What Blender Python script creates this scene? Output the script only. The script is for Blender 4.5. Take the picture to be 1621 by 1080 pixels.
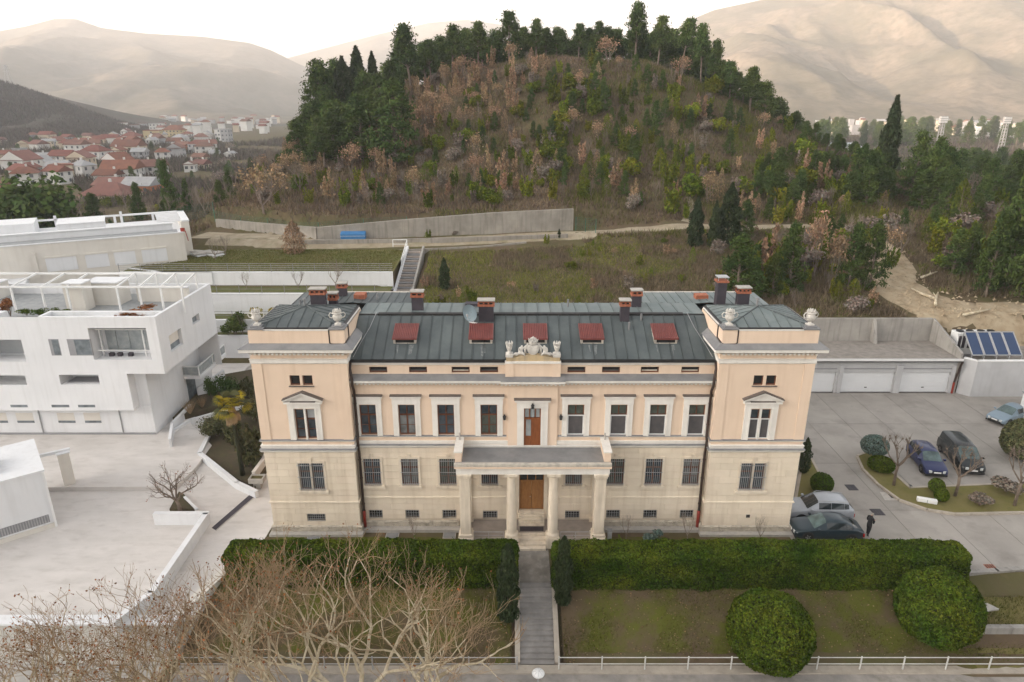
import bpy, bmesh, math, random
import numpy as np
from mathutils import Vector, Matrix, noise
R = math.radians
rnd = random.Random(7)
SC = bpy.context.scene
COL = SC.collection
for o in list(bpy.data.objects):
    bpy.data.objects.remove(o)

# ------------------------------------------------------------------ camera
CAM_H, PITCH, LENS = 28.0, 19.4, 24.0
cam_data = bpy.data.cameras.new('camera')
cam_data.lens = LENS; cam_data.sensor_width = 36.0
cam_data.clip_start = 0.5; cam_data.clip_end = 30000
cam = bpy.data.objects.new('camera', cam_data); COL.objects.link(cam)
cam.location = (0, 0, CAM_H); cam.rotation_euler = (R(90 - PITCH), 0, 0)
SC.camera = cam

# ------------------------------------------------------------------ sky and sun
SUN_ELEV = 8.5
SUN_DIR = Vector((0.93, 0.36, 0)).normalized()          # the way the light travels over the ground
world = bpy.data.worlds.new('World'); SC.world = world; world.use_nodes = True
wn = world.node_tree.nodes; wl = world.node_tree.links
wn.clear()
w_out = wn.new('ShaderNodeOutputWorld'); w_bg = wn.new('ShaderNodeBackground')
sky = wn.new('ShaderNodeTexSky'); sky.sky_type = 'NISHITA'; sky.sun_disc = False
sky.sun_elevation = R(SUN_ELEV)
sky.sun_rotation = math.atan2(-SUN_DIR.x, -SUN_DIR.y)
sky.air_density = 1.0; sky.dust_density = 4.0; sky.ozone_density = 1.0; sky.altitude = 60
hs = wn.new('ShaderNodeHueSaturation'); hs.inputs['Saturation'].default_value = 0.22   # thin white veil of cloud
wl.new(sky.outputs[0], hs.inputs['Color']); wl.new(hs.outputs[0], w_bg.inputs[0]); wl.new(w_bg.outputs[0], w_out.inputs[0])
w_bg.inputs[1].default_value = 0.15
sun_data = bpy.data.lights.new('sun', 'SUN'); sun_data.energy = 3.2; sun_data.angle = R(0.6); sun_data.color = (1.0, 0.74, 0.55)
sun = bpy.data.objects.new('sun', sun_data); COL.objects.link(sun)
_d = Vector((SUN_DIR.x * math.cos(R(SUN_ELEV)), SUN_DIR.y * math.cos(R(SUN_ELEV)), -math.sin(R(SUN_ELEV))))
sun.rotation_euler = _d.to_track_quat('-Z', 'Y').to_euler(); sun.location = (-200, -100, 300)
vs = SC.view_settings
vs.view_transform = 'Standard'; vs.look = 'None'; vs.gamma = 1.0; vs.use_curve_mapping = False
vs.exposure = 2.15
vs.use_white_balance = True; vs.white_balance_temperature = 6650; vs.white_balance_tint = 10
SC.cycles.use_denoising = True
SC.cycles.max_bounces = 6; SC.cycles.diffuse_bounces = 3; SC.cycles.glossy_bounces = 3
SC.cycles.transmission_bounces = 3; SC.cycles.transparent_max_bounces = 4; SC.cycles.volume_bounces = 1
SC.cycles.sample_clamp_indirect = 6

# ------------------------------------------------------------------ survey helpers: a sight line met with a level or with a depth
_s, _c, _f = math.sin(R(PITCH)), math.cos(R(PITCH)), 1081.0
def _ray(x, y):
    u, v = x - 810.5, 540 - y
    return Vector((u, v * _s + _f * _c, v * _c - _f * _s))
def on_level(x, y, Z):
    d = _ray(x, y); t = (Z - CAM_H) / d.z
    return Vector((d.x * t, d.y * t, Z))
def at_depth(x, y, Y):
    d = _ray(x, y); t = Y / d.y
    return Vector((d.x * t, Y, CAM_H + d.z * t))

# ------------------------------------------------------------------ objects
def tag(o, label=None, cat=None, group=None, kind=None):
    if label: o['label'] = label
    if cat: o['category'] = cat
    if group: o['group'] = group
    if kind: o['kind'] = kind
    return o
def empty(name, loc=(0, 0, 0), rz=0.0, parent=None):
    o = bpy.data.objects.new(name, None); COL.objects.link(o)
    o.empty_display_size = 0.3
    o.location = loc; o.rotation_euler = (0, 0, rz)
    if parent: o.parent = parent
    return o
def thing(name, label, cat, loc=(0, 0, 0), rz=0.0, group=None):
    return tag(empty(name, loc, rz), label, cat, group)
def link(name, mesh, parent=None, loc=(0, 0, 0), rz=0.0, scale=None):
    o = bpy.data.objects.new(name, mesh); COL.objects.link(o)
    o.location = loc; o.rotation_euler = (0, 0, rz)
    if scale is not None: o.scale = scale if hasattr(scale, '__len__') else (scale,) * 3
    if parent: o.parent = parent
    return o
def copy_tree(o, parent=None):
    c = o.copy(); COL.objects.link(c); c.parent = parent
    for ch in o.children: copy_tree(ch, c)
    return c

class MB:
    def __init__(s): s.v = []; s.f = []
    def quad(s, *p):
        n = len(s.v); s.v += [tuple(q) for q in p]; s.f.append(tuple(range(n, n + len(p)))); return s
    def box(s, x0, x1, y0, y1, z0, z1):
        n = len(s.v)
        s.v += [(x0, y0, z0), (x1, y0, z0), (x1, y1, z0), (x0, y1, z0), (x0, y0, z1), (x1, y0, z1), (x1, y1, z1), (x0, y1, z1)]
        s.f += [tuple(n + i for i in q) for q in ((0, 3, 2, 1), (4, 5, 6, 7), (0, 1, 5, 4), (1, 2, 6, 5), (2, 3, 7, 6), (3, 0, 4, 7))]
        return s
    def prism(s, pts, z0, z1):
        """a level outline (counter-clockwise) raised from z0 to z1; z may be lists"""
        n = len(s.v); k = len(pts)
        za = z0 if hasattr(z0, '__len__') else [z0] * k; zb = z1 if hasattr(z1, '__len__') else [z1] * k
        s.v += [(p[0], p[1], za[i]) for i, p in enumerate(pts)] + [(p[0], p[1], zb[i]) for i, p in enumerate(pts)]
        s.f.append(tuple(n + i for i in reversed(range(k)))); s.f.append(tuple(n + k + i for i in range(k)))
        for i in range(k):
            j = (i + 1) % k; s.f.append((n + i, n + j, n + k + j, n + k + i))
        return s
    def xprism(s, prof, x0, x1):
        """a profile of (y, z) drawn along x"""
        n = len(s.v); k = len(prof)
        s.v += [(x0, p[0], p[1]) for p in prof] + [(x1, p[0], p[1]) for p in prof]
        s.f.append(tuple(n + i for i in range(k))); s.f.append(tuple(n + k + i for i in reversed(range(k))))
        for i in range(k):
            j = (i + 1) % k; s.f.append((n + i, n + k + i, n + k + j, n + j))
        return s
    def yprism(s, prof, y0, y1):
        """a profile of (x, z) drawn along y"""
        n = len(s.v); k = len(prof)
        s.v += [(p[0], y0, p[1]) for p in prof] + [(p[0], y1, p[1]) for p in prof]
        s.f.append(tuple(n + i for i in range(k))); s.f.append(tuple(n + k + i for i in reversed(range(k))))
        for i in range(k):
            j = (i + 1) % k; s.f.append((n + i, n + k + i, n + k + j, n + j))
        return s
    def bar(s, a, b, w=0.05, h=None):
        """a square bar from a to b"""
        a, b = Vector(a), Vector(b); d = (b - a)
        if d.length < 1e-6: return s
        d.normalize(); up = Vector((0, 0, 1)) if abs(d.z) < 0.95 else Vector((1, 0, 0))
        r = d.cross(up).normalized(); u = r.cross(d); h = w if h is None else h
        n = len(s.v)
        for p in (a, b):
            for (i, j) in ((-1, -1), (1, -1), (1, 1), (-1, 1)):
                s.v.append(tuple(p + r * (i * w / 2) + u * (j * h / 2)))
        s.f += [tuple(n + i for i in q) for q in ((0, 1, 2, 3), (7, 6, 5, 4), (0, 4, 5, 1), (1, 5, 6, 2), (2, 6, 7, 3), (3, 7, 4, 0))]
        return s
    def tube(s, path, rad, k=6, caps=True):
        path = [Vector(p) for p in path]
        if not hasattr(rad, '__len__'): rad = [rad] * len(path)
        n0 = len(s.v); prev = None
        for i, p in enumerate(path):
            d = (path[min(i + 1, len(path) - 1)] - path[max(i - 1, 0)])
            if d.length < 1e-9: d = Vector((0, 0, 1))
            d.normalize()
            if prev is None:
                r = d.cross(Vector((0, 0, 1)) if abs(d.z) < 0.95 else Vector((1, 0, 0))).normalized()
            else:
                r = (prev - d * prev.dot(d))
                r = r.normalized() if r.length > 1e-6 else d.orthogonal().normalized()
            prev = r; u = d.cross(r)
            for j in range(k):
                a = 2 * math.pi * j / k
                s.v.append(tuple(p + (r * math.cos(a) + u * math.sin(a)) * rad[i]))
        for i in range(len(path) - 1):
            for j in range(k):
                a = n0 + i * k + j; b = n0 + i * k + (j + 1) % k
                s.f.append((a, b, b + k, a + k))
        if caps:
            s.f.append(tuple(n0 + j for j in reversed(range(k)))); s.f.append(tuple(n0 + (len(path) - 1) * k + j for j in range(k)))
        return s
    def lathe(s, prof, c=(0, 0, 0), k=16, sx=1.0, sy=1.0):
        """prof: (radius, z) from the bottom up"""
        n0 = len(s.v)
        for r, z in prof:
            for j in range(k):
                a = 2 * math.pi * j / k
                s.v.append((c[0] + r * math.cos(a) * sx, c[1] + r * math.sin(a) * sy, c[2] + z))
        for i in range(len(prof) - 1):
            for j in range(k):
                a = n0 + i * k + j; b = n0 + i * k + (j + 1) % k
                s.f.append((a, b, b + k, a + k))
        s.f.append(tuple(n0 + j for j in reversed(range(k)))); s.f.append(tuple(n0 + (len(prof) - 1) * k + j for j in range(k)))
        return s
    def ball(s, c, r, k=10, sx=1, sy=1, sz=1):
        prof = [(max(1e-3, r * math.sin(math.pi * i / (k // 2 + 1))), -r * sz * math.cos(math.pi * i / (k // 2 + 1))) for i in range(k // 2 + 2)]
        return s.lathe(prof, c, k, sx, sy)
    def mesh(s, name, mat=None, smooth=False):
        me = bpy.data.meshes.new(name); me.from_pydata(s.v, [], s.f); me.update()
        if mat is not None: me.materials.append(mat)
        if smooth: me.polygons.foreach_set('use_smooth', [True] * len(me.polygons))
        return me
    def build(s, name, mat=None, parent=None, smooth=False, loc=(0, 0, 0), rz=0.0, kind=None, label=None):
        o = link(name, s.mesh(name, mat, smooth), parent, loc, rz)
        if kind: o['kind'] = kind
        if label: o['label'] = label
        return o
_unit = {}
def unit_box(mat):
    """one shared unit cube per material, scaled by its objects"""
    if mat.name not in _unit:
        _unit[mat.name] = MB().box(-.5, .5, -.5, .5, -.5, .5).mesh('unit_' + mat.name, mat)
    return _unit[mat.name]
def piece(name, mat, parent, x0, x1, y0, y1, z0, z1):
    return link(name, unit_box(mat), parent, ((x0 + x1) / 2, (y0 + y1) / 2, (z0 + z1) / 2), 0, (x1 - x0, y1 - y0, z1 - z0))
def bevel(o, w=0.02, seg=1):
    m = o.modifiers.new('bevel', 'BEVEL'); m.width = w; m.segments = seg; m.limit_method = 'ANGLE'; return o

# ------------------------------------------------------------------ materials
def _lin(c):
    return tuple(c) + (1.0,) if len(c) == 3 else tuple(c)
def mat(name, c1, c2=None, scale=1.0, rough=0.85, bump=0.0, bscale=20.0, metal=0.0, spec=0.3, streak=None, detail=6.0, lo=0.35, hi=0.65,
        c3=None, scale3=8.0, amt3=0.5, lo3=.52, hi3=.75, objrand=0.0, bdist=0.05, stretch=(1, 1, 1), coat=0.0, attr=None, trans=0.0):
    """two colours mixed by noise in world space, a third in finer spots; streak: darker runs down a wall"""
    m = bpy.data.materials.new(name); m.use_nodes = True
    nt = m.node_tree; N = nt.nodes; L = nt.links
    b = N['Principled BSDF']; b.inputs['Roughness'].default_value = rough; b.inputs['Metallic'].default_value = metal
    b.inputs['Specular IOR Level'].default_value = spec
    if coat: b.inputs['Coat Weight'].default_value = coat; b.inputs['Coat Roughness'].default_value = 0.06
    geo = N.new('ShaderNodeNewGeometry')
    mp = N.new('ShaderNodeMapping'); mp.inputs['Scale'].default_value = stretch
    L.new(geo.outputs['Position'], mp.inputs['Vector'])
    def ns(sc, d=6.0):
        n = N.new('ShaderNodeTexNoise'); n.inputs['Scale'].default_value = sc; n.inputs['Detail'].default_value = d
        n.inputs['Roughness'].default_value = 0.6
        L.new(mp.outputs[0], n.inputs['Vector']); return n
    def ramp(src, a, z):
        r = N.new('ShaderNodeMapRange'); r.inputs['From Min'].default_value = a; r.inputs['From Max'].default_value = z
        L.new(src, r.inputs['Value']); return r.outputs[0]
    def mix(f, a, bcol, mode='MIX'):
        x = N.new('ShaderNodeMix'); x.data_type = 'RGBA'; x.blend_type = mode
        if hasattr(f, 'is_linked') or not isinstance(f, float): L.new(f, x.inputs[0])
        else: x.inputs[0].default_value = f
        for sock, val in ((x.inputs[6], a), (x.inputs[7], bcol)):
            if isinstance(val, (tuple, list)): sock.default_value = _lin(val)
            else: L.new(val, sock)
        return x.outputs[2]
    col = None
    if c2 is not None:
        col = mix(ramp(ns(scale, detail).outputs[0], lo, hi), c1, c2)
    else:
        rgb = N.new('ShaderNodeRGB'); rgb.outputs[0].default_value = _lin(c1); col = rgb.outputs[0]
    if c3 is not None:
        f = ramp(ns(scale3, 5).outputs[0], lo3, hi3)
        mm = N.new('ShaderNodeMath'); mm.operation = 'MULTIPLY'; mm.inputs[1].default_value = amt3; L.new(f, mm.inputs[0])
        col = mix(mm.outputs[0], col, c3)
    if streak is not None:
        mp2 = N.new('ShaderNodeMapping'); mp2.inputs['Scale'].default_value = (3.0, 3.0, 0.22)
        L.new(geo.outputs['Position'], mp2.inputs['Vector'])
        n = N.new('ShaderNodeTexNoise'); n.inputs['Scale'].default_value = 0.9; n.inputs['Detail'].default_value = 7
        L.new(mp2.outputs[0], n.inputs['Vector'])
        f = ramp(n.outputs[0], 0.5, 0.8)
        mm = N.new('ShaderNodeMath'); mm.operation = 'MULTIPLY'; mm.inputs[1].default_value = streak[3]; L.new(f, mm.inputs[0])
        col = mix(mm.outputs[0], col, tuple(streak[:3]))
    if attr:
        at = N.new('ShaderNodeAttribute'); at.attribute_name = attr
        col = mix(1.0, col, at.outputs['Color'], 'MULTIPLY')
    if objrand:
        oi = N.new('ShaderNodeObjectInfo'); h = N.new('ShaderNodeHueSaturation')
        r = N.new('ShaderNodeMapRange'); r.inputs['To Min'].default_value = 1 - objrand; r.inputs['To Max'].default_value = 1 + objrand
        L.new(oi.outputs['Random'], r.inputs['Value']); L.new(r.outputs[0], h.inputs['Value'])
        r2 = N.new('ShaderNodeMapRange'); r2.inputs['To Min'].default_value = 0.5 + 0.06 * objrand; r2.inputs['To Max'].default_value = 0.5 - 0.06 * objrand
        mu = N.new('ShaderNodeMath'); mu.operation = 'FRACT'; mk = N.new('ShaderNodeMath'); mk.operation = 'MULTIPLY'; mk.inputs[1].default_value = 7.31
        L.new(oi.outputs['Random'], mk.inputs[0]); L.new(mk.outputs[0], mu.inputs[0]); L.new(mu.outputs[0], r2.inputs['Value'])
        L.new(r2.outputs[0], h.inputs['Hue']); L.new(col, h.inputs['Color']); col = h.outputs[0]
    L.new(col, b.inputs['Base Color'])
    if bump:
        bp = N.new('ShaderNodeBump'); bp.inputs['Strength'].default_value = bump; bp.inputs['Distance'].default_value = bdist
        L.new(ns(bscale, 5).outputs[0], bp.inputs['Height']); L.new(bp.outputs[0], b.inputs['Normal'])
    if trans:
        t = N.new('ShaderNodeBsdfTranslucent'); L.new(col, t.inputs[0])
        mx = N.new('ShaderNodeMixShader'); mx.inputs[0].default_value = trans
        L.new(b.outputs[0], mx.inputs[1]); L.new(t.outputs[0], mx.inputs[2]); L.new(mx.outputs[0], N['Material Output'].inputs[0])
    m['_c'] = 1
    return m
def glass(name, tint=(0.03, 0.04, 0.045), rough=0.06):
    return mat(name, tint, tuple(min(1, t * 2.2) for t in tint), scale=1.3, rough=rough, spec=0.6)
M = {}
M['peach'] = mat('peach_render', (0.78, 0.61, 0.47), (0.74, 0.575, 0.44), scale=0.6, rough=0.9, streak=(0.56, 0.40, 0.28, 0.35), bump=0.05, bscale=60)
M['trim'] = mat('white_trim', (0.80, 0.765, 0.71), (0.73, 0.695, 0.64), scale=1.5, rough=0.85, streak=(0.50, 0.46, 0.40, 0.3), bump=0.05, bscale=40)
M['lime'] = mat('limestone_ashlar', (0.76, 0.66, 0.53), (0.70, 0.60, 0.475), scale=0.8, rough=0.9, streak=(0.46, 0.35, 0.24, 0.42), bump=0.12, bscale=18, objrand=0.04)
M['mortar'] = mat('wall_joint', (0.60, 0.51, 0.40), (0.55, 0.465, 0.36), scale=1, rough=0.95)
M['stone'] = mat('pale_stone', (0.74, 0.645, 0.52), (0.66, 0.57, 0.455), scale=1.2, rough=0.9, streak=(0.30, 0.24, 0.18, 0.55), bump=0.12, bscale=14)
M['coping'] = mat('weathered_coping', (0.56, 0.51, 0.44), (0.30, 0.28, 0.25), scale=1.8, rough=0.9, lo=0.42, hi=0.75, streak=(0.2, 0.18, 0.16, 0.5))
M['lead'] = mat('grey_flashing', (0.24, 0.24, 0.24), (0.18, 0.18, 0.185), scale=1.2, rough=0.6, spec=0.4)
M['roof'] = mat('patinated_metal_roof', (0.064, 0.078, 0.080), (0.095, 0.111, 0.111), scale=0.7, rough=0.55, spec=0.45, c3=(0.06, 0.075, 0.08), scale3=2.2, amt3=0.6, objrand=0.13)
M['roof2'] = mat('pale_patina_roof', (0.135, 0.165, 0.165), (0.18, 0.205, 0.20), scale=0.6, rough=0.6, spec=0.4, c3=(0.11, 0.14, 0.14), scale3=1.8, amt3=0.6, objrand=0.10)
M['gutter'] = mat('dark_gutter', (0.02, 0.02, 0.022), (0.035, 0.032, 0.03), scale=3, rough=0.5)
M['pipe'] = mat('brown_downpipe', (0.035, 0.022, 0.018), (0.05, 0.03, 0.022), scale=3, rough=0.45, spec=0.4)
M['redpipe'] = mat('red_paint', (0.30, 0.035, 0.02), (0.22, 0.03, 0.02), scale=4, rough=0.5)
M['wood'] = mat('brown_window_wood', (0.15, 0.055, 0.025), (0.10, 0.036, 0.018), scale=3, rough=0.5, spec=0.4)
M['oak'] = mat('oak_door', (0.36, 0.17, 0.055), (0.27, 0.12, 0.04), scale=2.5, rough=0.5, spec=0.4, stretch=(6, 6, 1))
M['doorwood'] = mat('red_brown_door', (0.26, 0.085, 0.028), (0.19, 0.06, 0.02), scale=2.5, rough=0.45, spec=0.4, stretch=(6, 6, 1))
M['glass'] = glass('window_glass', (0.035, 0.045, 0.055))
M['dark'] = glass('dark_pane', (0.012, 0.013, 0.015), 0.15)
M['curtain'] = mat('pane_with_pale_curtain', (0.36, 0.38, 0.38), (0.25, 0.28, 0.29), scale=2.0, rough=0.12, spec=0.6)
M['screen'] = mat('grey_insect_screen', (0.075, 0.072, 0.075), (0.10, 0.09, 0.09), scale=2.5, rough=0.6)
M['white'] = mat('white_paint', (0.78, 0.78, 0.77), (0.72, 0.72, 0.71), scale=1.0, rough=0.6)
M['iron'] = mat('galvanised_bars', (0.46, 0.46, 0.46), (0.36, 0.36, 0.37), scale=5, rough=0.5, metal=0.3)
M['blackmetal'] = mat('black_metal', (0.015, 0.015, 0.016), (0.03, 0.03, 0.03), scale=4, rough=0.45)
M['hatch'] = mat('red_sheet_metal', (0.21, 0.058, 0.048), (0.17, 0.048, 0.042), scale=1.5, rough=0.45, spec=0.4, c3=(0.15, 0.03, 0.026), scale3=3)
M['brick'] = mat('chimney_brick', (0.40, 0.14, 0.075), (0.30, 0.10, 0.06), scale=5, rough=0.9, c3=(0.45, 0.36, 0.30), scale3=9, amt3=0.4)
M['slatewrap'] = mat('chimney_dark_sheet', (0.045, 0.04, 0.05), (0.065, 0.055, 0.065), scale=2, rough=0.6)
M['concrete'] = mat('grey_concrete', (0.36, 0.34, 0.31), (0.28, 0.265, 0.245), scale=0.6, rough=0.9, streak=(0.12, 0.11, 0.10, 0.75), bump=0.1, bscale=10)
M['cement'] = mat('cement_cap', (0.45, 0.42, 0.38), (0.36, 0.34, 0.31), scale=3, rough=0.9)
M['sculpt'] = mat('white_sculpture_stone', (0.66, 0.63, 0.58), (0.50, 0.47, 0.43), scale=4, rough=0.9)

# ================================================================== TERRAIN
def lerp_tab(t, tab):
    if t <= tab[0][0]: return tab[0][1]
    for (a, va), (b, vb) in zip(tab, tab[1:]):
        if t <= b: return va + (vb - va) * (t - a) / (b - a)
    return tab[-1][1]
def sstep(a, b, t):
    t = min(1.0, max(0.0, (t - a) / (b - a))); return t * t * (3 - 2 * t)
P_C = [(0, -.06), (56, -.06), (60, 1.2), (68, 3.6), (77, 6.2), (86, 8.0), (91, 8.8), (94, 8.95), (95, 9.7), (400, 9.7)]
P_R = [(0, -.06), (65, -.06), (68.9, 1.2), (69.9, 5.9), (80, 7.6), (93, 9.3), (100, 9.9), (400, 9.9)]
P_L = [(0, -.06), (71.4, -.06), (72.2, 2.6), (76.2, 4.2), (80, 7.3), (86, 8.3), (92, 8.8), (93.5, 8.95), (95, 9.6), (400, 9.6)]
YW = [(-60, 108), (-45, 105), (-27, 95), (-15, 96.5), (9, 99.8), (25, 101.5), (80, 104)]
YK = [(-30, 93.6), (-15, 94.7), (-3, 96.1), (8, 97.6), (12, 97.6)]
def zt(x, y):
    # the street side
    if y < 36:
        if x < -19.2:
            return -2.6 if y < 32.4 else -.06
        g = lerp_tab(y, [(29.2, -2.25), (30.6, -2.15), (34.4, -.25), (35.2, -.06)]) - .9 * sstep(-.3, .5, x) * sstep(3.2, 2.4, x) * sstep(35.6, 34.6, y)
        if x > 24.5:
            g2 = lerp_tab(y, [(29.2, -2.25), (30.6, -2.1), (32.0, -1.55), (32.1, -1.0), (36, -.95)])
            g2 = g2 if y < 35.6 else -.06
            g = g + (g2 - g) * sstep(24.5, 26, x)
        return g
    c = lerp_tab(y, P_C); b = c
    if y > 50:
        y0_ = y
        if y > 85 and x < 12: y = y - (lerp_tab(x, YK) - 94.4) * sstep(85, 92, y) * sstep(-40, -31, x); c = lerp_tab(y, P_C)
        l = lerp_tab(y, P_L); r = lerp_tab(y, P_R)
        b = l + (c - l) * sstep(-12.2, -11.2, x); b = b + (r - b) * sstep(21, 24, x)
        y = y0_
        yw = lerp_tab(x, YW)
        if x < 8: b += 3.0 * sstep(yw + .2, yw + 2.0, y) * sstep(-52, -44, x)
        else: b += 3.0 * sstep(yw + .2 - (x - 8) * .3, yw + 2.0 + (x - 8) * .6, y)
        # the open country falls away beyond the hill
        fall = sstep(125, 250, y)
        b = b * (1 - fall) + 2.0 * fall
        b -= 5.5 * sstep(-50, -85, x) * sstep(84, 120, y)
        b -= 4.0 * sstep(62, 120, x) * sstep(95, 160, y)
        b -= 2.2 * sstep(-15.2, -14.2, x) * sstep(-11.0, -12.0, x) * sstep(74, 76, y) * sstep(93, 90, y)
        b -= 8.0 * sstep(500, 1500, y)
        dx = (x - 15) / (46 if x < 15 else 39); dy = (y - 172) / (31 if y < 172 else 40)
        b += 27 * math.exp(-.5 * (dx * dx + dy * dy) ** 1.3)
        n = noise.noise((x * .07, y * .07, 3.1)) * 1.0 + noise.noise((x * .25, y * .25, 1.7)) * .35
        b += n * sstep(98, 118, y) + n * .3 * sstep(72, 80, y) * sstep(-11, -9, x)
    return b
def ground_at(px, py, far=2500, step=1.0):
    """the point of the terrain seen along a sight line"""
    d = _ray(px, py); d = d / d.y; y = 20.0
    while y < far:
        p = d * y
        if CAM_H + p.z < zt(p.x, y):
            lo, hi = y - step, y
            for _ in range(12):
                m = (lo + hi) / 2; q = d * m
                if CAM_H + q.z < zt(q.x, m): hi = m
                else: lo = m
            q = d * hi
            return Vector((q.x, hi, zt(q.x, hi)))
        step = 0.6 if y < 240 else 6; y += step
    return None
def rng(a, b, s):
    n = max(1, round((b - a) / s)); return [a + (b - a) * i / n for i in range(n)]
M['earth'] = mat('winter_hillside_earth', (0.12, 0.088, 0.058), (0.10, 0.092, 0.042), scale=0.16, rough=1.0, c3=(0.17, 0.125, 0.075), scale3=0.9, amt3=0.7, bump=0.5, bscale=3, lo=.4, hi=.6, spec=.05)
xs = rng(-5000, -420, 220) + rng(-420, -110, 12) + rng(-110, 110, 1.25) + rng(110, 420, 12) + rng(420, 5001, 220)
ys = rng(-900, 18, 60) + rng(18, 128, 1.1) + rng(128, 300, 4) + rng(300, 900, 16) + rng(900, 5501, 220)
gv = [(x, y, zt(x, y)) for y in ys for x in xs]; nx = len(xs)
gf = [(j * nx + i, j * nx + i + 1, (j + 1) * nx + i + 1, (j + 1) * nx + i) for j in range(len(ys) - 1) for i in range(nx - 1)]
g = MB(); g.v = gv; g.f = gf
tag(g.build('ground', M['earth'], smooth=True), 'brown winter hillside and the land around it', kind='structure')

def drape(name, m, pts, width, lift=0.05, kind='structure', step=1.0, na=4):
    """a strip laid on the terrain along points (x, y)"""
    path = []
    for a, b in zip(pts, pts[1:]):
        n = max(1, int((Vector(b) - Vector(a)).length / step))
        path += [Vector(a).lerp(Vector(b), i / n) for i in range(n)]
    path.append(Vector(pts[-1])); q = MB(); rr = random.Random(len(pts))
    for i, p in enumerate(path):
        d = path[min(i + 1, len(path) - 1)] - path[max(i - 1, 0)]; nrm = Vector((-d.y, d.x)).normalized()
        w = width[0] + (width[1] - width[0]) * i / (len(path) - 1) if hasattr(width, '__len__') else width
        w *= rr.uniform(.93, 1.07)
        for k in range(na + 1):
            t = k / na - .5; e = p + nrm * (w * t)
            q.v.append((e.x, e.y, zt(e.x, e.y) + lift * (1 if 0 < k < na else -1.5)))
    for i in range(len(path) - 1):
        for k in range(na):
            a = i * (na + 1) + k; q.f.append((a, a + 1, a + na + 2, a + na + 1))
    return tag(q.build(name, m, smooth=True), kind=kind)
M['gravel'] = mat('pale_gravel_track', (0.36, 0.31, 0.23), (0.27, 0.22, 0.15), scale=0.8, rough=1, c3=(0.14, 0.13, 0.05), scale3=.5, amt3=.6, bump=.3, bscale=6)
M['scree'] = mat('pale_scree', (0.40, 0.33, 0.23), (0.29, 0.22, 0.14), scale=0.7, rough=1, c3=(0.13, 0.09, 0.05), scale3=1.1, amt3=.7, bump=.6, bscale=4)
def gp(px, py):
    p = ground_at(px, py); return (p.x, p.y)
drape('gravel_track', M['gravel'], [gp(*p) for p in ((330, 380), (400, 384), (480, 389), (600, 388), (750, 382), (850, 376), (930, 369), (1010, 364), (1090, 358), (1180, 361), (1290, 358))], (3.4, 2.4), .09)
drape('dirt_yard', M['gravel'], [gp(*p) for p in ((316, 372), (365, 374), (430, 374), (500, 384))], (7.0, 3.4), .05)
drape('hill_path', M['gravel'], [gp(*p) for p in ((1085, 352), (1092, 340), (1096, 325), (1090, 312))], (2.0, 1.2), .08)
drape('scree_slope', M['scree'], [gp(*p) for p in ((1375, 372), (1400, 395), (1415, 420), (1410, 445), (1440, 470), (1490, 490), (1560, 505), (1660, 530))], (3.2, 10.5), .12, na=8)

# ------------------------------------------------------------------ mountains (grids with a ridge, a foot and folds)
def massif(name, label, m, ridge, depth, foot_y, foot_z, amp, cell, nj=110, seed=0.0, back=900, pw=1.15, step=6, gul=1.0):
    xsr = [p[0] for p in ridge]; cols = []
    x = xsr[0]
    while x <= xsr[-1]: cols.append(x); x += step
    q = MB(); nb = 8
    for cxx in cols:
        top = at_depth(cxx, lerp_tab(cxx, ridge), depth)
        for j in range(nj + nb + 1):
            if j <= nj:
                t = j / nj; y = foot_y + (depth - foot_y) * t
                x = top.x * (0.55 + .45 * t) if False else top.x * (y / depth) ** .35
                z = foot_z + (top.z - foot_z) * (t ** pw)
                edge = math.sin(math.pi * min(1, t * 1.02)) ** .7 if 0 < t < .98 else 0
                nn = noise.fractal((x / cell + seed, y / cell * gul, seed), 1.0, 2.1, 6)
                rg_ = 1 - 2 * abs(noise.noise((x / cell * 1.6 + z * .002, y / cell * .7, seed + 3))) - .5
                rg2 = .5 - abs(noise.noise((x / cell * 5, y / cell * 2.5, seed + 6)))
                z += amp * (nn * .75 + .45 * rg_ + .22 * rg2) * max(0.0, edge)
            else:
                t = (j - nj) / nb; y = depth + back * t; x = top.x
                z = top.z * (1 - t) + foot_z * t
            q.v.append((x, y, z))
    nr = nj + nb + 1
    for i in range(len(cols) - 1):
        for j in range(nr - 1):
            a = i * nr + j; q.f.append((a, a + nr, a + nr + 1, a + 1))
    return tag(q.build(name, m, smooth=True), label, kind='structure')
M['mount'] = mat('pale_karst_slope', (0.165, 0.138, 0.11), (0.11, 0.098, 0.074), scale=0.006, rough=1, c3=(0.075, 0.072, 0.05), scale3=.045, amt3=.7, lo3=.42, hi3=.66, lo=.4, hi=.6, bump=.5, bscale=.05, bdist=4, spec=.05)
M['mount_r'] = mat('karst_slope_with_rock', (0.195, 0.158, 0.12), (0.115, 0.102, 0.072), scale=0.006, rough=1, c3=(0.08, 0.075, 0.05), scale3=.07, amt3=.7, lo3=.42, hi3=.66, lo=.4, hi=.6, bump=.5, bscale=.05, bdist=4, spec=.05)
massif('distant_mountain', 'broad hazy mountain with a knob on its ridge', M['mount'],
       [(-1300, 40), (-300, 62), (0, 49), (40, 42), (85, 30), (120, 30), (160, 44), (230, 53), (320, 58), (395, 68), (430, 80), (470, 100), (540, 130), (640, 170), (760, 185)],
       2700, 1350, -20, 70, 520, seed=2.0)
massif('far_mountain', 'pale mountain behind the pine hill', M['mount'],
       [(200, 190), (380, 120), (440, 96), (500, 80), (600, 54), (680, 36), (740, 31), (800, 40), (900, 60), (1000, 80), (1150, 110), (1400, 150), (1800, 160)],
       3600, 2300, -20, 80, 600, seed=5.0)
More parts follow.
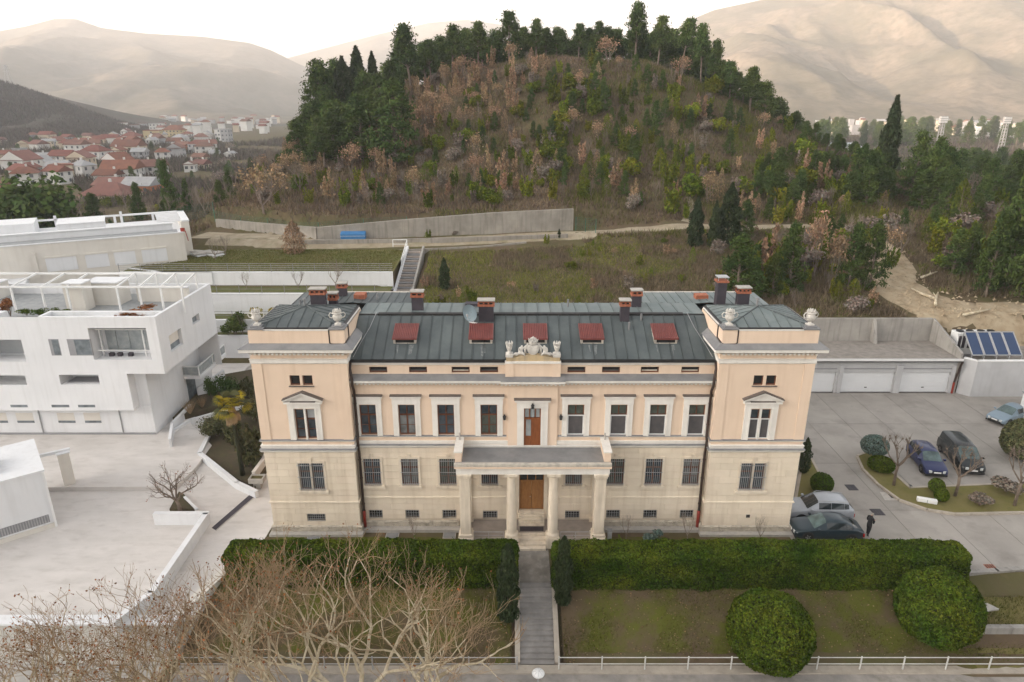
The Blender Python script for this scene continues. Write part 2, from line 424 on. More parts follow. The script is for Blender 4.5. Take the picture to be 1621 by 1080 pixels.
massif('mountain', 'high sunlit mountain with shaded folds', M['mount_r'],
       [(700, 190), (850, 150), (1000, 90), (1060, 55), (1090, 33), (1130, 16), (1200, 1), (1300, -16), (1450, -34), (1621, -44), (1900, -30), (2600, 0), (3600, 40)],
       2100, 950, -16, 85, 420, nj=120, seed=9.0, pw=1.0, gul=.6)
M['scrubhill'] = mat('dark_scrub_hill', (0.075, 0.055, 0.045), (0.055, 0.055, 0.032), scale=0.03, rough=1, c3=(0.045, 0.04, 0.03), scale3=.2, amt3=.8, bump=.6, bscale=.6)
DARK_RIDGE = [(-900, -60), (-400, 40), (-150, 88), (0, 128), (60, 147), (120, 169), (180, 191), (240, 205), (300, 217), (345, 232)]
massif('scrub_hill', 'dark scrubby hill sloping down to the town', M['scrubhill'], DARK_RIDGE, 820, 500, -6.0, 10, 90, nj=40, seed=1.3, back=300, pw=.9, step=8)
# unseen hills added in the west, sized so their shadow covers the foreground
q = MB(); sp = Vector((-SUN_DIR.y, SUN_DIR.x, 0)); nt_, ns_ = 60, 14
for i in range(nt_ + 1):
    t = -1700 + 3300 * i / nt_
    for j in range(ns_ + 1):
        u = j / ns_; sdist = -760 + 620 * (u - .5)
        h = (180 + 5 * noise.noise((t / 300, 0, 4))) * math.cos((u - .5) * math.pi) ** 1.0 - 4
        h *= sstep(-1700, -1300, t) * sstep(1600, 1250, t)
        p = SUN_DIR * sdist + sp * t
        q.v.append((p.x, p.y, h + 6 * noise.noise((p.x / 70, p.y / 70, 8)) - 3))
for i in range(nt_):
    for j in range(ns_):
        a = i * (ns_ + 1) + j; q.f.append((a, a + ns_ + 1, a + ns_ + 2, a + 1))
tag(q.build('unseen_shade_hills', M['scrubhill'], smooth=True), 'unseen hill range added in the west to shade the foreground', kind='structure')

# ================================================================== THE MAIN BUILDING
# local frame: x from its axis, y from the main front (towers at y = TY), z from the ground
BX, BY = 1.33, 40.5
TY = -0.62
HW, TI = 17.64, 11.68            # half width; inner edge of the towers
villa = thing('historic_villa', 'peach and limestone neoclassical villa with two corner towers and metal roof', 'building', (BX, BY, 0))

def wall_panel(mb, x0, x1, z0, z1, y, holes, depth=0.25, face=-1):
    """a front wall in the plane y with rectangular holes and their reveals"""
    xs_ = sorted({x0, x1, *[h[0] for h in holes], *[h[1] for h in holes]}); zs_ = sorted({z0, z1, *[h[2] for h in holes], *[h[3] for h in holes]})
    xs_ = [x for x in xs_ if x0 <= x <= x1]; zs_ = [z for z in zs_ if z0 <= z <= z1]
    for i in range(len(xs_) - 1):
        for j in range(len(zs_) - 1):
            cx_, cz_ = (xs_[i] + xs_[i + 1]) / 2, (zs_[j] + zs_[j + 1]) / 2
            if any(h[0] < cx_ < h[1] and h[2] < cz_ < h[3] for h in holes): continue
            mb.quad((xs_[i], y, zs_[j]), (xs_[i + 1], y, zs_[j]), (xs_[i + 1], y, zs_[j + 1]), (xs_[i], y, zs_[j + 1]))
    for (a, b, c, d) in holes:
        yb = y + depth
        mb.quad((a, y, c), (a, yb, c), (b, yb, c), (b, y, c)); mb.quad((a, y, d), (b, y, d), (b, yb, d), (a, yb, d))
        mb.quad((a, y, c), (a, y, d), (a, yb, d), (a, yb, c)); mb.quad((b, y, c), (b, yb, c), (b, yb, d), (b, y, d))
    return mb

BAYS = (2.84, 5.65, 8.21, 10.74)
OFFS = sorted([-b for b in BAYS] + list(BAYS))
TC = (HW + TI) / 2                # tower axis
GW, UW = 0.57, 0.54               # half widths of the barred and of the upper windows
# openings on the main front
gf_holes = [(o - GW, o + GW, 3.36, 5.40) for o in OFFS] + [(-.84, .84, 1.38, 4.25)]
ce_holes = [(o - .47, o + .47, .71, 1.40) for o in OFFS if abs(o) > 3] + [(s * 2.84 - .5, s * 2.84 + .5, .66, 1.30) for s in (-1, 1)]
up_holes = [(o - UW, o + UW, 7.16, 9.33) for o in OFFS] + [(-.55, .55, 6.46, 9.2)]
at_holes = [(o - .58, o + .58, 11.53, 11.95) for o in (-9.9, -7.35, -4.62, -2.75 - .05, 2.8, 4.62 + .4, 7.5, 10.1)]
low = MB(); wall_panel(low, -TI, TI, 0, 6.35, .02, gf_holes + ce_holes)
lo_wall = low.build('ground_floor_wall', M['mortar'], villa)
up = MB(); wall_panel(up, -TI, TI, 6.35, 11.2, 0, up_holes); wall_panel(up, -TI, TI, 11.2, 12.3, .12, at_holes)
# the central bay stands a little forward
for a, b in ((-1.62, -.55), (.55, 1.62)): up.box(a, b, -.14, 0.01, 6.4, 11.0)
up.box(-.55, .55, -.14, .01, 9.2, 11.0)
up_wall = up.build('upper_wall', M['peach'], villa)
body = MB()
body.quad((TI, .1, 0), (TI, 12, 0), (TI, 12, 12.3), (TI, .1, 12.3)); body.quad((-TI, .1, 0), (-TI, .1, 12.3), (-TI, 12, 12.3), (-TI, 12, 0))
body.box(-HW + .5, HW - .5, 4.3, 12.2, 0, 12.4)
body.build('rear_wall', M['peach'], villa)
tw_walls = []
for s in (-1, 1):
    x0, x1 = sorted((s * TI, s * HW)); c = s * TC
    tg = [(c - .80, c - .07, 3.35, 5.41), (c + .07, c + .80, 3.35, 5.41)]
    tcel = [(c - .62, c + .62, .90, 1.50)] if s < 0 else [(c - .12 + .05, c + .14 + .05, 1.22, 1.45)]
    tu = [(c - .66, c - .06, 7.2, 9.31), (c + .06, c + .66, 7.2, 9.31)]
    ta = [(c - .72, c - .08, 10.96, 11.66), (c + .08, c + .72, 10.96, 11.66)]
    w = MB(); wall_panel(w, x0, x1, 0, 6.3, TY + .02, tg + tcel)
    for xs_ in (x0, x1): w.quad((xs_, TY + .02, 0), (xs_, 4.4, 0), (xs_, 4.4, 6.3), (xs_, TY + .02, 6.3))
    tl = w.build('ground_floor_wall', M['mortar'], villa)
    w = MB(); wall_panel(w, x0, x1, 6.3, 14.6, TY, tu + ta)
    for xs_ in (x0, x1): w.quad((xs_, TY, 6.3), (xs_, 4.3, 6.3), (xs_, 4.3, 14.6), (xs_, TY, 14.6))
    w.quad((x0, 4.3, 12), (x1, 4.3, 12), (x1, 4.3, 14.6), (x0, 4.3, 14.6))
    # shallow corner strips
    for a, b in ((x0 - .03, x0 + .62), (x1 - .62, x1 + .03)): w.box(a, b, TY - .045, TY + .5, 6.9, 13.1)
    w.build('tower_wall', M['peach'], villa)
    tw_walls.append((s, c, x0, x1, tl, tg, tcel, tu, ta))

# ------------------------------------------------------------------ ashlar blocks, one object each
G_C = [2.5, 2.93, 3.36, 3.87, 4.38, 4.89, 5.40, 5.82, 6.22]
C_C = [.58, .71, 1.055, 1.40, 1.88, 2.36]
def ashlar(parent, x0, x1, y, courses, holes, length, seed):
    r = random.Random(seed)
    for k, (a, b) in enumerate(zip(courses, courses[1:])):
        zc = (a + b) / 2
        cuts = [(h[0], h[1]) for h in holes if h[2] - .01 < zc < h[3] + .01]
        spans = [(x0, x1)]
        for (ca, cb) in sorted(cuts):
            spans = [t for (p, q_) in spans for t in ((p, min(q_, ca)), (max(p, cb), q_)) if t[1] - t[0] > .05]
        for (p, q_) in spans:
            x = p; first = True
            while x < q_ - .01:
                ln = length * r.uniform(.9, 1.1)
                if first and k % 2: ln *= .5
                first = False
                e = x + ln
                if q_ - e < length * .45: e = q_
                piece('stone_block', M['lime'], parent, x + .007, e - .007, y - r.uniform(.028, .036), y + .05, a + .007, b - .007)
                x = e
ashlar(lo_wall, -TI + .02, TI - .02, .02, G_C, gf_holes, 2.05, 1)
ashlar(lo_wall, -TI + .02, TI - .02, .02, C_C[1:], ce_holes + [(-.84, .84, 1.38, 4.25)], 2.05, 2)
for (s, c, x0, x1, tl, tg, tcel, tu, ta) in tw_walls:
    ashlar(tl, x0 + .01, x1 - .01, TY + .02, G_C, tg, 1.5, 3)
    ashlar(tl, x0 + .01, x1 - .01, TY + .02, [.58, .9, 1.5, 1.93, 2.36] if s < 0 else [.58, 1.22, 1.45, 1.9, 2.36], tcel, 1.5, 4)

# ------------------------------------------------------------------ bands, cornices, plinth
def band(mb, x0, x1, y, prof):
    """a moulded strip: prof = (out, z) from below, closed against the wall"""
    pts = [(y + .03, prof[0][1])] + [(y - o_, z_) for o_, z_ in prof] + [(y + .03, prof[-1][1])]
    return mb.xprism(pts, x0, x1)
def tower_ring(mb, x0, x1, y0, y1, prof):
    """the same strip round three sides of a tower"""
    n = len(prof)
    for i in range(n - 1):
        (oa, za), (ob, zb) = prof[i], prof[i + 1]
        A = [(x0 - oa, y1, za), (x0 - oa, y0 - oa, za), (x1 + oa, y0 - oa, za), (x1 + oa, y1, za)]
        B = [(x0 - ob, y1, zb), (x0 - ob, y0 - ob, zb), (x1 + ob, y0 - ob, zb), (x1 + ob, y1, zb)]
        for k in range(3): mb.quad(A[k], A[k + 1], B[k + 1], B[k])
    return mb
for a_, c_ in ((-TI, -1.06), (1.06, TI)): b = MB(); band(b, a_, c_, 0, [(.03, 2.38), (.09, 2.40), (.09, 2.46), (.03, 2.5)]); b.build('stone_band', M['lime'], villa)
b = MB(); band(b, -TI, TI, 0, [(.04, 6.22), (.12, 6.30), (.16, 6.42), (.16, 6.46)]); band(b, -TI, TI, 0, [(.05, 6.50), (.09, 6.74), (.05, 6.76)]); b.build('string_course', M['trim'], villa)
b = MB(); band(b, -TI, -4.9, 0, [(.2, 6.465), (.2, 6.5), (.05, 6.53)]); band(b, 4.9, TI, 0, [(.2, 6.465), (.2, 6.5), (.05, 6.53)]); b.build('string_flashing', M['lead'], villa)
for a_, c_ in ((-TI, -1.7), (1.7, TI)):
    b = MB(); band(b, a_, c_, 0, [(.05, 7.02), (.12, 7.06), (.12, 7.10)]); b.build('sill_course', M['trim'], villa)
    b = MB(); band(b, a_, c_, 0, [(.14, 7.103), (.14, 7.125), (.02, 7.16)]); b.build('sill_flashing', M['lead'], villa)
b = MB()
for a_, c_, o_ in ((-TI, -2.05, 0), (2.05, TI, 0), (-2.05, 2.05, .16)):
    band(b, a_, c_, -o_, [(.06, 10.84), (.22, 10.95), (.42, 11.02), (.46, 11.06), (.46, 11.22)])
b.build('cornice', M['trim'], villa)
b = MB()
for i in range(88):
    x = -TI + .13 + i * .264
    o_ = .16 if abs(x) < 2.05 else 0
    b.box(x, x + .13, -.30 - o_, -.05 - o_, 10.87, 10.955)
b.build('dentils', M['trim'], villa, kind='stuff')
b = MB()
for a_, c_, o_ in ((-TI, -2.06, 0), (2.06, TI, 0), (-2.06, 2.06, .16)):
    b.xprism([(-.5 - o_, 11.225), (-.5 - o_, 11.25), (.14, 11.47), (.14, 11.225)], a_, c_)
b.build('cornice_flashing', M['lead'], villa)
b = MB(); band(b, -TI, -1.75, .12, [(.04, 12.08), (.1, 12.14), (.1, 12.26)]); band(b, 1.75, TI, .12, [(.04, 12.08), (.1, 12.14), (.1, 12.26)]); b.build('attic_moulding', M['trim'], villa)
b = MB(); b.box(-TI, -1.75, -.02, .5, 12.265, 12.31); b.box(1.75, TI, -.02, .5, 12.265, 12.31); b.build('attic_coping', M['lead'], villa)
M['crazy'] = mat('crazy_paving_plinth', (0.56, 0.50, 0.41), (0.44, 0.39, 0.32), scale=1.5, rough=.9, c3=(.32, .28, .23), scale3=5, amt3=.4)
nt = M['crazy'].node_tree; vo = nt.nodes.new('ShaderNodeTexVoronoi'); vo.feature = 'DISTANCE_TO_EDGE'; vo.inputs['Scale'].default_value = 2.6
ge = nt.nodes.new('ShaderNodeNewGeometry'); nt.links.new(ge.outputs['Position'], vo.inputs['Vector'])
bp = nt.nodes.new('ShaderNodeBump'); bp.inputs['Distance'].default_value = .06; bp.inputs['Strength'].default_value = 1
mr = nt.nodes.new('ShaderNodeMapRange'); mr.inputs['From Max'].default_value = .07; nt.links.new(vo.outputs['Distance'], mr.inputs['Value'])
nt.links.new(mr.outputs[0], bp.inputs['Height']); nt.links.new(bp.outputs[0], nt.nodes['Principled BSDF'].inputs['Normal'])
for a_, c_ in ((-TI, -5.0), (5.0, TI)): b = MB(); band(b, a_, c_, 0, [(.13, .18), (.13, .52), (.02, .58)]); b.build('plinth', M['crazy'], villa)
for s in (-1, 1): b = MB(); tower_ring(b, *sorted((s * TI, s * HW)), TY, 4.3, [(.13, .18), (.13, .54), (.02, .60)]); b.build('plinth', M['crazy'], villa)
b = MB(); b.box(-TI, TI, -.55, .1, -.1, .16); 
for s in (-1, 1): x0, x1 = sorted((s * TI, s * HW)); b.box(x0 - .2, x1 + .2, TY - .5, 4, -.1, .175)
b.build('base_apron', M['cement'], villa)
for (s, c, x0, x1, tl, tg, tcel, tu, ta) in tw_walls:
    b = MB(); tower_ring(b, x0, x1, TY, 4.3, [(.0, 2.36), (.08, 2.39), (.08, 2.46), (.0, 2.5)]); b.build('stone_band', M['lime'], villa)
    b = MB(); tower_ring(b, x0, x1, TY, 4.3, [(.0, 6.20), (.12, 6.28), (.17, 6.40), (.17, 6.44), (.0, 6.44)]); tower_ring(b, x0, x1, TY, 4.3, [(.06, 6.5), (.13, 6.74), (.0, 6.78)]); b.build('string_course', M['trim'], villa)
    b = MB(); tower_ring(b, x0, x1, TY, 4.3, [(.21, 6.445), (.21, 6.475), (.05, 6.52)]); b.build('string_flashing', M['lead'], villa)
    b = MB(); tower_ring(b, x0, x1, TY, 4.3, [(.03, 7.0), (.13, 7.05), (.13, 7.10), (0, 7.10)]); b.build('sill_course', M['trim'], villa)
    b = MB(); tower_ring(b, x0, x1, TY, 4.3, [(.16, 7.103), (.16, 7.13), (.0, 7.17)]); b.build('sill_flashing', M['lead'], villa)
    b = MB(); tower_ring(b, x0, x1, TY, 4.3, [(.05, 12.46), (.085, 12.5), (.085, 12.72), (.12, 12.78), (.0, 12.80)]); b.build('frieze_band', M['trim'], villa)
    b = MB(); tower_ring(b, x0, x1, TY, 4.3, [(.03, 13.12), (.22, 13.24), (.48, 13.32), (.52, 13.36), (.52, 13.55), (.0, 13.55)]); b.build('cornice', M['trim'], villa)
    b = MB()
    for i in range(22):
        x = x0 + .05 + i * .272; b.box(x, x + .14, TY - .36, TY - .05, 13.14, 13.235)
    b.build('dentils', M['trim'], villa, kind='stuff')
    b = MB(); tower_ring(b, x0, x1, TY, 4.3, [(.56, 13.555), (.56, 13.58), (.10, 13.80), (-.02, 13.80)]); b.build('cornice_flashing', M['lead'], villa)
    # parapet: rail between corner pedestals
    b = MB(); tower_ring(b, x0 + .12, x1 - .12, TY + .12, 4.3, [(.02, 13.8), (.06, 13.82), (.06, 14.08), (.0, 14.1)]); tower_ring(b, x0 + .12, x1 - .12, TY + .12, 4.3, [(.0, 14.56), (.07, 14.6), (.07, 14.68), (-.25, 14.69)]); b.build('parapet_moulding', M['trim'], villa)
    b = MB()
    b.quad((x0 + .12, TY + .12, 13.7), (x1 - .12, TY + .12, 13.7), (x1 - .12, TY + .12, 14.62), (x0 + .12, TY + .12, 14.62))
    for xs_ in (x0 + .12, x1 - .12): b.quad((xs_, TY + .12, 13.7), (xs_, 4.3, 13.7), (xs_, 4.3, 14.62), (xs_, TY + .12, 14.62))
    for px_ in (x0 + .02, x1 - .92): b.box(px_, px_ + .9, TY + .03, TY + .93, 13.72, 14.66)
    b.build('parapet', M['peach'], villa)
    for px_ in (x0 + .02, x1 - .92):
        b = MB().box(px_ - .05, px_ + .95, TY - .02, TY + .98, 14.665, 14.76); b.box(px_ + .1, px_ + .8, TY + .13, TY + .83, 14.76, 14.86)
        b.build('pedestal_cap', M['lead'], villa)

# ------------------------------------------------------------------ roof: battens and panels
def roof_strip(parent, name, m, A, B, C_, D, n, gap=.02, lift=.0, th=.03):
    """n raised metal pans between the eave A-B and the top D-C_"""
    A, B, C_, D = map(Vector, (A, B, C_, D)); nrm = (B - A).cross(D - A).normalized()
    out = []
    for i in range(n):
        t0, t1 = i / n, (i + 1) / n
        p = [A.lerp(B, t0), A.lerp(B, t1), D.lerp(C_, t1), D.lerp(C_, t0)]
        w0 = (p[1] - p[0]); w1 = (p[2] - p[3])
        if w0.length > gap * 2: p[0] = p[0] + w0.normalized() * gap / 2; p[1] = p[1] - w0.normalized() * gap / 2
        if w1.length > gap * 2: p[3] = p[3] + w1.normalized() * gap / 2; p[2] = p[2] - w1.normalized() * gap / 2
        q = MB(); up_ = nrm * th; rib = nrm * (th + .045)
        q.quad(*[v + up_ for v in p])
        q.quad(p[0], p[1], p[1] + up_, p[0] + up_); q.quad(p[1], p[2], p[2] + up_, p[1] + up_); q.quad(p[3], p[0], p[0] + up_, p[3] + up_); q.quad(p[2], p[3], p[3] + up_, p[2] + up_)
        # standing seam along one side
        e = (p[1] - p[0]).normalized() * .035 if (p[1] - p[0]).length > .1 else Vector((0, 0, 0))
        if e.length: q.quad(p[0] + up_, p[0] + rib, p[3] + rib, p[3] + up_); q.quad(p[0] + rib, p[0] + rib + e, p[3] + rib + e, p[3] + rib); q.quad(p[0] + up_ + e, p[3] + up_ + e, p[3] + rib + e, p[0] + rib + e)
        out.append(q.build(name, m, parent))
    return out
def hip_face(parent, m, A, B, ap, n, th=.03, gap=.02):
    """a triangular roof face of parallel pans running up from the eave"""
    A, B, ap = map(Vector, (A, B, ap)); e = B - A; tm = (ap - A).dot(e) / e.length_squared; S_ = ap - (A + e * tm); nrm = e.cross(S_).normalized(); g_ = gap / e.length / 2
    for i in range(n):
        t0, t1 = i / n + g_, (i + 1) / n - g_; hf = lambda t: min(t / tm, (1 - t) / (1 - tm))
        pts = [A + e * t0, A + e * t1, A + e * t1 + S_ * hf(t1)]
        if t0 < tm < t1: pts.append(ap.copy())
        pts.append(A + e * t0 + S_ * hf(t0))
        q = MB(); up_ = nrm * th; q.quad(*[v + up_ for v in pts])
        for a_, b_ in zip(pts, pts[1:] + pts[:1]): q.quad(a_, b_, b_ + up_, a_ + up_)
        ed = e.normalized() * .035; rib = nrm * (th + .045); p0, p1 = pts[0], pts[-1]
        q.quad(p0 + up_, p0 + rib, p1 + rib, p1 + up_); q.quad(p0 + rib, p0 + rib + ed, p1 + rib + ed, p1 + rib); q.quad(p0 + up_ + ed, p1 + up_ + ed, p1 + rib + ed, p0 + rib + ed)
        q.build('roof_panel', m, parent)
EZ, BZ, BKY = 12.50, 14.37, 3.62
base = MB()
base.quad((-TI, -.06, EZ), (TI, -.06, EZ), (TI, BKY, BZ), (-TI, BKY, BZ))
base.quad((-TI, BKY, BZ), (TI, BKY, BZ), (TI, 6.2, BZ + .02), (-TI, 6.2, BZ + .02))
base.quad((-TI, 6.2, BZ + .02), (TI, 6.2, BZ + .02), (TI, 12.4, 12.4), (-TI, 12.4, 12.4))
base.quad((-TI, -.06, EZ), (TI, -.06, EZ), (TI, .3, 12.3), (-TI, .3, 12.3))
main_roof = base.build('main_roof', M['gutter'], villa)
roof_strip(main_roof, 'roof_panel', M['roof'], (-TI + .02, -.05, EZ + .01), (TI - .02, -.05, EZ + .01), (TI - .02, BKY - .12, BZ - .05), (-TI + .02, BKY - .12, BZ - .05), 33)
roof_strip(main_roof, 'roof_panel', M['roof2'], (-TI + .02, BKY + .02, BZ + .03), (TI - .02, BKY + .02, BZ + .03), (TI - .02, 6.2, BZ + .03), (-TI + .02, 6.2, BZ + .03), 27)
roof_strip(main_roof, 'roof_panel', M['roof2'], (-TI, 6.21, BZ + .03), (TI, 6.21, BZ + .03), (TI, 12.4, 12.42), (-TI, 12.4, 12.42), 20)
b = MB().xprism([(BKY - .16, BZ - .06), (BKY - .16, BZ + .10), (BKY + .1, BZ + .13), (BKY + .1, BZ)], -10.35, 10.2); b.build('ridge_flashing', M['gutter'], main_roof)
b = MB()
for a_, c_ in ((-TI + .05, -1.8), (1.8, TI - .05)):
    b.xprism([(-.20, EZ - .12), (-.20, EZ + .02), (-.16, EZ + .02), (-.16, EZ - .07), (-.05, EZ - .07), (-.05, EZ + .0), (-.0, EZ), (-.0, EZ - .14)], a_, c_)
b.build('gutter', M['gutter'], main_roof)
for s in (-1, 1):
    path = [(s * (TI - .25), .1, EZ + .12), (s * (TI - .5), 1.0, EZ + .62), (s * (TI - .95), 2.4, EZ + 1.35), (s * (TI - 1.2), BKY, BZ + .14)]
    MB().tube(path, .018, 5).build('lightning_wire', M['iron'], main_roof)
# rear wings
for s in (-1, 1):
    x0, x1 = sorted((s * 8.2, s * (HW - .4)))
    y0, y1, zr = 4.4, 10.2, 14.42
    base = MB().prism([(x0, y0), (x1, y0), (x1, y1), (x0, y1)], 12.2, zr - .38)
    wr = base.build('wing_roof', M['gutter'], villa)
    xm = (x0 + x1) / 2
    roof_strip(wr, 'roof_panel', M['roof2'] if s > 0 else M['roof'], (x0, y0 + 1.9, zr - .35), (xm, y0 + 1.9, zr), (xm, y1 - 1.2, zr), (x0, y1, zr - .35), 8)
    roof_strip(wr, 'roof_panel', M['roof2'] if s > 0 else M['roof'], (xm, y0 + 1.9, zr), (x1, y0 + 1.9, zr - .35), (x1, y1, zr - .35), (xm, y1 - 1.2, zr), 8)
    MB().box(x0 + .5, x1 - .5, y1 - .8, y1 + .3, zr - .5, zr - .3).build('wing_parapet', M['coping'], wr)
# tower roofs
for (s, c, x0, x1, *_r) in tw_walls:
    e = .32; a0, a1, b0, b1, z0_, z1_ = x0 + e, x1 - e, TY + e, 4.55, 14.72, 15.42
    base = MB().prism([(a0 - .2, b0 - .2), (a1 + .2, b0 - .2), (a1 + .2, b1), (a0 - .2, b1)], 14.3, z0_)
    tr = base.build('tower_roof', M['gutter'], villa)
    ap = (c, (b0 + b1) / 2 - .1, z1_)
    cr = [(a0, b0, z0_), (a1, b0, z0_), (a1, b1, z0_), (a0, b1, z0_)]
    for k in range(4):
        A, B = cr[k], cr[(k + 1) % 4]
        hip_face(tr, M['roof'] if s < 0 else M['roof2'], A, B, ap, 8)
    b = MB()
    for k in range(4): b.bar(Vector(cr[k]) + Vector((0, 0, .05)), Vector(ap) + Vector((0, 0, .05)), .07, .06)
    b.build('hip_seam', M['roof'], tr)
    b = MB().tube([(c - .1, ap[1], z1_ - .1), (c - .1, ap[1], z1_ + .45)], .07, 8); b.tube([(c - .1, ap[1], z1_ + .45), (c - .1, ap[1], z1_ + .55)], [.13, .1], 8)
    b.build('vent_pipe', M['lead'], tr)
    b = MB()
    b.tube([(a0 + .75, b0 - .14, z0_ + .02), (a1 - .75, b0 - .14, z0_ + .02)], .05, 6)
    b.build('gutter', M['gutter'], tr)
    # the gutter's brown hopper pipes round the inner pedestal
    xi = x0 if s > 0 else x1; sg = -s
    b = MB(); o = sg
    xa, xb = xi - o * .95, xi - o * 0.0
    b.tube([(xa, TY + .0, 14.66), (xa, TY - .0, 13.84), (xa + o * .1, TY - .08, 13.78), (xb - o * .12, TY - .10, 13.75), (xb + o * .02, TY + .1, 13.84), (xb + o * .03, TY + .95, 13.9), (xb + o * .03, TY + .95, 14.66)], .045, 6)
    b.build('roof_drain_pipe', M['pipe'], tr)

# red roof hatches
M['limestreak'] = mat('lime_streak', (0.22, 0.23, 0.225), (0.10, 0.115, 0.12), scale=6, rough=.7, lo=.35, hi=.7)
def slope_z(y): return EZ + .05 + (y + .06) * (BZ - EZ) / (BKY + .06)
for hx in (-8.27, -3.34, .33 - .14, 3.85, 8.62):
    w = .80; y0, y1 = 1.15, 2.62; zf = slope_z(y0) + .34; zb = slope_z(y1) + .12
    h = MB(); h.box(hx - w + .06, hx + w - .06, y0, y0 + .06, slope_z(y0) - .1, zf - .03)
    h.quad((hx - w + .06, y0, slope_z(y0) - .1), (hx - w + .06, y0, zf - .03), (hx - w + .06, y1, zb - .03), (hx - w + .06, y1, slope_z(y1) - .1))
    h.quad((hx + w - .06, y0, slope_z(y0) - .1), (hx + w - .06, y1, slope_z(y1) - .1), (hx + w - .06, y1, zb - .03), (hx + w - .06, y0, zf - .03))
    ho = h.build('roof_hatch', M['coping'], villa)
    t = MB(); n = 14
    for i in range(n):
        xa = hx - w + 2 * w * i / n; xm = xa + w / n * 1.1; xb = hx - w + 2 * w * (i + 1) / n
        t.quad((xa, y0 - .1, zf + .045), (xm, y0 - .1, zf + .045), (xm, y1, zb + .045), (xa, y1, zb + .045)); t.quad((xm, y0 - .1, zf + .045), (xb, y0 - .1, zf), (xb, y1, zb), (xm, y1, zb + .045))
        if i < n - 1: t.quad((xb, y0 - .1, zf), (xb, y0 - .1, zf + .045), (xb, y1, zb + .045), (xb, y1, zb))
    t.box(hx - w, hx + w, y0 - .1, y0 - .08, zf - .06, zf + .04)
    t.build('hatch_sheet', M['hatch'], ho)
    rs_ = random.Random(int(hx * 10)); q = MB()
    for k in range(3):
        xs_ = hx + rs_.uniform(-.65, .65); wd = rs_.uniform(.04, .13); ln_ = rs_.uniform(.35, .95); ya = y0 - .12; yb = ya - ln_; dx_ = rs_.uniform(-.08, .08)
        q.quad((xs_ - wd, ya, slope_z(ya) + .012), (xs_ - wd * .3 + dx_, yb, slope_z(yb) + .012), (xs_ + wd * .4 + dx_, yb, slope_z(yb) + .012), (xs_ + wd, ya, slope_z(ya) + .012))
    q.build('lime_streaks', M['limestreak'], ho, kind='stuff')
    MB().box(hx - w + .2, hx + w - .2, y0 - .012, y0 - .002, slope_z(y0) + .06, zf - .08).build('hatch_pane', M['dark'], ho)

# chimneys
def chimney(px0, px1, ytop, ybase, Y, cap='slab', body=None, depth=.55, brick=.36):
    a = at_depth(px0, ybase, Y); bq = at_depth(px1, ytop, Y)
    x0, x1, z0, z1 = a.x - BX, bq.x - BX, a.z - .5, bq.z; y0 = Y - BY
    h = MB().box(x0 + .04, x1 - .04, y0 + .04, y0 + depth - .04, z0, z1 - brick - .1)
    c = h.build('chimney', body or M['slatewrap'], villa)
    if cap == 'slab':
        t = MB(); w = (x1 - x0); n = 2 if w < .9 else 3
        zt_, zb_ = z1 - .1, z1 - brick - .1
        t.box(x0 - .03, x1 + .03, y0 - .03, y0 + depth + .03, zb_, zb_ + brick * .36)
        for i in range(n + 1):
            xx = x0 + (w - .1) * i / n; t.box(xx, xx + .1, y0, y0 + .1, zb_, zt_); t.box(xx, xx + .1, y0 + depth - .1, y0 + depth, zb_, zt_)
        t.box(x0, x1, y0, y0 + depth, zt_ - brick * .22, zt_)
        t.build('chimney_brick_head', M['brick'], c)
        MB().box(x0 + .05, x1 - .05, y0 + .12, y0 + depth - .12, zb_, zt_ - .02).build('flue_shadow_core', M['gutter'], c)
        bevel(MB().box(x0 - .06, x1 + .06, y0 - .06, y0 + depth + .06, zt_, z1).build('chimney_cap', M['cement'], c), .02)
    else:
        t = MB().box(x0 - .06, x1 + .06, y0 - .06, y0 + depth + .06, z1 - brick - .1, z1 - brick + .02); t.build('chimney_brick_head', M['brick'], c)
        t = MB().box(x0 - .04, x1 + .04, y0 - .06, y0 + depth + .04, z1 - .05, z1)
        for xx in (x0 + .03, x1 - .03):
            for yy in (y0 + .05, y0 + depth - .05): t.bar((xx, yy, z1 - brick), (xx, yy, z1 - .04), .03)
        t.build('chimney_cap', M['iron'], c)
    return c
chimney(491, 513, 457, 484, 45.4); chimney(520, 532, 464, 484, 46.4, brick=.45); chimney(535, 547, 448, 478, 48.6, body=M['slatewrap'], brick=.3)
chimney(651, 669, 461, 492, 44.8); chimney(757, 782, 475, 508, 43.4); chimney(981, 999, 475, 508, 43.4); chimney(999, 1018, 459, 491, 45.6)
chimney(1133, 1154, 439, 484, 45.8, cap='metal', depth=.7, brick=.3); chimney(1166, 1190, 455, 484, 45.6); 
bl = MB().box(-13.2 + .4, -12.0, 7.2, 8.0, 14.1, 14.75); bl.build('brick_curb', M['brick'], villa)
bl = MB().box(12.0, 12.9, 7.2, 7.9, 14.1, 14.7); bl.build('brick_curb', M['brick'], villa)
MB().box(-4.6, -2.8, 5.3, 5.9, 14.3, 14.62).build('roof_box', M['slatewrap'], villa)
for (px_, py_, pb, Y) in ((476, 474, 486, 44.6), (598, 465, 480, 48.0), (899, 474, 484, 45.8), (1015, 497, 506, 43.6), (996, 510, 520, 42.8)):
    a = at_depth(px_, pb, Y); t = at_depth(px_, py_, Y)
    MB().tube([(a.x - BX, Y - BY, a.z - .3), (a.x - BX, Y - BY, t.z)], .07, 8).build('vent_pipe', M['lead'], villa)

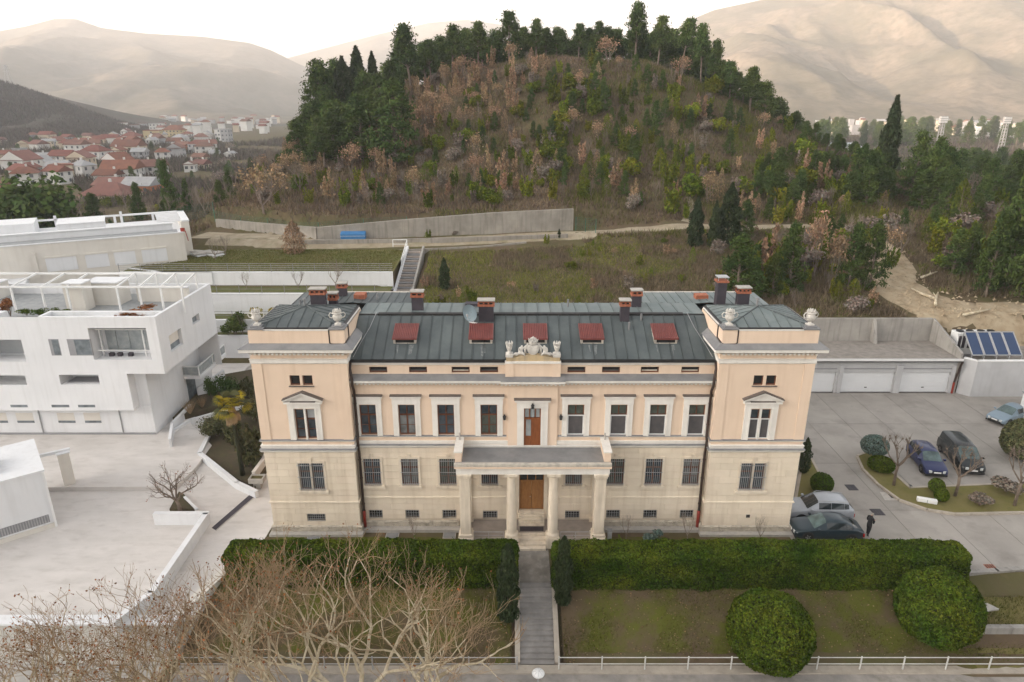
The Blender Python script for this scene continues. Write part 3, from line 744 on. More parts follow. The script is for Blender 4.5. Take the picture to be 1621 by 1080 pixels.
# satellite dish on a bracket
a = at_depth(747, 492, 43.2); dish = thing('satellite_dish', 'grey satellite dish on the roof beside the middle chimney', 'dish', (a.x, 43.2, a.z - .1), R(-28))
d = MB(); prof = [(.02 + .52 * i / 6, .16 * (i / 6) ** 2) for i in range(7)]
n0 = len(prof)
for r_, z_ in prof:
    for j in range(20):
        an = 2 * math.pi * j / 20; d.v.append((r_ * math.cos(an), -z_ * 1.0 - .1, r_ * math.sin(an) * 1.1))
for i in range(n0 - 1):
    for j in range(20): d.f.append((i * 20 + j, i * 20 + (j + 1) % 20, (i + 1) * 20 + (j + 1) % 20, (i + 1) * 20 + j))
M['dish'] = mat('dish_grey_blue', (0.20, 0.26, 0.29), (0.17, 0.22, 0.25), scale=2, rough=.5)
d.build('reflector', M['dish'], dish, smooth=True)
MB().tube([(0, .0, 0), (0, .15, -.2), (0, .15, -.75)], .035, 6).build('mast', M['iron'], dish)
MB().tube([(0, -.1, -.5), (0, -.55, -.35), (0, -.6, -.1)], .02, 5).box(-.05, .05, -.66, -.54, -.12, .02).build('feed_arm', M['iron'], dish)
MB().tube([(-.35, .1, -.78), (.3, .15, -.76), (.1, -.1, -.95), (.25, .1, -1.0)], .04, 6).build('bracket', M['white'], dish)

# ------------------------------------------------------------------ windows
_mesh = {}
def shared(key, fn, m, smooth=False):
    if key not in _mesh: _mesh[key] = fn().mesh(key, m, smooth)
    return _mesh[key]
def frame_mesh(w, h, y0=0.0, y1=.07, jamb=.065, trans=.66, mull=True, bars=True):
    q = MB(); q.box(-w, -w + jamb, y0, y1, 0, h); q.box(w - jamb, w, y0, y1, 0, h); q.box(-w + jamb, w - jamb, y0, y1, 0, .09); q.box(-w + jamb, w - jamb, y0, y1, h - jamb, h)
    zt_ = h * trans
    if trans < 1: q.box(-w + jamb, w - jamb, y0 - .015, y1, zt_ - .05, zt_ + .05)
    if mull: q.box(-.05, .05, y0 - .01, y1, .09, zt_ - .05 if trans < 1 else h - jamb)
    if mull and trans < 1: q.box(-.03, .03, y0, y1, zt_ + .05, h - jamb)
    if bars:
        for s_ in (-1, 1): x0_, x1_ = sorted((s_ * .05, s_ * (w - jamb))); q.box(x0_, x1_, y0 + .02, y1, zt_ * .48 - .02, zt_ * .48 + .02)
    return q
def casement(parent, cx, z0, w, h, y, key, glassm, pane_bot=None, trans=.66, mull=True, bars=True):
    """a wooden window set in its opening: frame, panes"""
    win = link('window', shared('frame_' + key, lambda: frame_mesh(w, h, trans=trans, mull=mull, bars=bars), M['wood']), parent, (cx, y + .12, z0))
    zt_ = h * trans
    cells = []
    for (xa, xb) in (((-w + .06, -.04), (.04, w - .06)) if mull else ((-w + .06, w - .06),)):
        cells.append((xa, xb, .08, zt_ - .04, pane_bot or glassm))
        if trans < 1: cells.append((xa, xb, zt_ + .04, h - .06, glassm))
    for (xa, xb, za, zb, g_) in cells:
        piece('pane', g_, win, xa, xb, .035, .05, za, zb)
    return win
def surround(parent, cx, y, w, ztop, zlin, key, jw=.36, zbot=7.14):
    def f():
        q = MB()
        for s_ in (-1, 1):
            x0_, x1_ = sorted((s_ * w, s_ * (w + jw))); q.box(x0_, x1_, -.10, .02, zbot, zlin)
            x0_, x1_ = sorted((s_ * (w + .02), s_ * (w + .13))); q.box(x0_, x1_, -.13, -.10, zbot, zlin)
        q.box(-w - jw - .02, w + jw + .02, -.12, .02, zlin, ztop - .13)
        q.box(-w - jw - .1, w + jw + .1, -.20, .02, ztop - .13, ztop)
        return q
    o = link('window_surround', shared('surround_' + key, f, M['trim']), parent, (cx, y, 0))
    def g_(): return MB().xprism([(-.24, ztop + .003), (-.24, ztop + .03), (.02, ztop + .10), (.02, ztop + .003)], -w - jw - .13, w + jw + .13)
    link('hood_flashing', shared('hood_' + key, g_, M['hoodlead']), o, (0, 0, 0))
    return o
M['hoodlead'] = mat('brown_grey_flashing', (0.15, 0.125, 0.11), (0.11, 0.095, 0.085), scale=2, rough=.6)
M['glass3'] = glass('pane_with_thin_curtain', (0.11, 0.115, 0.115))
M['glass2'] = glass('window_glass_greenish', (0.05, 0.058, 0.05))
M['hi_blind'] = mat('pane_with_white_blind', (0.42, 0.43, 0.44), (0.35, 0.37, 0.38), scale=1.0, rough=.15, spec=.5)
for i, o in enumerate(OFFS):
    surround(villa, o, 0, UW, 10.0, 9.42, 'main')
    if o < 0:
        casement(villa, o, 7.16, UW, 2.17, 0, 'up', M['glass'], (M['glass'], M['glass3'], M['glass'], M['glass2'])[i])
    else:
        wn_ = casement(villa, o, 7.16, UW, 2.17, 0, 'up', M['glass2'], M['glass2'])
        def scr():
            q = MB(); h = 1.43
            q.box(-UW, -UW + .07, 0, .04, .0, h); q.box(UW - .07, UW, 0, .04, .0, h); q.box(-UW + .07, UW - .07, 0, .04, 0, .07); q.box(-UW + .07, UW - .07, 0, .04, h - .07, h); return q
        link('screen_frame', shared('screen_frame', scr, M['white']), wn_, (0, -.11, .02))
        piece('insect_screen', M['screen'], wn_, -UW + .06, UW - .06, -.095, -.08, .08, 1.4)
def grille(w, h):
    q = MB(); n = max(4, round(2 * w / .135))
    for k in range(n + 1):
        x = -w + .03 + (2 * w - .06) * k / n; q.box(x - .011, x + .011, -.012, .012, -.03, h + .03)
    for z_ in (.14, h * .5, h - .16): q.box(-w - .06, w + .06, -.02, .0, z_ - .02, z_ + .02)
    return q
for i, o in enumerate(OFFS):
    wn_ = casement(villa, o, 3.36, GW, 2.04, .02, 'gf', (M['glass'], M['glass3'], M['glass2'])[i % 3], trans=.64)
    link('window_bars', shared('grille_gf', lambda: grille(GW, 2.04), M['iron']), wn_, (0, -.21, 0))
    def gsur():
        q = MB()
        for s_ in (-1, 1): x0_, x1_ = sorted((s_ * GW, s_ * (GW + .15))); q.box(x0_, x1_, -.075, .02, 3.36, 5.40)
        q.box(-GW - .15, GW + .15, -.075, .02, 5.40, 5.56); q.box(-.1, .1, -.10, .02, 5.42, 5.76); q.box(-GW - .24, GW + .24, -.17, .02, 3.18, 3.36); return q
    link('stone_surround', shared('gsur', gsur, M['stone']), villa, (o, 0, 0))
for (a_, b_, c_, d_) in ce_holes:
    cx_ = (a_ + b_) / 2
    wn_ = piece('cellar_window', M['dark'], villa, a_, b_, .22, .26, c_, d_)
for k, (a_, b_, c_, d_) in enumerate(ce_holes):
    q = MB()
    w_ = (b_ - a_) / 2
    for kk in range(6): x = a_ + .05 + (b_ - a_ - .1) * kk / 5; q.box(x - .01, x + .01, .03, .05, c_, d_)
    for kk in range(4): z_ = c_ + .06 + (d_ - c_ - .12) * kk / 3; q.box(a_, b_, .02, .035, z_ - .01, z_ + .01)
    q.build('cellar_grille', M['iron'], villa)
for (s, c, x0, x1, tl, tg, tcel, tu, ta) in tw_walls:
    for k, (a_, b_, c_, d_) in enumerate(tu):
        wn_ = casement(villa, (a_ + b_) / 2, c_, (b_ - a_) / 2, d_ - c_, TY, 'tu', M['hi_blind'] if (s < 0 and k == 1) else M['glass'], M['glass'], mull=False, bars=False)
        if s < 0: piece('sash_bar', M['wood'], wn_, -.27, .27, -.01, .06, .64, .68)
        else:
            hw = (b_ - a_) / 2; q = MB(); h = 1.42
            q.box(-hw, -hw + .06, 0, .04, 0, h); q.box(hw - .06, hw, 0, .04, 0, h); q.box(-hw + .06, hw - .06, 0, .04, 0, .06); q.box(-hw + .06, hw - .06, 0, .04, h - .06, h)
            q.build('screen_frame', M['white'], wn_, loc=(0, -.10, .02)); piece('insect_screen', M['screen'], wn_, -hw + .05, hw - .05, -.085, -.07, .07, 1.4)
    q = MB(); w = .66; jw = .40
    for s_ in (-1, 1): xa, xb = sorted((s_ * w, s_ * (w + jw))); q.box(xa, xb, -.12, .02, 7.18, 9.42); xa, xb = sorted((s_ * (w + .02), s_ * (w + .14))); q.box(xa, xb, -.15, -.12, 7.18, 9.42)
    q.box(-.06, .06, -.06, .15, 7.18, 9.42); q.box(-w - jw, w + jw, -.14, .02, 9.42, 9.78); q.box(-w - jw - .16, w + jw + .16, -.28, .02, 9.78, 9.90)
    q.yprism([(-w - jw - .16, 9.94), (w + jw + .16, 9.94), (0, 10.48)], -.12, .02)
    for s_ in (-1, 1): q.yprism([(s_ * (w + jw + .2), 9.93), (s_ * (w + jw + .2), 10.03), (0, 10.56), (0, 10.44)] if s_ < 0 else [(s_ * (w + jw + .2), 10.03), (s_ * (w + jw + .2), 9.93), (0, 10.44), (0, 10.56)], -.30, .02)
    so = q.build('window_pediment', M['trim'], villa, loc=(c, TY, 0))
    q = MB()
    for s_ in (-1, 1): q.yprism([(s_ * (w + jw + .24), 10.04), (s_ * (w + jw + .24), 10.09), (0, 10.64), (0, 10.57)] if s_ < 0 else [(s_ * (w + jw + .24), 10.09), (s_ * (w + jw + .24), 10.04), (0, 10.57), (0, 10.64)], -.34, .02)
    q.xprism([(-.29, 9.905), (-.29, 9.925), (-.13, 9.94), (-.13, 9.905)], -.8, .8)
    q.build('pediment_flashing', M['hoodlead'], so)
    for (a_, b_, c_, d_) in ta: casement(villa, (a_ + b_) / 2, c_, (b_ - a_) / 2, d_ - c_, TY, 'ta', M['dark'], trans=1.0, mull=False, bars=False)
    piece('window_sill', M['hoodlead'], villa, c - .8, c + .8, TY - .1, TY + .1, 10.9, 10.955)
    for (a_, b_, c_, d_) in tg:
        wn_ = casement(villa, (a_ + b_) / 2, c_, (b_ - a_) / 2, d_ - c_, TY + .02, 'tg', M['glass'], mull=False, trans=.66, bars=False)
    q = grille(.86, 2.06); q.build('window_bars', M['iron'], villa, loc=(c, TY - .07, 3.35))
    q = MB()
    for s_ in (-1, 1): xa, xb = sorted((s_ * .80, s_ * .96)); q.box(xa, xb, -.065, .03, 3.35, 5.41)
    q.box(-.07, .07, -.03, .2, 3.35, 5.41); q.box(-.96, .96, -.065, .03, 5.41, 5.58); q.box(-.11, .11, -.09, .03, 5.44, 5.8); q.box(-1.06, 1.06, -.16, .03, 3.17, 3.35)
    q.build('stone_surround', M['stone'], villa, loc=(c, TY, 0))
    for (a_, b_, c_, d_) in tcel:
        piece('cellar_window', M['dark'], villa, a_, b_, TY + .2, TY + .25, c_, d_)
        if s < 0:
            q = MB()
            for kk in range(9): x = a_ + .05 + (b_ - a_ - .1) * kk / 8; q.box(x - .01, x + .01, TY + .03, TY + .05, c_, d_)
            for kk in range(4): z_ = c_ + .05 + (d_ - c_ - .1) * kk / 3; q.box(a_, b_, TY + .02, TY + .035, z_ - .01, z_ + .01)
            q.build('cellar_grille', M['iron'], villa)
        else:
            MB().box(c - .62, c + .68, TY - .03, TY + .03, .64, 1.5).build('bricked_up_opening', M['stone'], villa)
            piece('vent_hole', M['gutter'], villa, a_, b_, TY - .045, TY - .031, c_, d_)
for (a_, b_, c_, d_) in at_holes:
    wn_ = casement(villa, (a_ + b_) / 2, c_, (b_ - a_) / 2, d_ - c_, .12, 'att', M['dark'], trans=1.0, mull=False, bars=False)
    piece('attic_blind', M['screen'] if (int(a_ * 7) % 2) else M['coping'], wn_, -.5, .5, .02, .033, .06, .17)

# ------------------------------------------------------------------ doors
q = MB(); q.box(-.84, -.78, .1, .2, 1.38, 4.25); q.box(.78, .84, .1, .2, 1.38, 4.25); q.box(-.78, .78, .1, .2, 3.58, 3.68); q.box(-.78, .78, .1, .2, 4.18, 4.25)
for x in (-.28, .28): q.box(x - .03, x + .03, .1, .2, 3.68, 4.18)
door = q.build('entrance_door', M['oak'], villa)
for s in (-1, 1):
    q = MB(); xa, xb = sorted((s * .008, s * .775)); q.box(xa, xb, .14, .19, 1.40, 3.575)
    for (za, zb) in ((1.52, 2.1), (2.2, 2.85), (2.95, 3.45)):
        pa, pb = xa + .12, xb - .12
        q.box(pa, pb, .125, .142, za, zb)
    bevel(q.build('door_leaf', M['oak'], door), .012)
for x in (-.56, 0, .56): piece('transom_pane', M['dark'], door, x - .25, x + .25, .15, .16, 3.69, 4.17)
MB().ball((-.08, .10, 2.4), .035, 8).build('door_handle', M['iron'], door)
q = MB()
for s in (-1, 1): xa, xb = sorted((s * .84, s * 1.06)); q.box(xa, xb, -.07, .03, 1.38, 4.4)
q.box(-.84, .84, -.07, .03, 4.25, 4.45); q.build('door_surround', M['stone'], villa)
q = MB(); q.box(-.55, -.48, -.12, .0, 6.46, 9.2); q.box(.48, .55, -.12, .0, 6.46, 9.2); q.box(-.48, .48, -.12, 0, 9.12, 9.2); q.box(-.48, .48, -.13, 0, 8.36, 8.48)
q.box(-.02, .06, -.12, 0, 6.46, 8.36)
for x in (-.2, .2): q.box(x - .025, x + .025, -.12, 0, 8.48, 9.12)
for s in (-1, 1):
    xa, xb = (-.48, -.02) if s < 0 else (.06, .48); q.box(xa, xb, -.10, -.02, 6.46, 7.15 if s < 0 else 8.36)
q.box(-.48, -.42, -.1, -.02, 7.15, 8.36); q.box(-.08, -.02, -.1, -.02, 7.15, 8.36)
bd = q.build('balcony_door', M['doorwood'], villa, loc=(0, -.02, 0))
piece('pane', M['curtain'], bd, -.42, -.08, -.07, -.05, 7.15, 8.32)
for x in (-.34, 0, .34): piece('transom_pane', M['curtain'], bd, x - .13, x + .13, -.07, -.05, 8.5, 9.1)
q = MB()
for s in (-1, 1): xa, xb = sorted((s * .55, s * 1.0)); q.box(xa, xb, -.24, -.14, 6.5, 9.32); xa, xb = sorted((s * .58, s * .72)); q.box(xa, xb, -.27, -.24, 6.5, 9.32)
q.box(-1.02, 1.02, -.26, -.14, 9.2, 9.66); q.box(-1.15, 1.15, -.36, -.14, 9.66, 9.8); so = q.build('door_surround', M['trim'], villa)
MB().xprism([(-.40, 9.803), (-.40, 9.83), (-.14, 9.9), (-.14, 9.803)], -1.2, 1.2).build('hood_flashing', M['hoodlead'], so)

# lamps on the front
def lantern(x, y, z, where):
    L_ = thing('wall_lantern', 'small black wall lantern ' + where, 'lantern', (BX + x, BY + y, z))
    MB().box(-.05, .05, -.02, 0, -.1, .1).tube([(0, -.02, .05), (0, -.12, .12), (0, -.2, .08)], .018, 5).build('bracket', M['blackmetal'], L_)
    MB().lathe([(.03, -.22), (.09, -.18), (.11, .02)], (0, -.2, 0), 6).build('lamp_glass', M['dark'], L_)
    MB().lathe([(.13, .02), (.09, .08), (.02, .14)], (0, -.2, 0), 6).build('lamp_cap', M['blackmetal'], L_)
lantern(-1.82, 0, 8.55, 'left of the balcony door'); lantern(1.86, 0, 8.55, 'right of the balcony door'); lantern(0, -.3, 9.48, 'above the balcony door')
b_ = thing('intercom', 'black intercom box beside the oak entrance door', 'intercom', (BX - 1.16, BY - .1, 2.0))
bevel(MB().box(-.07, .07, -.06, .0, -.2, .2).build('housing', M['blackmetal'], b_), .01)
for k in range(3): MB().tube([(0, -.06, -.1 + k * .09), (0, -.075, -.1 + k * .09)], .022, 8).build('button', M['iron'], b_)
MB().box(-.045, .045, -.068, -.06, .13, .18).build('speaker_grille', M['lead'], b_)

# downpipes
for s in (-1, 1):
    x = s * (TI - .2)
    q = MB().tube([(x + s * .1, -.12, 12.4), (x + s * .12, -.30, 12.0), (x, -.52, 11.3), (x, -.5, 10.9), (x, -.2, 10.4), (x, -.2, 7.1), (x, -.34, 6.9), (x, -.3, 6.3), (x, -.2, 6.0), (x, -.2, 2.7), (x + 0, -.24, 2.5), (x, -.22, 1.5)], .09, 8)
    p_ = q.build('downpipe', M['pipe'], villa, smooth=True)
    MB().tube([(x, -.22, 1.5), (x, -.22, .2)], .11, 8).build('pipe_foot', M['redpipe'], p_, smooth=True)
    q = MB()
    for z_ in (9.5, 8.0, 5.4, 4.0, 2.0): q.tube([(x, -.2, z_), (x, -.2, z_ + .06)], .11, 8)
    q.build('pipe_clips', M['pipe'], p_)

# ------------------------------------------------------------------ portico with balcony
PY = -2.1
q = MB(); q.box(-4.9, 4.9, PY - .15, -.02, 5.50, 5.92); slab = q.build('portico_entablature', M['trim'], villa)
q = MB(); q.box(-4.82, 4.82, PY - .20, -.03, 5.925, 5.99); q.box(-5.0, 5.0, PY - .32, -.03, 5.99, 6.1); q.build('portico_cornice', M['peach'], slab)
q = MB(); q.box(-5.0, 5.0, PY - .30, PY - .05, 6.105, 6.34); bevel(q.build('balcony_kerb', M['coping'], slab), .03, 2)
MB().box(-4.9, 4.9, PY - .05, -.03, 6.1, 6.26).build('balcony_floor', M['lead'], slab)
for s in (-1, 1):
    xa, xb = sorted((s * 4.55, s * 4.97)); MB().box(xa, xb, PY + .1, -.05, 6.262, 6.92).build('balcony_side_wall', M['peach'], slab)
    MB().box(xa - .06, xb + .06, PY + .04, -.03, 6.92, 7.02).build('balcony_wall_cap', M['trim'], slab)
    MB().tube([(s * 4.76, -.4, 7.02), (s * 4.76, -.4, 7.5)], .06, 8).build('vent_pipe', M['cement'], slab)
for x in (-4.38, -1.36, 1.36, 4.38):
    corner = abs(x) > 3
    c_ = empty('column', (x, PY + .22, 0), 0, villa)
    if corner:
        q = MB().prism([(-.34, -.34), (.34, -.34), (.34, .34), (-.34, .34)], .98, 5.2); q.box(-.42, .42, -.42, .42, 5.2, 5.35); q.box(-.46, .46, -.46, .46, 5.35, 5.498)
        bevel(q.build('shaft', M['stone'], c_), .02)
        q = MB().box(-.5, .5, -.5, .5, -.1, .75); q.box(-.44, .44, -.44, .44, .75, .98); bevel(q.build('pedestal', M['stone'], c_), .03)
    else:
        q = MB().lathe([(.33, 1.0), (.34, 1.9), (.335, 2.6), (.30, 4.2), (.285, 5.05), (.31, 5.06), (.31, 5.12), (.29, 5.13), (.30, 5.2), (.40, 5.32)], k=24); q.box(-.43, .43, -.43, .43, 5.32, 5.498)
        o_ = q.build('shaft', M['stone'], c_)
        q = MB().box(-.46, .46, -.46, .46, -.1, .70); q.box(-.42, .42, -.42, .42, .7, .8); q.lathe([(.42, .8), (.44, .86), (.40, .92), (.36, .98), (.36, 1.0)], k=20); q.build('pedestal', M['stone'], c_)
for s in (-1, 1):   # pilasters on the wall behind the corner columns and the sloping cheeks
    x = s * 4.38; q = MB().box(x - .3, x + .3, -.14, .03, .7, 5.49); q.box(x - .4, x + .4, -.3, .03, .0, .9); q.build('pilaster', M['stone'], villa)
    q = MB().xprism([(PY + .7, .0), (PY + .7, .6), (-.3, 1.5), (-.05, 1.5), (-.05, 0)], *sorted((s * 4.22, s * 4.52))); q.build('porch_cheek', M['stone'], villa)
M['porch'] = mat('porch_paving', (0.34, 0.29, 0.25), (0.28, 0.24, 0.21), scale=1.5, rough=.8)
q = MB().box(-4.2, 4.2, PY + .66, .0, -.1, .62); q.build('porch_floor', M['porch'], villa)
for s in (-1, 1): q = MB().box(*sorted((s * .95, s * 3.9)), PY - .02, PY + .66, -.1, .60); q.build('porch_landing', M['porch'], villa)
for k in range(4): q = MB().box(-.9, .9, PY - .55 + k * .33, PY + .66, .0 + .15 * k if k else -.1, .15 * (k + 1)); bevel(q.build('porch_step', M['stone'], villa), .015)
for k in range(5): q = MB().box(-.88, .88, -.75 + .14 * k if k else -.78, .02, .622 + .152 * k, .622 + .152 * (k + 1) - .002); bevel(q.build('door_step', M['stone'], villa), .012)
mt = thing('door_mat', 'dark grey mat on the porch before the door steps', 'mat', (BX, BY - 1.08, .62))
bevel(MB().box(-.75, .75, -.2, .2, .004, .03).build('mat_pile', M['slatewrap'], mt), .01)
MB().box(-.8, .8, -.24, .24, .002, .015).build('mat_edge', M['blackmetal'], mt)
for s in (-1, 1):
    rl = thing('porch_railing', 'low thin steel railing between the porch columns, ' + ('left' if s < 0 else 'right') + ' of the steps', 'railing', (BX + s * 2.88, BY + PY + .1, .6))
    q = MB().tube([(-1.0, 0, .42), (1.0, 0, .42)], .02, 6)
    q.build('top_rail', M['iron'], rl)
    for x in (-.98, 0, .98): MB().tube([(x, 0, 0), (x, 0, .41)], .016, 6).build('post', M['iron'], rl)
    MB().tube([(-1.0, 0, .15), (1.0, 0, .15)], .012, 6).build('lower_rail', M['iron'], rl)

# ------------------------------------------------------------------ urns on the towers and the crest over the middle
def urn(x, y, z, s, label):
    u = thing('stone_urn', label, 'urn', (x, y, z), rnd.uniform(0, 3)); u.scale = (s, s, s); u['group'] = 'stone urns on the roof corners'
    MB().box(-.2, .2, -.2, .2, 0, .08).lathe([(.17, .08), (.10, .14), (.07, .2), (.1, .24)], k=14).build('foot', M['sculpt'], u)
    q = MB().lathe([(.08, .22), (.2, .3), (.27, .42), (.29, .55), (.24, .66), (.22, .7), (.30, .74), (.31, .78), (.24, .80)], k=18); q.build('bowl', M['sculpt'], u, smooth=True)
    q = MB()
    for k in range(9):
        a = 2 * math.pi * k / 9; q.tube([(.12 * math.cos(a), .12 * math.sin(a), .78), (.25 * math.cos(a), .25 * math.sin(a), .9), (.2 * math.cos(a), .2 * math.sin(a), 1.02)], [.06, .05, .02], 5)
    q.ball((0, 0, .92), .13, 8); q.build('flower_crown', M['sculpt'], u)
    for s_ in (-1, 1): MB().tube([(s_ * .27, 0, .46), (s_ * .44, 0, .5), (s_ * .5, 0, .66), (s_ * .4, 0, .8), (s_ * .27, 0, .74)], .035, 6).build('handle', M['sculpt'], u)
    return u
for (s, c, x0, x1, *_r) in tw_walls:
    for k, xx in enumerate((x0 + .47, x1 - .47)):
        w = ('outer' if (k == 0) == (s < 0) else 'inner'); urn(BX + xx, BY + TY + .48, 14.86, 1.0, f'white two-handled stone urn on the {w} corner of the {"left" if s < 0 else "right"} tower').rotation_euler = (0, 0, .2 * k)
ped = MB()
ped.box(-1.72, 1.72, -.2, .3, 11.4, 12.3); ped.build('crest_base', M['peach'], villa)
q = MB().box(-1.78, 1.78, -.28, .4, 12.305, 12.44); q.build('crest_base_moulding', M['trim'], villa)
for s in (-1, 1): MB().box(*sorted((s * 1.22, s * 1.76)), -.25, -.18, 11.4, 12.3).build('crest_pilaster', M['peach'], villa)
M['ochre'] = mat('stained_ochre_stone', (0.52, 0.40, 0.24), (0.45, 0.35, 0.22), scale=1, rough=.9, streak=(.2, .19, .16, .7))
q = MB().yprism([(-1.3, 12.44), (1.3, 12.44), (1.3, 12.64), (.8, 12.78), (0, 12.86), (-.8, 12.78), (-1.3, 12.64)], -.15, .25); q.build('crest_plinth', M['ochre'], villa)
for s in (-1, 1):
    MB().box(s * 1.5 - .2, s * 1.5 + .2, -.2, .22, 12.44, 12.72).build('urn_pedestal', M['ochre'], villa)
    MB().box(s * 1.5 - .24, s * 1.5 + .24, -.24, .26, 12.72, 12.92).build('urn_pedestal_cap', M['sculpt'], villa)
    u = thing('stone_finial', f'white stone vase finial {"left" if s < 0 else "right"} of the crest', 'vase', (BX + s * 1.5, BY, 12.92)); u['group'] = 'vase finials beside the crest'
    MB().lathe([(.2, 0), (.2, .06), (.1, .12), (.12, .2), (.19, .4), (.2, .52)], k=14).build('body', M['sculpt'], u, smooth=True)
    q = MB()
    for k in range(8): a = 2 * math.pi * k / 8; q.tube([(.15 * math.cos(a), .15 * math.sin(a), .5), (.2 * math.cos(a), .2 * math.sin(a), .68), (.22 * math.cos(a), .22 * math.sin(a), .78)], [.06, .05, .015], 5)
    q.ball((0, 0, .6), .12, 8); q.build('leaf_top', M['sculpt'], u)
crest = thing('roof_crest', 'white sculpted coat of arms with crown and two seated figures', 'sculpture', (BX, BY + .05, 12.84))
sh = [(-.34, .62), (-.38, .4), (-.32, .18), (-.18, .04), (0, -.02), (.18, .04), (.32, .18), (.38, .4), (.34, .62), (.18, .66), (0, .62), (-.18, .66)]
q = MB().yprism(sh[::-1], -.16, .06); q.yprism([(x * .74, .08 + z * .8) for x, z in sh[::-1]], -.2, -.14); shd = q.build('shield', M['sculpt'], crest); bevel(shd, .03, 2)
q = MB().tube([(-.46, .0, .02), (-.5, -.05, .3), (-.42, -.05, .55), (-.3, 0, .74)], [.06, .08, .07, .05], 6); q.tube([(.46, .0, .02), (.5, -.05, .3), (.42, -.05, .55), (.3, 0, .74)], [.06, .08, .07, .05], 6); q.build('scroll_frame', M['sculpt'], crest, smooth=True)
q = MB().lathe([(.24, .68), (.27, .74), (.26, .82), (.3, .9), (.2, .92)], k=14)
for k in range(7): a = math.pi * 2 * k / 7; q.tube([(.25 * math.cos(a), .25 * math.sin(a), .86), (.32 * math.cos(a), .32 * math.sin(a), 1.02)], [.06, .02], 5); q.tube([(.28 * math.cos(a), .28 * math.sin(a), .9), (.14 * math.cos(a), .14 * math.sin(a), 1.06), (0, 0, 1.1)], .035, 5)
q.ball((0, 0, 1.14), .06, 8); q.build('crown', M['sculpt'], crest, smooth=True)
def skin_body(name, verts, edges, radii, parent, m, root=0, sub=2):
    me = bpy.data.meshes.new(name); me.from_pydata(verts, edges, []); me.update(); me.materials.append(m)
    o = link(name, me, parent); sk = o.modifiers.new('skin', 'SKIN'); sk.use_smooth_shade = True
    for i, r_ in enumerate(radii):
        v = me.skin_vertices[0].data[i]; v.radius = r_ if hasattr(r_, '__len__') else (r_, r_)
    me.skin_vertices[0].data[root].use_root = True
    ss = o.modifiers.new('sub', 'SUBSURF'); ss.levels = sub; ss.render_levels = sub
    return o
for s in (-1, 1):
    V = [(.78, .02, .08), (.76, .0, .24), (.72, .0, .42), (.71, -.02, .50), (.70, -.03, .60), (.60, -.02, .42), (.50, -.04, .52), (.42, -.02, .64), (.86, -.02, .42), (.92, -.1, .28), (.8, -.14, .2), (.62, -.2, .12), (.5, -.18, -.04), (.96, -.14, .08), (1.12, -.12, -.04)]
    Ed = [(0, 1), (1, 2), (2, 3), (3, 4), (2, 5), (5, 6), (6, 7), (2, 8), (8, 9), (9, 10), (0, 11), (11, 12), (0, 13), (13, 14)]
    Rr = [.12, .11, .10, .05, .095, .06, .05, .04, .06, .045, .035, .075, .04, .08, .05]
    skin_body('seated_figure', [(s * x, y, z) for x, y, z in V], Ed, Rr, crest, M['sculpt'])
    MB().tube([(s * .95, 0, .02), (s * 1.1, -.04, .06), (s * 1.25, -.02, -.05), (s * 1.35, 0, .0)], [.1, .09, .07, .05], 6).build('scroll_end', M['sculpt'], crest, smooth=True)

# ================================================================== LEFT: PLAZA, WHITE BUILDINGS, TERRACES
M['wr'] = mat('white_render', (0.73, 0.735, 0.745), (0.68, 0.685, 0.695), scale=.35, rough=.8, streak=(0.53, 0.525, 0.515, 0.4), bump=.03, bscale=30)
M['cream'] = mat('cream_render', (0.68, 0.645, 0.585), (0.62, 0.585, 0.535), scale=.4, rough=.85, streak=(0.52, 0.47, 0.40, 0.35))
M['plaza'] = mat('pale_stone_paving', (0.63, 0.595, 0.565), (0.55, 0.52, 0.49), scale=.4, rough=.8, c3=(.40, .365, .335), scale3=.7, amt3=.5, bump=.12, bscale=3.5, stretch=(1, 2.2, 1))
M['terr'] = mat('terrace_gravel_floor', (0.34, 0.35, 0.35), (0.27, 0.28, 0.28), scale=2, rough=.9)
M['shade_glass'] = glass('shaded_glass', (0.10, 0.115, 0.125), .1)
M['grey'] = mat('grey_wall', (0.30, 0.30, 0.31), (0.26, 0.26, 0.27), scale=1, rough=.8)
M['street'] = mat('street_asphalt', (0.20, 0.195, 0.19), (0.15, 0.148, 0.145), scale=.8, rough=.95, bump=.1, bscale=12)

# pavings
q = MB().prism([(-80, 31.5), (-18.2, 31.5), (-18.2, 35.2), (-16.8, 38), (-16.4, 53.0), (-25, 72), (-80, 54)], -.4, 0); tag(q.build('plaza_paving', M['plaza']), kind='structure')
ue = [on_level(x, y, .35) for x, y in ((60, 772), (278, 770), (308, 742), (335, 705), (300, 668))]
q = MB().prism([(-80, ue[0].y)] + [(p.x, p.y) for p in ue] + [(-29, 72), (-80, 72)], .004, .35); tag(q.build('upper_walk', M['plaza']), kind='structure')
q = MB().prism([(-80, 18), (-18.9, 18), (-18.9, 30.8), (-80, 30.8)], -2.7, -2.55); tag(q.build('lower_street', mat('pale_street_concrete', (.46, .44, .41), (.38, .365, .34), scale=.7, rough=.95, c3=(.28, .265, .245), scale3=.6)), kind='structure')
q = MB().prism([(-18.9, 18), (80, 18), (80, 30.1), (-18.9, 30.1)], -2.7, -2.2); tag(q.build('pavement', mat('street_pavement', (.33, .30, .27), (.22, .205, .19), scale=.9, rough=.95, c3=(.12, .11, .08), scale3=1.5, amt3=.6)), kind='structure')
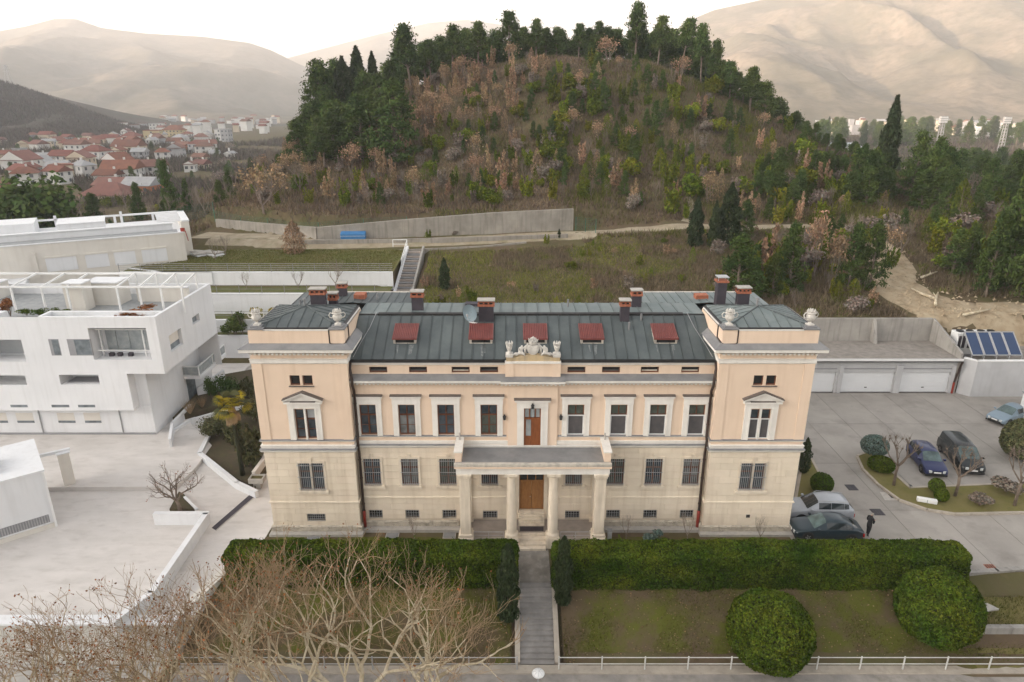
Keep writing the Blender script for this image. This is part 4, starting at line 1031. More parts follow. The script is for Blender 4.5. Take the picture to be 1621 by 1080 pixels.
# drain across the path
dr = [on_level(*p, .0) for p in ((404, 776), (410, 781), (342, 840), (335, 836))]
dg_ = thing('floor_drain', 'dark drain channel crossing the pale paving', 'drain', (dr[0].x, dr[0].y, 0))
MB().prism([(p.x - dr[0].x, p.y - dr[0].y) for p in dr[::-1]], .004, .02).build('channel_grate', M['slatewrap'], dg_)
a_, b_ = dr[1] - dr[0], dr[2] - dr[0]
MB().bar((a_.x, a_.y, .02), (b_.x, b_.y, .02), .06, .04).build('channel_edge', M['cement'], dg_)
for (px_, py_, w_) in ((302, 792, .5), (398, 690, .4)):
    p = on_level(px_, py_, .0)

# ------------------------------------------------------------------ the white modern building
WX0, WX1, WY, WYB = -78.0, -29.05, 53.0, 63.8
wb = thing('white_building', 'white cubic modern building with roof terrace and deep cut windows', 'building', (0, 0, 0))
def H(px0, px1, py0, py1, Y=WY):
    a, b = at_depth(px0, py1, Y), at_depth(px1, py0, Y); return (a.x, b.x, a.z, b.z)
ZS = at_depth(230, 592, WY).z; ZT = 11.4; ZB = at_depth(100, 650, WY).z
XS = at_depth(206, 620, WY).x
deep_u = [H(149, 229, 512, 570), H(-20, 33, 538, 573)]
win_u = [H(111, 142, 537, 563), H(82, 92, 537, 563)]
deep_l = [H(96, 155, 593.5, 609), H(-20, 39, 594.5, 610)]
slots = [H(17, 43, 641, 645), H(82, 109, 641, 645), H(124, 150, 641, 645)]
q = MB(); wall_panel(q, WX0, WX1, ZS, ZT, WY, deep_u, depth=1.7); q2 = MB()
wall_panel(q, WX0, XS, ZB, ZS, WY, deep_l, depth=1.7)
fw = q.build('front_wall', M['wr'], wb)
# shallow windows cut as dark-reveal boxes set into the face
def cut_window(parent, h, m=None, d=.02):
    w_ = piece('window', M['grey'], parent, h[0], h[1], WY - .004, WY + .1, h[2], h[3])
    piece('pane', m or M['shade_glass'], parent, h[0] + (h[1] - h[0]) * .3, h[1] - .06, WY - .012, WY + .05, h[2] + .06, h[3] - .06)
for h in win_u:
    cut_window(wb, h)
for h in slots: piece('slot_window', M['shade_glass'], wb, h[0], h[1], WY - .006, WY + .1, h[2], h[3])
q = MB(); q.box(WX0, at_depth(240, 690, 53.9).x, WY + 1.7, WYB - .01, ZB, ZS); q.box(WX0, WX1 - .4, WY + 1.7, WYB - .01, ZS, ZT - 1.2)                     # core behind the recesses
q.quad((WX0, WY, ZB), (WX0, WY + 1.7, ZB), (XS, WY + 1.7, ZB), (XS, WY, ZB)); q.quad((XS, WY, ZS), (XS, WY + 1.7, ZS), (WX1, WY + 1.7, ZS), (WX1, WY, ZS))
q.quad((XS, WY, ZB), (XS, WY + 1.7, ZB), (XS, WY + 1.7, ZS), (XS, WY, ZS))
q.build('core_wall', M['wr'], wb)
# side wall towards the villa
def HS(px0, px1, py0, py1):      # on the side plane x = WX1: returns y0, y1, z0, z1
    d0, d1 = _ray(px0, (py0 + py1) / 2), _ray(px1, (py0 + py1) / 2)
    y0 = d0.y * WX1 / d0.x; y1 = d1.y * WX1 / d1.x; ym = (y0 + y1) / 2
    z1 = CAM_H + _ray((px0 + px1) / 2, py0).z * ym / _ray((px0 + px1) / 2, py0).y; z0 = CAM_H + _ray((px0 + px1) / 2, py1).z * ym / _ray((px0 + px1) / 2, py1).y
    return (y0, y1, z0 + .2, z1 - .2)
sh_ = [HS(268, 289, 522, 554), HS(304, 316, 496, 514)]
q = MB(); wall_panel(q, WY, WYB, ZS, ZT, 0, sh_, depth=.35); q.quad((WYB, 0, ZB), (WYB, 8, ZB), (WYB, 8, ZT), (WYB, 0, ZT))
so = q.build('side_wall', M['wr'], wb, loc=(WX1, 0, 0), rz=R(90))
for h in sh_:
    piece('pane', M['shade_glass'], so, h[0], h[1], .3, .34, h[2], h[3]); piece('window_frame', M['grey'], so, h[0], h[0] + .3, .2, .32, h[2], h[3])
    piece('window_blind', M['cream'], so, h[0] + .5, h[1] - .1, .26, .3, h[2] + .5, h[3] - .1)
# recess fittings
h = deep_u[0]
for x0_, x1_ in ((h[0] + .35, h[0] + 1.2), (h[0] + 1.25, h[0] + 2.3), (h[0] + 2.35, h[1] - .9)): piece('sliding_pane', M['curtain'], wb, x0_, x1_, WY + 1.62, WY + 1.69, h[2] + .25, h[3] - .9)
piece('awning_blind', M['white'], wb, h[0] + .2, h[1] - .1, WY + .5, WY + 1.2, h[3] - .75, h[3] - .68)
piece('pane', M['shade_glass'], wb, h[1] - .85, h[1] - .15, WY + 1.6, WY + 1.69, h[2] + 1.3, h[3] - .5)
q = MB()
for x in (h[0] + .25, h[1] - .95): q.box(x, x + .09, WY + .9, WY + 1.0, h[2], h[3] - .6)
q.bar((h[0] + .3, WY + .3, h[2] + .75), (h[1], WY + .3, h[2] + .75), .05); q.build('loggia_frame', M['white'], wb)
for x in (h[0] + .8, h[0] + 1.5, h[0] + 2.4): piece('loggia_box', M['slatewrap'], wb, x, x + .35, WY + .8, WY + 1.1, h[2] + .01, h[2] + .3)
h = deep_u[1]; piece('sliding_pane', M['hi_blind'], wb, h[0], h[1] - .3, WY + 1.6, WY + 1.69, h[2] + .15, h[3] - .5)
h = deep_l[1]; piece('pane', M['shade_glass'], wb, h[1] - 1.4, h[1] - .3, WY + 1.6, WY + 1.69, h[2] + .9, h[3] - .1)
for k in range(5): piece('balcony_bar', M['iron'], wb, WX0, h[1], WY + .1, WY + .13, h[2] + .12 + k * .14, h[2] + .15 + k * .14)
h = deep_l[0]; piece('ledge', M['grey'], wb, h[0] + .3, h[1], WY + .4, WY + 1.69, h[2] + .0, h[2] + .05)
# lower storey
q = MB(); LX = at_depth(248, 690, 53.9).x
q.box(WX0, LX, 53.9, 66, 0.0, ZB + .02); q.box(at_depth(200, 640, 53.95).x, LX, 53.96, 66, ZB + .02, ZS + .01)
q.build('lower_wall', M['wr'], wb)
for px_ in ((28, 54), (93, 119), (135, 160), (-14, 12)):
    h = H(px_[0], px_[1], 666, 669.5, 53.9); piece('slot_window', M['shade_glass'], wb, h[0], h[1], 53.88, 53.95, h[2], h[3])
    piece('window_recess', M['cream'], wb, h[0], h[1], 53.89, 53.95, h[3] + .01, h[3] + .75)
for px_ in (66, 193):
    x = at_depth(px_, 675, 53.85).x; MB().tube([(x, 53.84, .35), (x, 53.84, ZB)], .05, 6).build('downpipe', M['iron'], wb)
MB().box(WX0, LX + .02, 53.8, 53.9, .3, .5).build('wall_foot', M['grey'], wb)
# side balcony and stair porch
bz = 3.3; BXo = -29.7; WXs, WX1 = WX1, BXo - 2.2
q = MB().box(WX1, WX1 + 2.2, 60.2, 66.5, bz - .35, bz); bal = q.build('side_balcony', M['wr'], wb)
q = MB()
for (a_, b_) in (((.05, 60.2), (2.15, 60.2)), ((2.15, 60.2), (2.15, 66.4))):
    q.bar((WX1 + a_[0], a_[1], bz + .95), (WX1 + b_[0], b_[1], bz + .95), .08)
for (x, y) in ((.1, 60.2), (2.15, 60.2), (2.15, 63.3), (2.15, 66.4)): q.bar((WX1 + x, y, bz), (WX1 + x, y, bz + .95), .08)
q.build('balcony_rail', M['white'], bal)
MB().quad((WX1 + 2.15, 60.2, bz + .1), (WX1 + 2.15, 66.4, bz + .1), (WX1 + 2.15, 66.4, bz + .85), (WX1 + 2.15, 60.2, bz + .85)).build('balcony_glass', M['curtain'], bal)
MB().quad((WX1 + .1, 60.2, bz + .1), (WX1 + 2.15, 60.2, bz + .1), (WX1 + 2.15, 60.2, bz + .85), (WX1 + .1, 60.2, bz + .85)).build('balcony_glass', M['curtain'], bal)
WX1 = WXs
piece('side_door', M['shade_glass'], wb, LX - .1, LX + .012, 60.5, 62.2, .4, 2.8)
q = MB().prism([(-30.6, 61.0), (-28.4, 62.6), (-28.6, 62.9), (-30.8, 61.3)], 0, [1.6, 2.9, 2.9, 1.6]); q.build('porch_wall', M['wr'], wb)
# roof terrace
TZ = 10.45
q = MB().box(WX0, WX1 - .25, WY + .25, WYB - .2, TZ - .1, TZ); q.build('terrace_floor', M['terr'], wb)
q = MB(); q.box(WX1 - .28, WX1 - .006, WY + .006, WYB, TZ, ZT + .003); q.box(WX0, -42.4, WY + .001, WY + .28, TZ, ZT + .002); q.box(-38.6, WX1 - .28, WY + .001, WY + .28, TZ, ZT + .002); q.box(-42.4, -38.6, WY + .001, WY + .28, TZ, ZT - .35)
q.box(WX0, WX1 - .28, WYB - .25, WYB - .006, TZ, ZT + .002); q.box(-42.6, -42.3, WY + .28, WY + 1.8, TZ, ZT); q.box(-38.7, -38.4, WY + .28, WY + 1.8, TZ, ZT); q.box(WX0, -42.6, WY + 1.5, WY + 1.8, TZ, ZT); q.box(-38.4, WX1 - .28, WY + 1.5, WY + 1.8, TZ, ZT)
q.build('terrace_parapet', M['wr'], wb)
PZ_ = 12.85
pg = empty('pergola', (0, 0, 0), 0, wb)
posts = [at_depth(p, 470, 57.2).x for p in (20, 68, 108, 187, 222, 256, 289)]
for x in posts: piece('post', M['white'], pg, x - .07, x + .07, 57.13, 57.27, TZ, PZ_ - .12)
for x in posts[3:]: piece('post', M['white'], pg, x - 1.0, x - .86, 62.0, 62.14, TZ, PZ_ - .12)
for (y, x0_, x1_) in ((57.2, WX0, posts[-1]), (62.07, WX0, posts[-1] - .9)): piece('beam', M['white'], pg, x0_, x1_ + .07, y - .07, y + .07, PZ_ - .12, PZ_ + .04)
for x in posts: MB().bar((x, 57.27, PZ_ - .04), (x - .95, 62, PZ_ - .04), .1, .14).build('cross_beam', M['white'], pg)
# shafts on the terrace
for (x0_, x1_, y0_, y1_, z1_) in ((-39.3, -37.6, 57.8, 59.2, 12.9), (-38.5, -35.6, 59.6, 61.6, 12.5), (-34.6, -29.9, 60.8, 61.2, 11.75), (-62, -48, 60.2, 63.2, 11.9)):
    sf = MB().box(x0_, x1_, y0_, y1_, TZ, z1_).build('roof_shaft', M['cream'], wb)
    MB().box(x0_ - .08, x1_ + .08, y0_ - .08, y1_ + .08, z1_, z1_ + .1).build('shaft_cap', M['wr'], sf)

# ------------------------------------------------------------------ white annexe and column at the picture's edge
ax = thing('white_annexe', 'low white annexe with louvres along its foot', 'building', (-31.8, 40.7, 0), math.atan2(6.7, 8.2) - math.pi)
# local x runs along the front wall to the left, local y points away from the plaza (mirrored footprint)
q = MB(); q.prism([(0, 0), (0, -5.6), (12, -5.6), (12, 0)], 0, 4.3); q.build('walls', M['wr'], ax)
q = MB().prism([(-.1, .1), (-.1, -5.7), (12, -5.7), (12, .1)], 4.305, 4.45); q.build('roof_slab', M['wr'], ax)
MB().box(2.2, 5, -3.4, -1.2, 4.455, 4.9).build('rooflight_curb', M['wr'], ax); MB().box(2.3, 4.9, -3.3, -1.3, 4.9, 4.95).build('rooflight', M['shade_glass'], ax)
MB().box(.3, 4.0, .005, .03, .45, 1.05).build('louvre_frame', M['grey'], ax)
for k in range(24):
    x = .36 + k * .153; piece('louvre', M['iron'], ax, x, x + .07, .03, .07, .48, 1.02)
MB().box(-.02, 12, .0, .12, 0, .32).build('wall_foot', M['cream'], ax)
for x in (-.05, 4.15): MB().box(x, x + .14, .0, .16, .0, 4.3).build('corner_post', M['white'], ax)
p = on_level(112, 771, 0)
cp = thing('plaza_pillar', 'beige free-standing pillar beside the white annexe', 'pillar', (p.x, p.y, 0), R(38))
bevel(MB().box(-.38, .38, -.38, .38, 0, 3.0).build('shaft', M['cream'], cp), .02)
MB().box(-.5, 3.4, -.12, .12, 3.0, 3.22).build('beam', M['wr'], cp, rz=R(175)); MB().box(-.45, .45, -.45, .45, 3.0, 3.08).build('cap_plate', M['wr'], cp)

# ------------------------------------------------------------------ low walls on the plaza
def low_wall(name, label, pts, h, th, z0=0.0, m=None, cap=.06):
    t = thing(name, label, 'wall', (pts[0][0], pts[0][1], z0))
    for a, b in zip(pts, pts[1:]):
        a2, b2 = Vector((a[0] - pts[0][0], a[1] - pts[0][1])), Vector((b[0] - pts[0][0], b[1] - pts[0][1]))
        d = (b2 - a2).normalized(); n = Vector((-d.y, d.x)) * th / 2; b3 = b2 + d * th * .45
        MB().prism([tuple(a2 - n), tuple(b3 - n), tuple(b3 + n), tuple(a2 + n)], 0, h).build('wall_length', m or M['wr'], t)
        n2 = n * 1.15
        MB().prism([tuple(a2 - n2), tuple(b3 - n2), tuple(b3 + n2), tuple(a2 + n2)], h + .002, h + cap).build('coping', M['wr'] if m is None else m, t)
    return t
def L2(px_, py_, z): p = on_level(px_, py_, z); return (p.x, p.y)
low_wall('planter_wall', 'white angled wall with long arm beside the bare plaza tree', [L2(243, 812, .9), L2(326, 812, .9), L2(240, 936, .9), L2(180, 982, .9)], .85, .32)
low_wall('tree_bed_edge', 'thin white edge on the right of the plaza tree bed', [L2(292, 787, .3), L2(311, 806, .3)], .3, .16)
low_wall('palm_bed_wall', 'white bent wall around the palm bed', [L2(330, 690, .45), L2(316, 718, .45), L2(374, 762, .6), L2(404, 776, .6)], .5, .3)
low_wall('palm_bed_back_wall', 'white low wall behind the palm bed by the path', [L2(268, 694, 1.2), L2(272, 668, 1.2), L2(300, 640, 1.2)], 1.1, .2)
low_wall('path_curb_wall', 'curved white kerb wall between path and palm bed', [L2(272, 682, .6), L2(300, 664, .6), L2(350, 650, .6), L2(395, 640, .6)], .55, .22)
low_wall('ramp_wall', 'cream sloping wall beside the left villa tower', [L2(401, 748, .9), L2(418, 725, .9), L2(428, 700, .9)], .9, .25, m=M['cream'])
rw = thing('plaza_retaining_wall', 'long pale retaining wall below the plaza edge', 'wall', (-80, 31.2, 0))
MB().box(0, 61, -.35, .25, -3.0, .25).build('wall_face', mat('pale_wall_face', (.60, .585, .55), (.50, .49, .46), scale=.5, rough=.9, streak=(.34, .32, .29, .5)), rw)
MB().box(0, 61.1, -.45, .32, .252, .36).build('coping', M['wr'], rw)
MB().prism([(60.3, .25), (61, .25), (62.3, 4.6), (61.7, 4.6)], -2.6, .2).build('return_wall', M['cream'], rw)
tp = thing('planter_trough', 'grey stone trough on a block by the left tower', 'planter', tuple(on_level(409, 772, 0)))
MB().box(-.28, .28, -.25, .25, 0, .55).build('stand', M['cement'], tp)
q = MB().box(-.55, .55, -.4, -.3, .55, .95); q.box(-.55, .55, .3, .4, .55, .95); q.box(-.55, -.45, -.3, .3, .55, .95); q.box(.45, .55, -.3, .3, .55, .95); q.box(-.45, .45, -.3, .3, .55, .75); q.build('trough', M['cement'], tp)
MB().box(-.45, .45, -.3, .3, .75, .85).build('soil', M['earth'], tp)
M['soil'] = mat('bed_soil', (0.085, 0.062, 0.04), (0.06, 0.055, 0.028), scale=1.5, rough=1, bump=.4, bscale=8, c3=(.10, .10, .04), scale3=2)
bed = [L2(x, y, .3) for x, y in ((332, 694), (320, 718), (376, 758), (404, 770), (424, 740), (425, 650), (395, 645), (352, 655), (325, 664))]
tag(MB().prism(bed, -.1, .3).build('palm_bed', M['soil']), kind='structure')
bed = [L2(x, y, .25) for x, y in ((268, 806), (308, 806), (291, 782), (283, 778))]
tag(MB().prism(bed, .004, .25).build('tree_bed', M['soil']), kind='structure')
bed = [L2(x, y, .2) for x, y in ((275, 672), (345, 652), (425, 640), (425, 590), (340, 605))]
tag(MB().prism(bed, -.1, .9).build('upper_bed', M['soil']), kind='structure')

# ------------------------------------------------------------------ terraces behind
M['lawn'] = mat('winter_lawn', (0.105, 0.115, 0.03), (0.15, 0.13, 0.05), scale=.5, rough=1, c3=(.07, .085, .022), scale3=1.4, amt3=.7, bump=.4, bscale=9)
M['lawn2'] = mat('terrace_grass', (0.085, 0.10, 0.028), (0.12, 0.11, 0.04), scale=.7, rough=1, c3=(.05, .06, .018), scale3=1.6, amt3=.7, bump=.4, bscale=9)
TX0, TX1 = -47.0, -14.3
levels = [(79.7, 8.5, 6.9, 'topmost'), (75.9, 6.9, 4.6, 'second'), (73.1, 4.6, 3.3, 'third'), (71.4, 3.3, 0.0, 'lowest')]
for k, (y, z1_, z0_, wd) in enumerate(levels):
    x1 = TX1 if k == 0 else (-14.3 if k == 1 else -13.0)
    t = thing('terrace_wall', f'white retaining wall of the garden terraces, {wd} of the four', 'wall', (TX0, y, z0_ - .4), 0, 'garden terrace walls')
    MB().box(0, x1 - TX0, 0, .3, 0, z1_ - z0_ + .5).build('wall_face', M['wr'], t)
    MB().box(0, x1 - TX0, -.05, .36, z1_ - z0_ + .502, z1_ - z0_ + .56).build('coping', M['wr'], t)
    # grass behind
    yb = levels[k - 1][0] if k else 91.0
    zb = z1_ + (.5 if k == 0 else 0)
    q = MB(); n = 24
    for j in range(n + 1):
        for i_ in range(61):
            x = TX0 + (x1 - TX0) * i_ / 60; yy = y + .3 + (yb - y - .3) * j / n; q.v.append((x, yy, z1_ + .02 + (zb - z1_) * j / n + .05 * noise.noise((x, yy, k))))
    for j in range(n):
        for i_ in range(60): a = j * 61 + i_; q.f.append((a, a + 1, a + 62, a + 61))
    tag(q.build('terrace_lawn', M['lawn' if k == 0 else 'lawn2'], smooth=True), kind='structure')
    # rail on the wall
    rl = thing('terrace_railing', f'thin grey railing on the {wd} garden terrace wall', 'railing', (TX0, y + .15, z1_ + .16), 0, 'garden terrace railings')
    ln = x1 - TX0
    for h_ in (((.25, .5, .75, 1.0)) if k == 0 else (.5, .95)): MB().tube([(0, 0, h_), (ln, 0, h_)], .022, 5).build('rail', M['iron'] if k == 0 else M['lead'], rl)
    for i_ in range(int(ln / 2.6) + 1): link('post', shared(f'tpost', lambda: MB().box(-.025, .025, -.025, .025, 0, 1.02), M['lead']), rl, (i_ * 2.6, 0, 0))
# stair up the terraces
st = thing('garden_stair', 'long concrete stair climbing beside the terraces', 'stairs', (-13.1, 79.6, 5.9))
for k in range(18):
    piece('step', M['porch' if k % 2 else 'lead'], st, -.95, .95, k * .64, k * .64 + 1.3, k * .16 - .6, k * .16 + .16)
for s in (-1, 1):
    MB().xprism([(-2, -2), (-2, .5), (0, .5), (11.6, 3.45), (12.4, 3.45), (12.4, 1.0), (0, -2)], *sorted((s * .95, s * 1.2))).build('side_wall', M['concrete' if s > 0 else 'wr'], st)
MB().box(-.95, .95, -2.2, 0, -1.0, -.02).build('landing', M['cement'], st)
MB().box(-1.4, 1.6, -2.6, -2.2, -3.0, .1).build('landing_wall', M['wr'], st)
q = MB()
for t_ in (0, .33, .66, 1.0):
    y = 6.2 + 5.6 * t_; z = 2.0 + 1.5 * t_; q.bar((-1.08, y, z), (-1.08, y, z + .9), .07)
q.bar((-1.08, 6.2, 2.9), (-1.08, 11.8, 4.4), .08); q.bar((-1.08, 6.2, 2.45), (-1.08, 11.8, 3.95), .06); q.bar((-1.08, 11.8, 4.4), (-3.0, 11.8, 4.4), .08); q.bar((-3.0, 11.8, 3.4), (-3.0, 11.8, 4.4), .08); q.bar((-1.08, 11.8, 3.8), (-3.0, 11.8, 3.8), .06)
q.build('white_handrail', M['white'], st)
# sloping white wall at the left end of the terraces
low_wall('sloping_wall', 'white wall stepping down from the cream building to the terraces', [(-47, 82), (-42, 79.9), (-36, 79.75)], 1.4, .3, z0=7.2)

# ------------------------------------------------------------------ concrete walls along the track
def along_wall(name, label, pts, tops, base_drop, th, m):
    t = thing(name, label, 'wall', (pts[0][0], pts[0][1], 0)); o_ = Vector((pts[0][0], pts[0][1]))
    for i in range(len(pts) - 1):
        a, b = Vector(pts[i]) - o_, Vector(pts[i + 1]) - o_; ln = (b - a).length; n_ = max(1, round(ln / 5))
        d = (b - a) / ln; nn = Vector((-d.y, d.x)) * th / 2
        for k in range(n_):
            p_, r_ = a + d * (ln * k / n_ + .012), a + d * (ln * (k + 1) / n_ - .012)
            z0_ = tops[i] + (tops[i + 1] - tops[i]) * k / n_; z1_ = tops[i] + (tops[i + 1] - tops[i]) * (k + 1) / n_
            MB().prism([tuple(p_ - nn), tuple(r_ - nn), tuple(r_ + nn), tuple(p_ + nn)], [z0_ - base_drop] * 4, [z0_, z1_, z1_, z0_]).build('wall_panel', m, t)
    return t
M['conc2'] = mat('weathered_retaining_wall', (0.36, 0.33, 0.29), (0.25, 0.23, 0.20), scale=.35, rough=.95, streak=(.13, .12, .10, .7), c3=(.44, .39, .32), scale3=.6, amt3=.6)
along_wall('retaining_wall', 'tall grey concrete retaining wall above the gravel track', [(-45.3, 104.9), (-36, 99.8), (-27.2, 95), (-15.2, 96.4), (-3, 98.1), (8.9, 99.6)], [10.9, 11.1, 11.35, 12.2, 12.9, 13.25], 3.6, .5, M['conc2'])
along_wall('track_kerb_wall', 'low concrete wall along the lower side of the weed strip', [(-29.5, 93.4), (-15, 94.45), (-3, 95.85), (8, 97.3)], [9.85, 9.85, 9.9, 10.0], 1.6, .35, M['conc2'])
along_wall('track_edge_wall', 'thin concrete edge below the gravel track', [(-32, 89.2), (-14.5, 91.4), (-4, 93.2), (2, 95.0)], [8.85, 8.95, 9.1, 9.35], 1.2, .3, M['conc2'])
# blue tarpaulin box
p = Vector((-22.2, 94.9, 9.75)); bt = thing('blue_tarpaulin', 'bright blue tarpaulin covered box against the concrete wall', 'tarpaulin', p, R(6))
M['blue'] = mat('blue_tarp', (0.05, 0.20, 0.42), (0.04, 0.16, 0.36), scale=2, rough=.5)
bevel(MB().prism([(-1.7, -.5), (1.7, -.5), (1.75, .5), (-1.7, .5)], 0, [.85, .8, 1.0, 1.05]).build('cover', M['blue'], bt), .08, 2); MB().tube([(-1.72, -.52, .5), (1.72, -.52, .45)], .02, 5).build('tie_rope', M['white'], bt)
# green mesh fence
def mesh_fence(label, pts, h, tall=False):
    f_ = thing('mesh_fence', label, 'fence', (pts[0][0], pts[0][1], 0)); o_ = Vector((pts[0][0], pts[0][1], 0))
    M.setdefault('fence', mat('green_wire', (0.03, 0.14, 0.10), (0.04, 0.17, 0.12), scale=3, rough=.6))
    for a, b in zip(pts, pts[1:]):
        A, B = Vector((a[0], a[1], zt(*a))) - o_, Vector((b[0], b[1], zt(*b))) - o_
        MB().tube([A - Vector((0, 0, .3)), A + Vector((0, 0, h))], .045, 6).build('post', M['fence'], f_)
        q = MB(); n = max(2, int((B - A).length / .3))
        for k in range(n): p_ = A.lerp(B, k / n); q.bar(p_, p_ + Vector((0, 0, h)), .012)
        for z_ in [h * j / 7 for j in range(1, 8)]: q.bar(A + Vector((0, 0, z_)), B + Vector((0, 0, z_)), .014)
        q.build('wire_mesh', M['fence'], f_)
    MB().tube([B - Vector((0, 0, .3)), B + Vector((0, 0, h))], .045, 6).build('post', M['fence'], f_)
mesh_fence('green wire fence on top of the concrete retaining wall', [(-46, 106), (-41, 103.3), (-36, 100.6), (-31.5, 98), (-27.2, 95.8), (-21, 96.6), (-15, 97.4)], 1.7)
mesh_fence('green wire fence behind the cream building', [(-75, 104), (-68, 106), (-61, 107.5), (-54, 108), (-46.2, 106.4)], 2.3)
mesh_fence('short green wire fence at the end of the concrete wall', [(9.3, 99.4), (10.6, 98.4), (12, 97.6)], 2.0)

# ------------------------------------------------------------------ the long cream building at the back left
cb = thing('cream_building', 'long cream building with flat roof, shutters and white roof frames', 'building', (-41.4, 85.6, 0), math.atan2(-9.1, -16.6))
# local: x to the left along the front; y is towards the camera (negative = away)
q = MB().box(0, 38, -11.5, 0, 6.0, 12.3); q.build('walls', M['cream'], cb)
MB().box(-.05, 38, -11.6, .06, 12.302, 12.42).build('roof_edge', M['wr'], cb)
MB().box(.6, 38, -2.2, -.25, 12.422, 12.46).build('roof_gravel', M['terr'], cb)
q = MB().box(1.0, 38, -2.55, -2.25, 12.42, 13.2); q.build('clerestory_wall', M['wr'], cb); MB().box(.9, 38, -2.7, -2.1, 13.2, 13.32).build('clerestory_cap', M['wr'], cb)
q = MB().box(-1.0, .0, -11.6, -2.6, 6.0, 13.3); q.build('end_wall', M['cream'], cb)
q = MB().box(-1.05, 3.0, -11.8, -11.2, 13.25, 13.5); q.box(-1.05, -.2, -11.8, -2.5, 13.31, 13.5); q.build('end_frame', M['wr'], cb)
for k in range(6): piece('roof_beam', M['wr'], cb, -.2, 2.6, -10.2 + k * 1.3, -9.9 + k * 1.3, 13.28, 13.44)
q = MB().box(3.0, 38, -11.8, -11.4, 13.3, 13.5); q.build('rear_beam', M['wr'], cb)
for x in (2.7, 6.5, 7.3, 14): piece('roof_post', M['wr'], cb, x, x + .3, -11.7, -11.4, 12.42, 13.9 if x in (6.5, 14) else 13.3)
MB().box(8.5, 13.5, -8.5, -4.2, 12.42, 13.75).build('roof_cabin', M['wr'], cb); MB().box(8.4, 13.6, -8.7, -4.1, 13.752, 13.85).build('cabin_roof', M['wr'], cb)
MB().box(16, 38, -11, -6, 12.42, 13.9).build('roof_block', M['wr'], cb)
for (a_, b_) in ((2.2, 5.0), (5.7, 8.0), (8.6, 11.0), (11.9, 15.0), (21.5, 24)):
    w_ = piece('shutter', M['wr'], cb, a_, b_, .0, .06, 9.0, 10.6); piece('shutter_box', M['cream'], cb, a_ - .05, b_ + .05, .0, .12, 10.605, 10.8)
    for k in range(5): pass
MB().box(15.8, 16.2, 0, .25, 8.5, 11.4).build('wall_duct', M['cream'], cb)
MB().box(17, 22, .0, 6, 6.0, 8.6).build('side_volume', M['wr'], cb)
h_ = thing('red_wall_box', 'small red box and pipe on the end of the cream building', 'box', tuple(at_depth(289, 364, 85.0)))
MB().box(-.25, .25, -.1, .1, -.2, .25).build('box_body', M['redpipe'], h_); MB().tube([(.3, 0, -.1), (.4, .2, -1.4)], .05, 6).build('pipe', M['redpipe'], h_)
# slabs of broken stone beside it
for k, (px_, py_, s_) in enumerate(((306, 392, 1.0), (322, 386, 1.1), (334, 391, 1.0), (342, 384, .8), (315, 398, .9))):
    p = at_depth(px_, py_, 88.5 - k * .2); r_ = random.Random(k)
    t = thing('stone_slab_pile', f'pile of broken white stone slabs near the cream building, {["leftmost", "tallest", "middle", "rightmost", "nearest"][k]} of five', 'rubble', (p.x, p.y, zt(p.x, p.y)), r_.uniform(0, 3), 'piles of white stone slabs')
    for j in range(4): bevel(MB().prism([(-.9 * s_, -.5), (.8 * s_, -.6), (.95 * s_, .5), (-.8 * s_, .55)], j * .24, j * .24 + .18).build('slab', M['cement'] if j % 2 else M['wr'], t, rz=r_.uniform(-.5, .5), loc=(r_.uniform(-.2, .2), r_.uniform(-.2, .2), 0)), .03)

# ================================================================== RIGHT: COURT, GARAGES, CARS, PERSON
M['slab'] = mat('court_concrete', (0.34, 0.315, 0.285), (0.275, 0.255, 0.23), scale=.35, rough=.9, c3=(.17, .155, .14), scale3=.45, amt3=.65, bump=.06, bscale=10, objrand=.04)
M['joint'] = mat('court_joint', (0.15, 0.14, 0.125), (0.19, 0.175, 0.155), scale=2, rough=1)
cbase = MB().prism([(16.0, 35.8), (80, 35.8), (80, 64.2), (20, 64.2), (20, 45), (16, 45)], -.4, -.012)
court = tag(cbase.build('court_paving', M['joint']), kind='structure')
xx = [20.5 + 3.42 * i for i in range(17)]; yy = [36, 42.6, 49.4, 56.6, 63.9]
for i in range(16):
    for j in range(4): piece('paving_slab', M['slab'], court, xx[i] + .02, xx[i + 1] - .02, yy[j] + .02, yy[j + 1] - .02, -.1, 0)
piece('paving_slab', M['slab'], court, 18.9, 20.48, 45.02, 63.9, -.1, -.001)
piece('paving_slab', M['slab'], court, 18.9, 20.48, 36, 44.98, -.1, -.001)

# ------------------------------------------------------------------ garages
gr = thing('garage_row', 'long flat-roofed grey garage with white tilting doors', 'garage', (0, 63.7, 0))
M['garage'] = mat('grey_white_block_wall', (0.52, 0.52, 0.525), (0.45, 0.45, 0.455), scale=.6, rough=.9, streak=(.36, .355, .35, .4), bump=.15, bscale=5)
M['gdoor'] = mat('white_garage_door', (0.72, 0.73, 0.74), (0.68, 0.69, 0.70), scale=.7, rough=.5)
M['gravelroof'] = mat('gravel_roof', (0.30, 0.27, 0.24), (0.22, 0.20, 0.18), scale=1.6, rough=1, c3=(.14, .13, .11), scale3=.7, amt3=.5, bump=.5, bscale=14)
GX = lambda p, y=610: at_depth(p, y, 63.7).x
dz = 2.25
ops = [(GX(1331), GX(1413)), (GX(1424), GX(1501))]; ww = ops[0][1] - ops[0][0]
ops = [(ops[0][0] - 6.3, ops[0][0] - .65)] + ops
q = MB(); wall_panel(q, 22.5, GX(1513), 0, 3.55, 0, [(a, b, -.0, dz) for a, b in ops], depth=.35); q.build('front_wall', M['garage'], gr)
MB().box(22.5, GX(1513), .36, 5.3, 0, 3.5).build('body', M['garage'], gr)
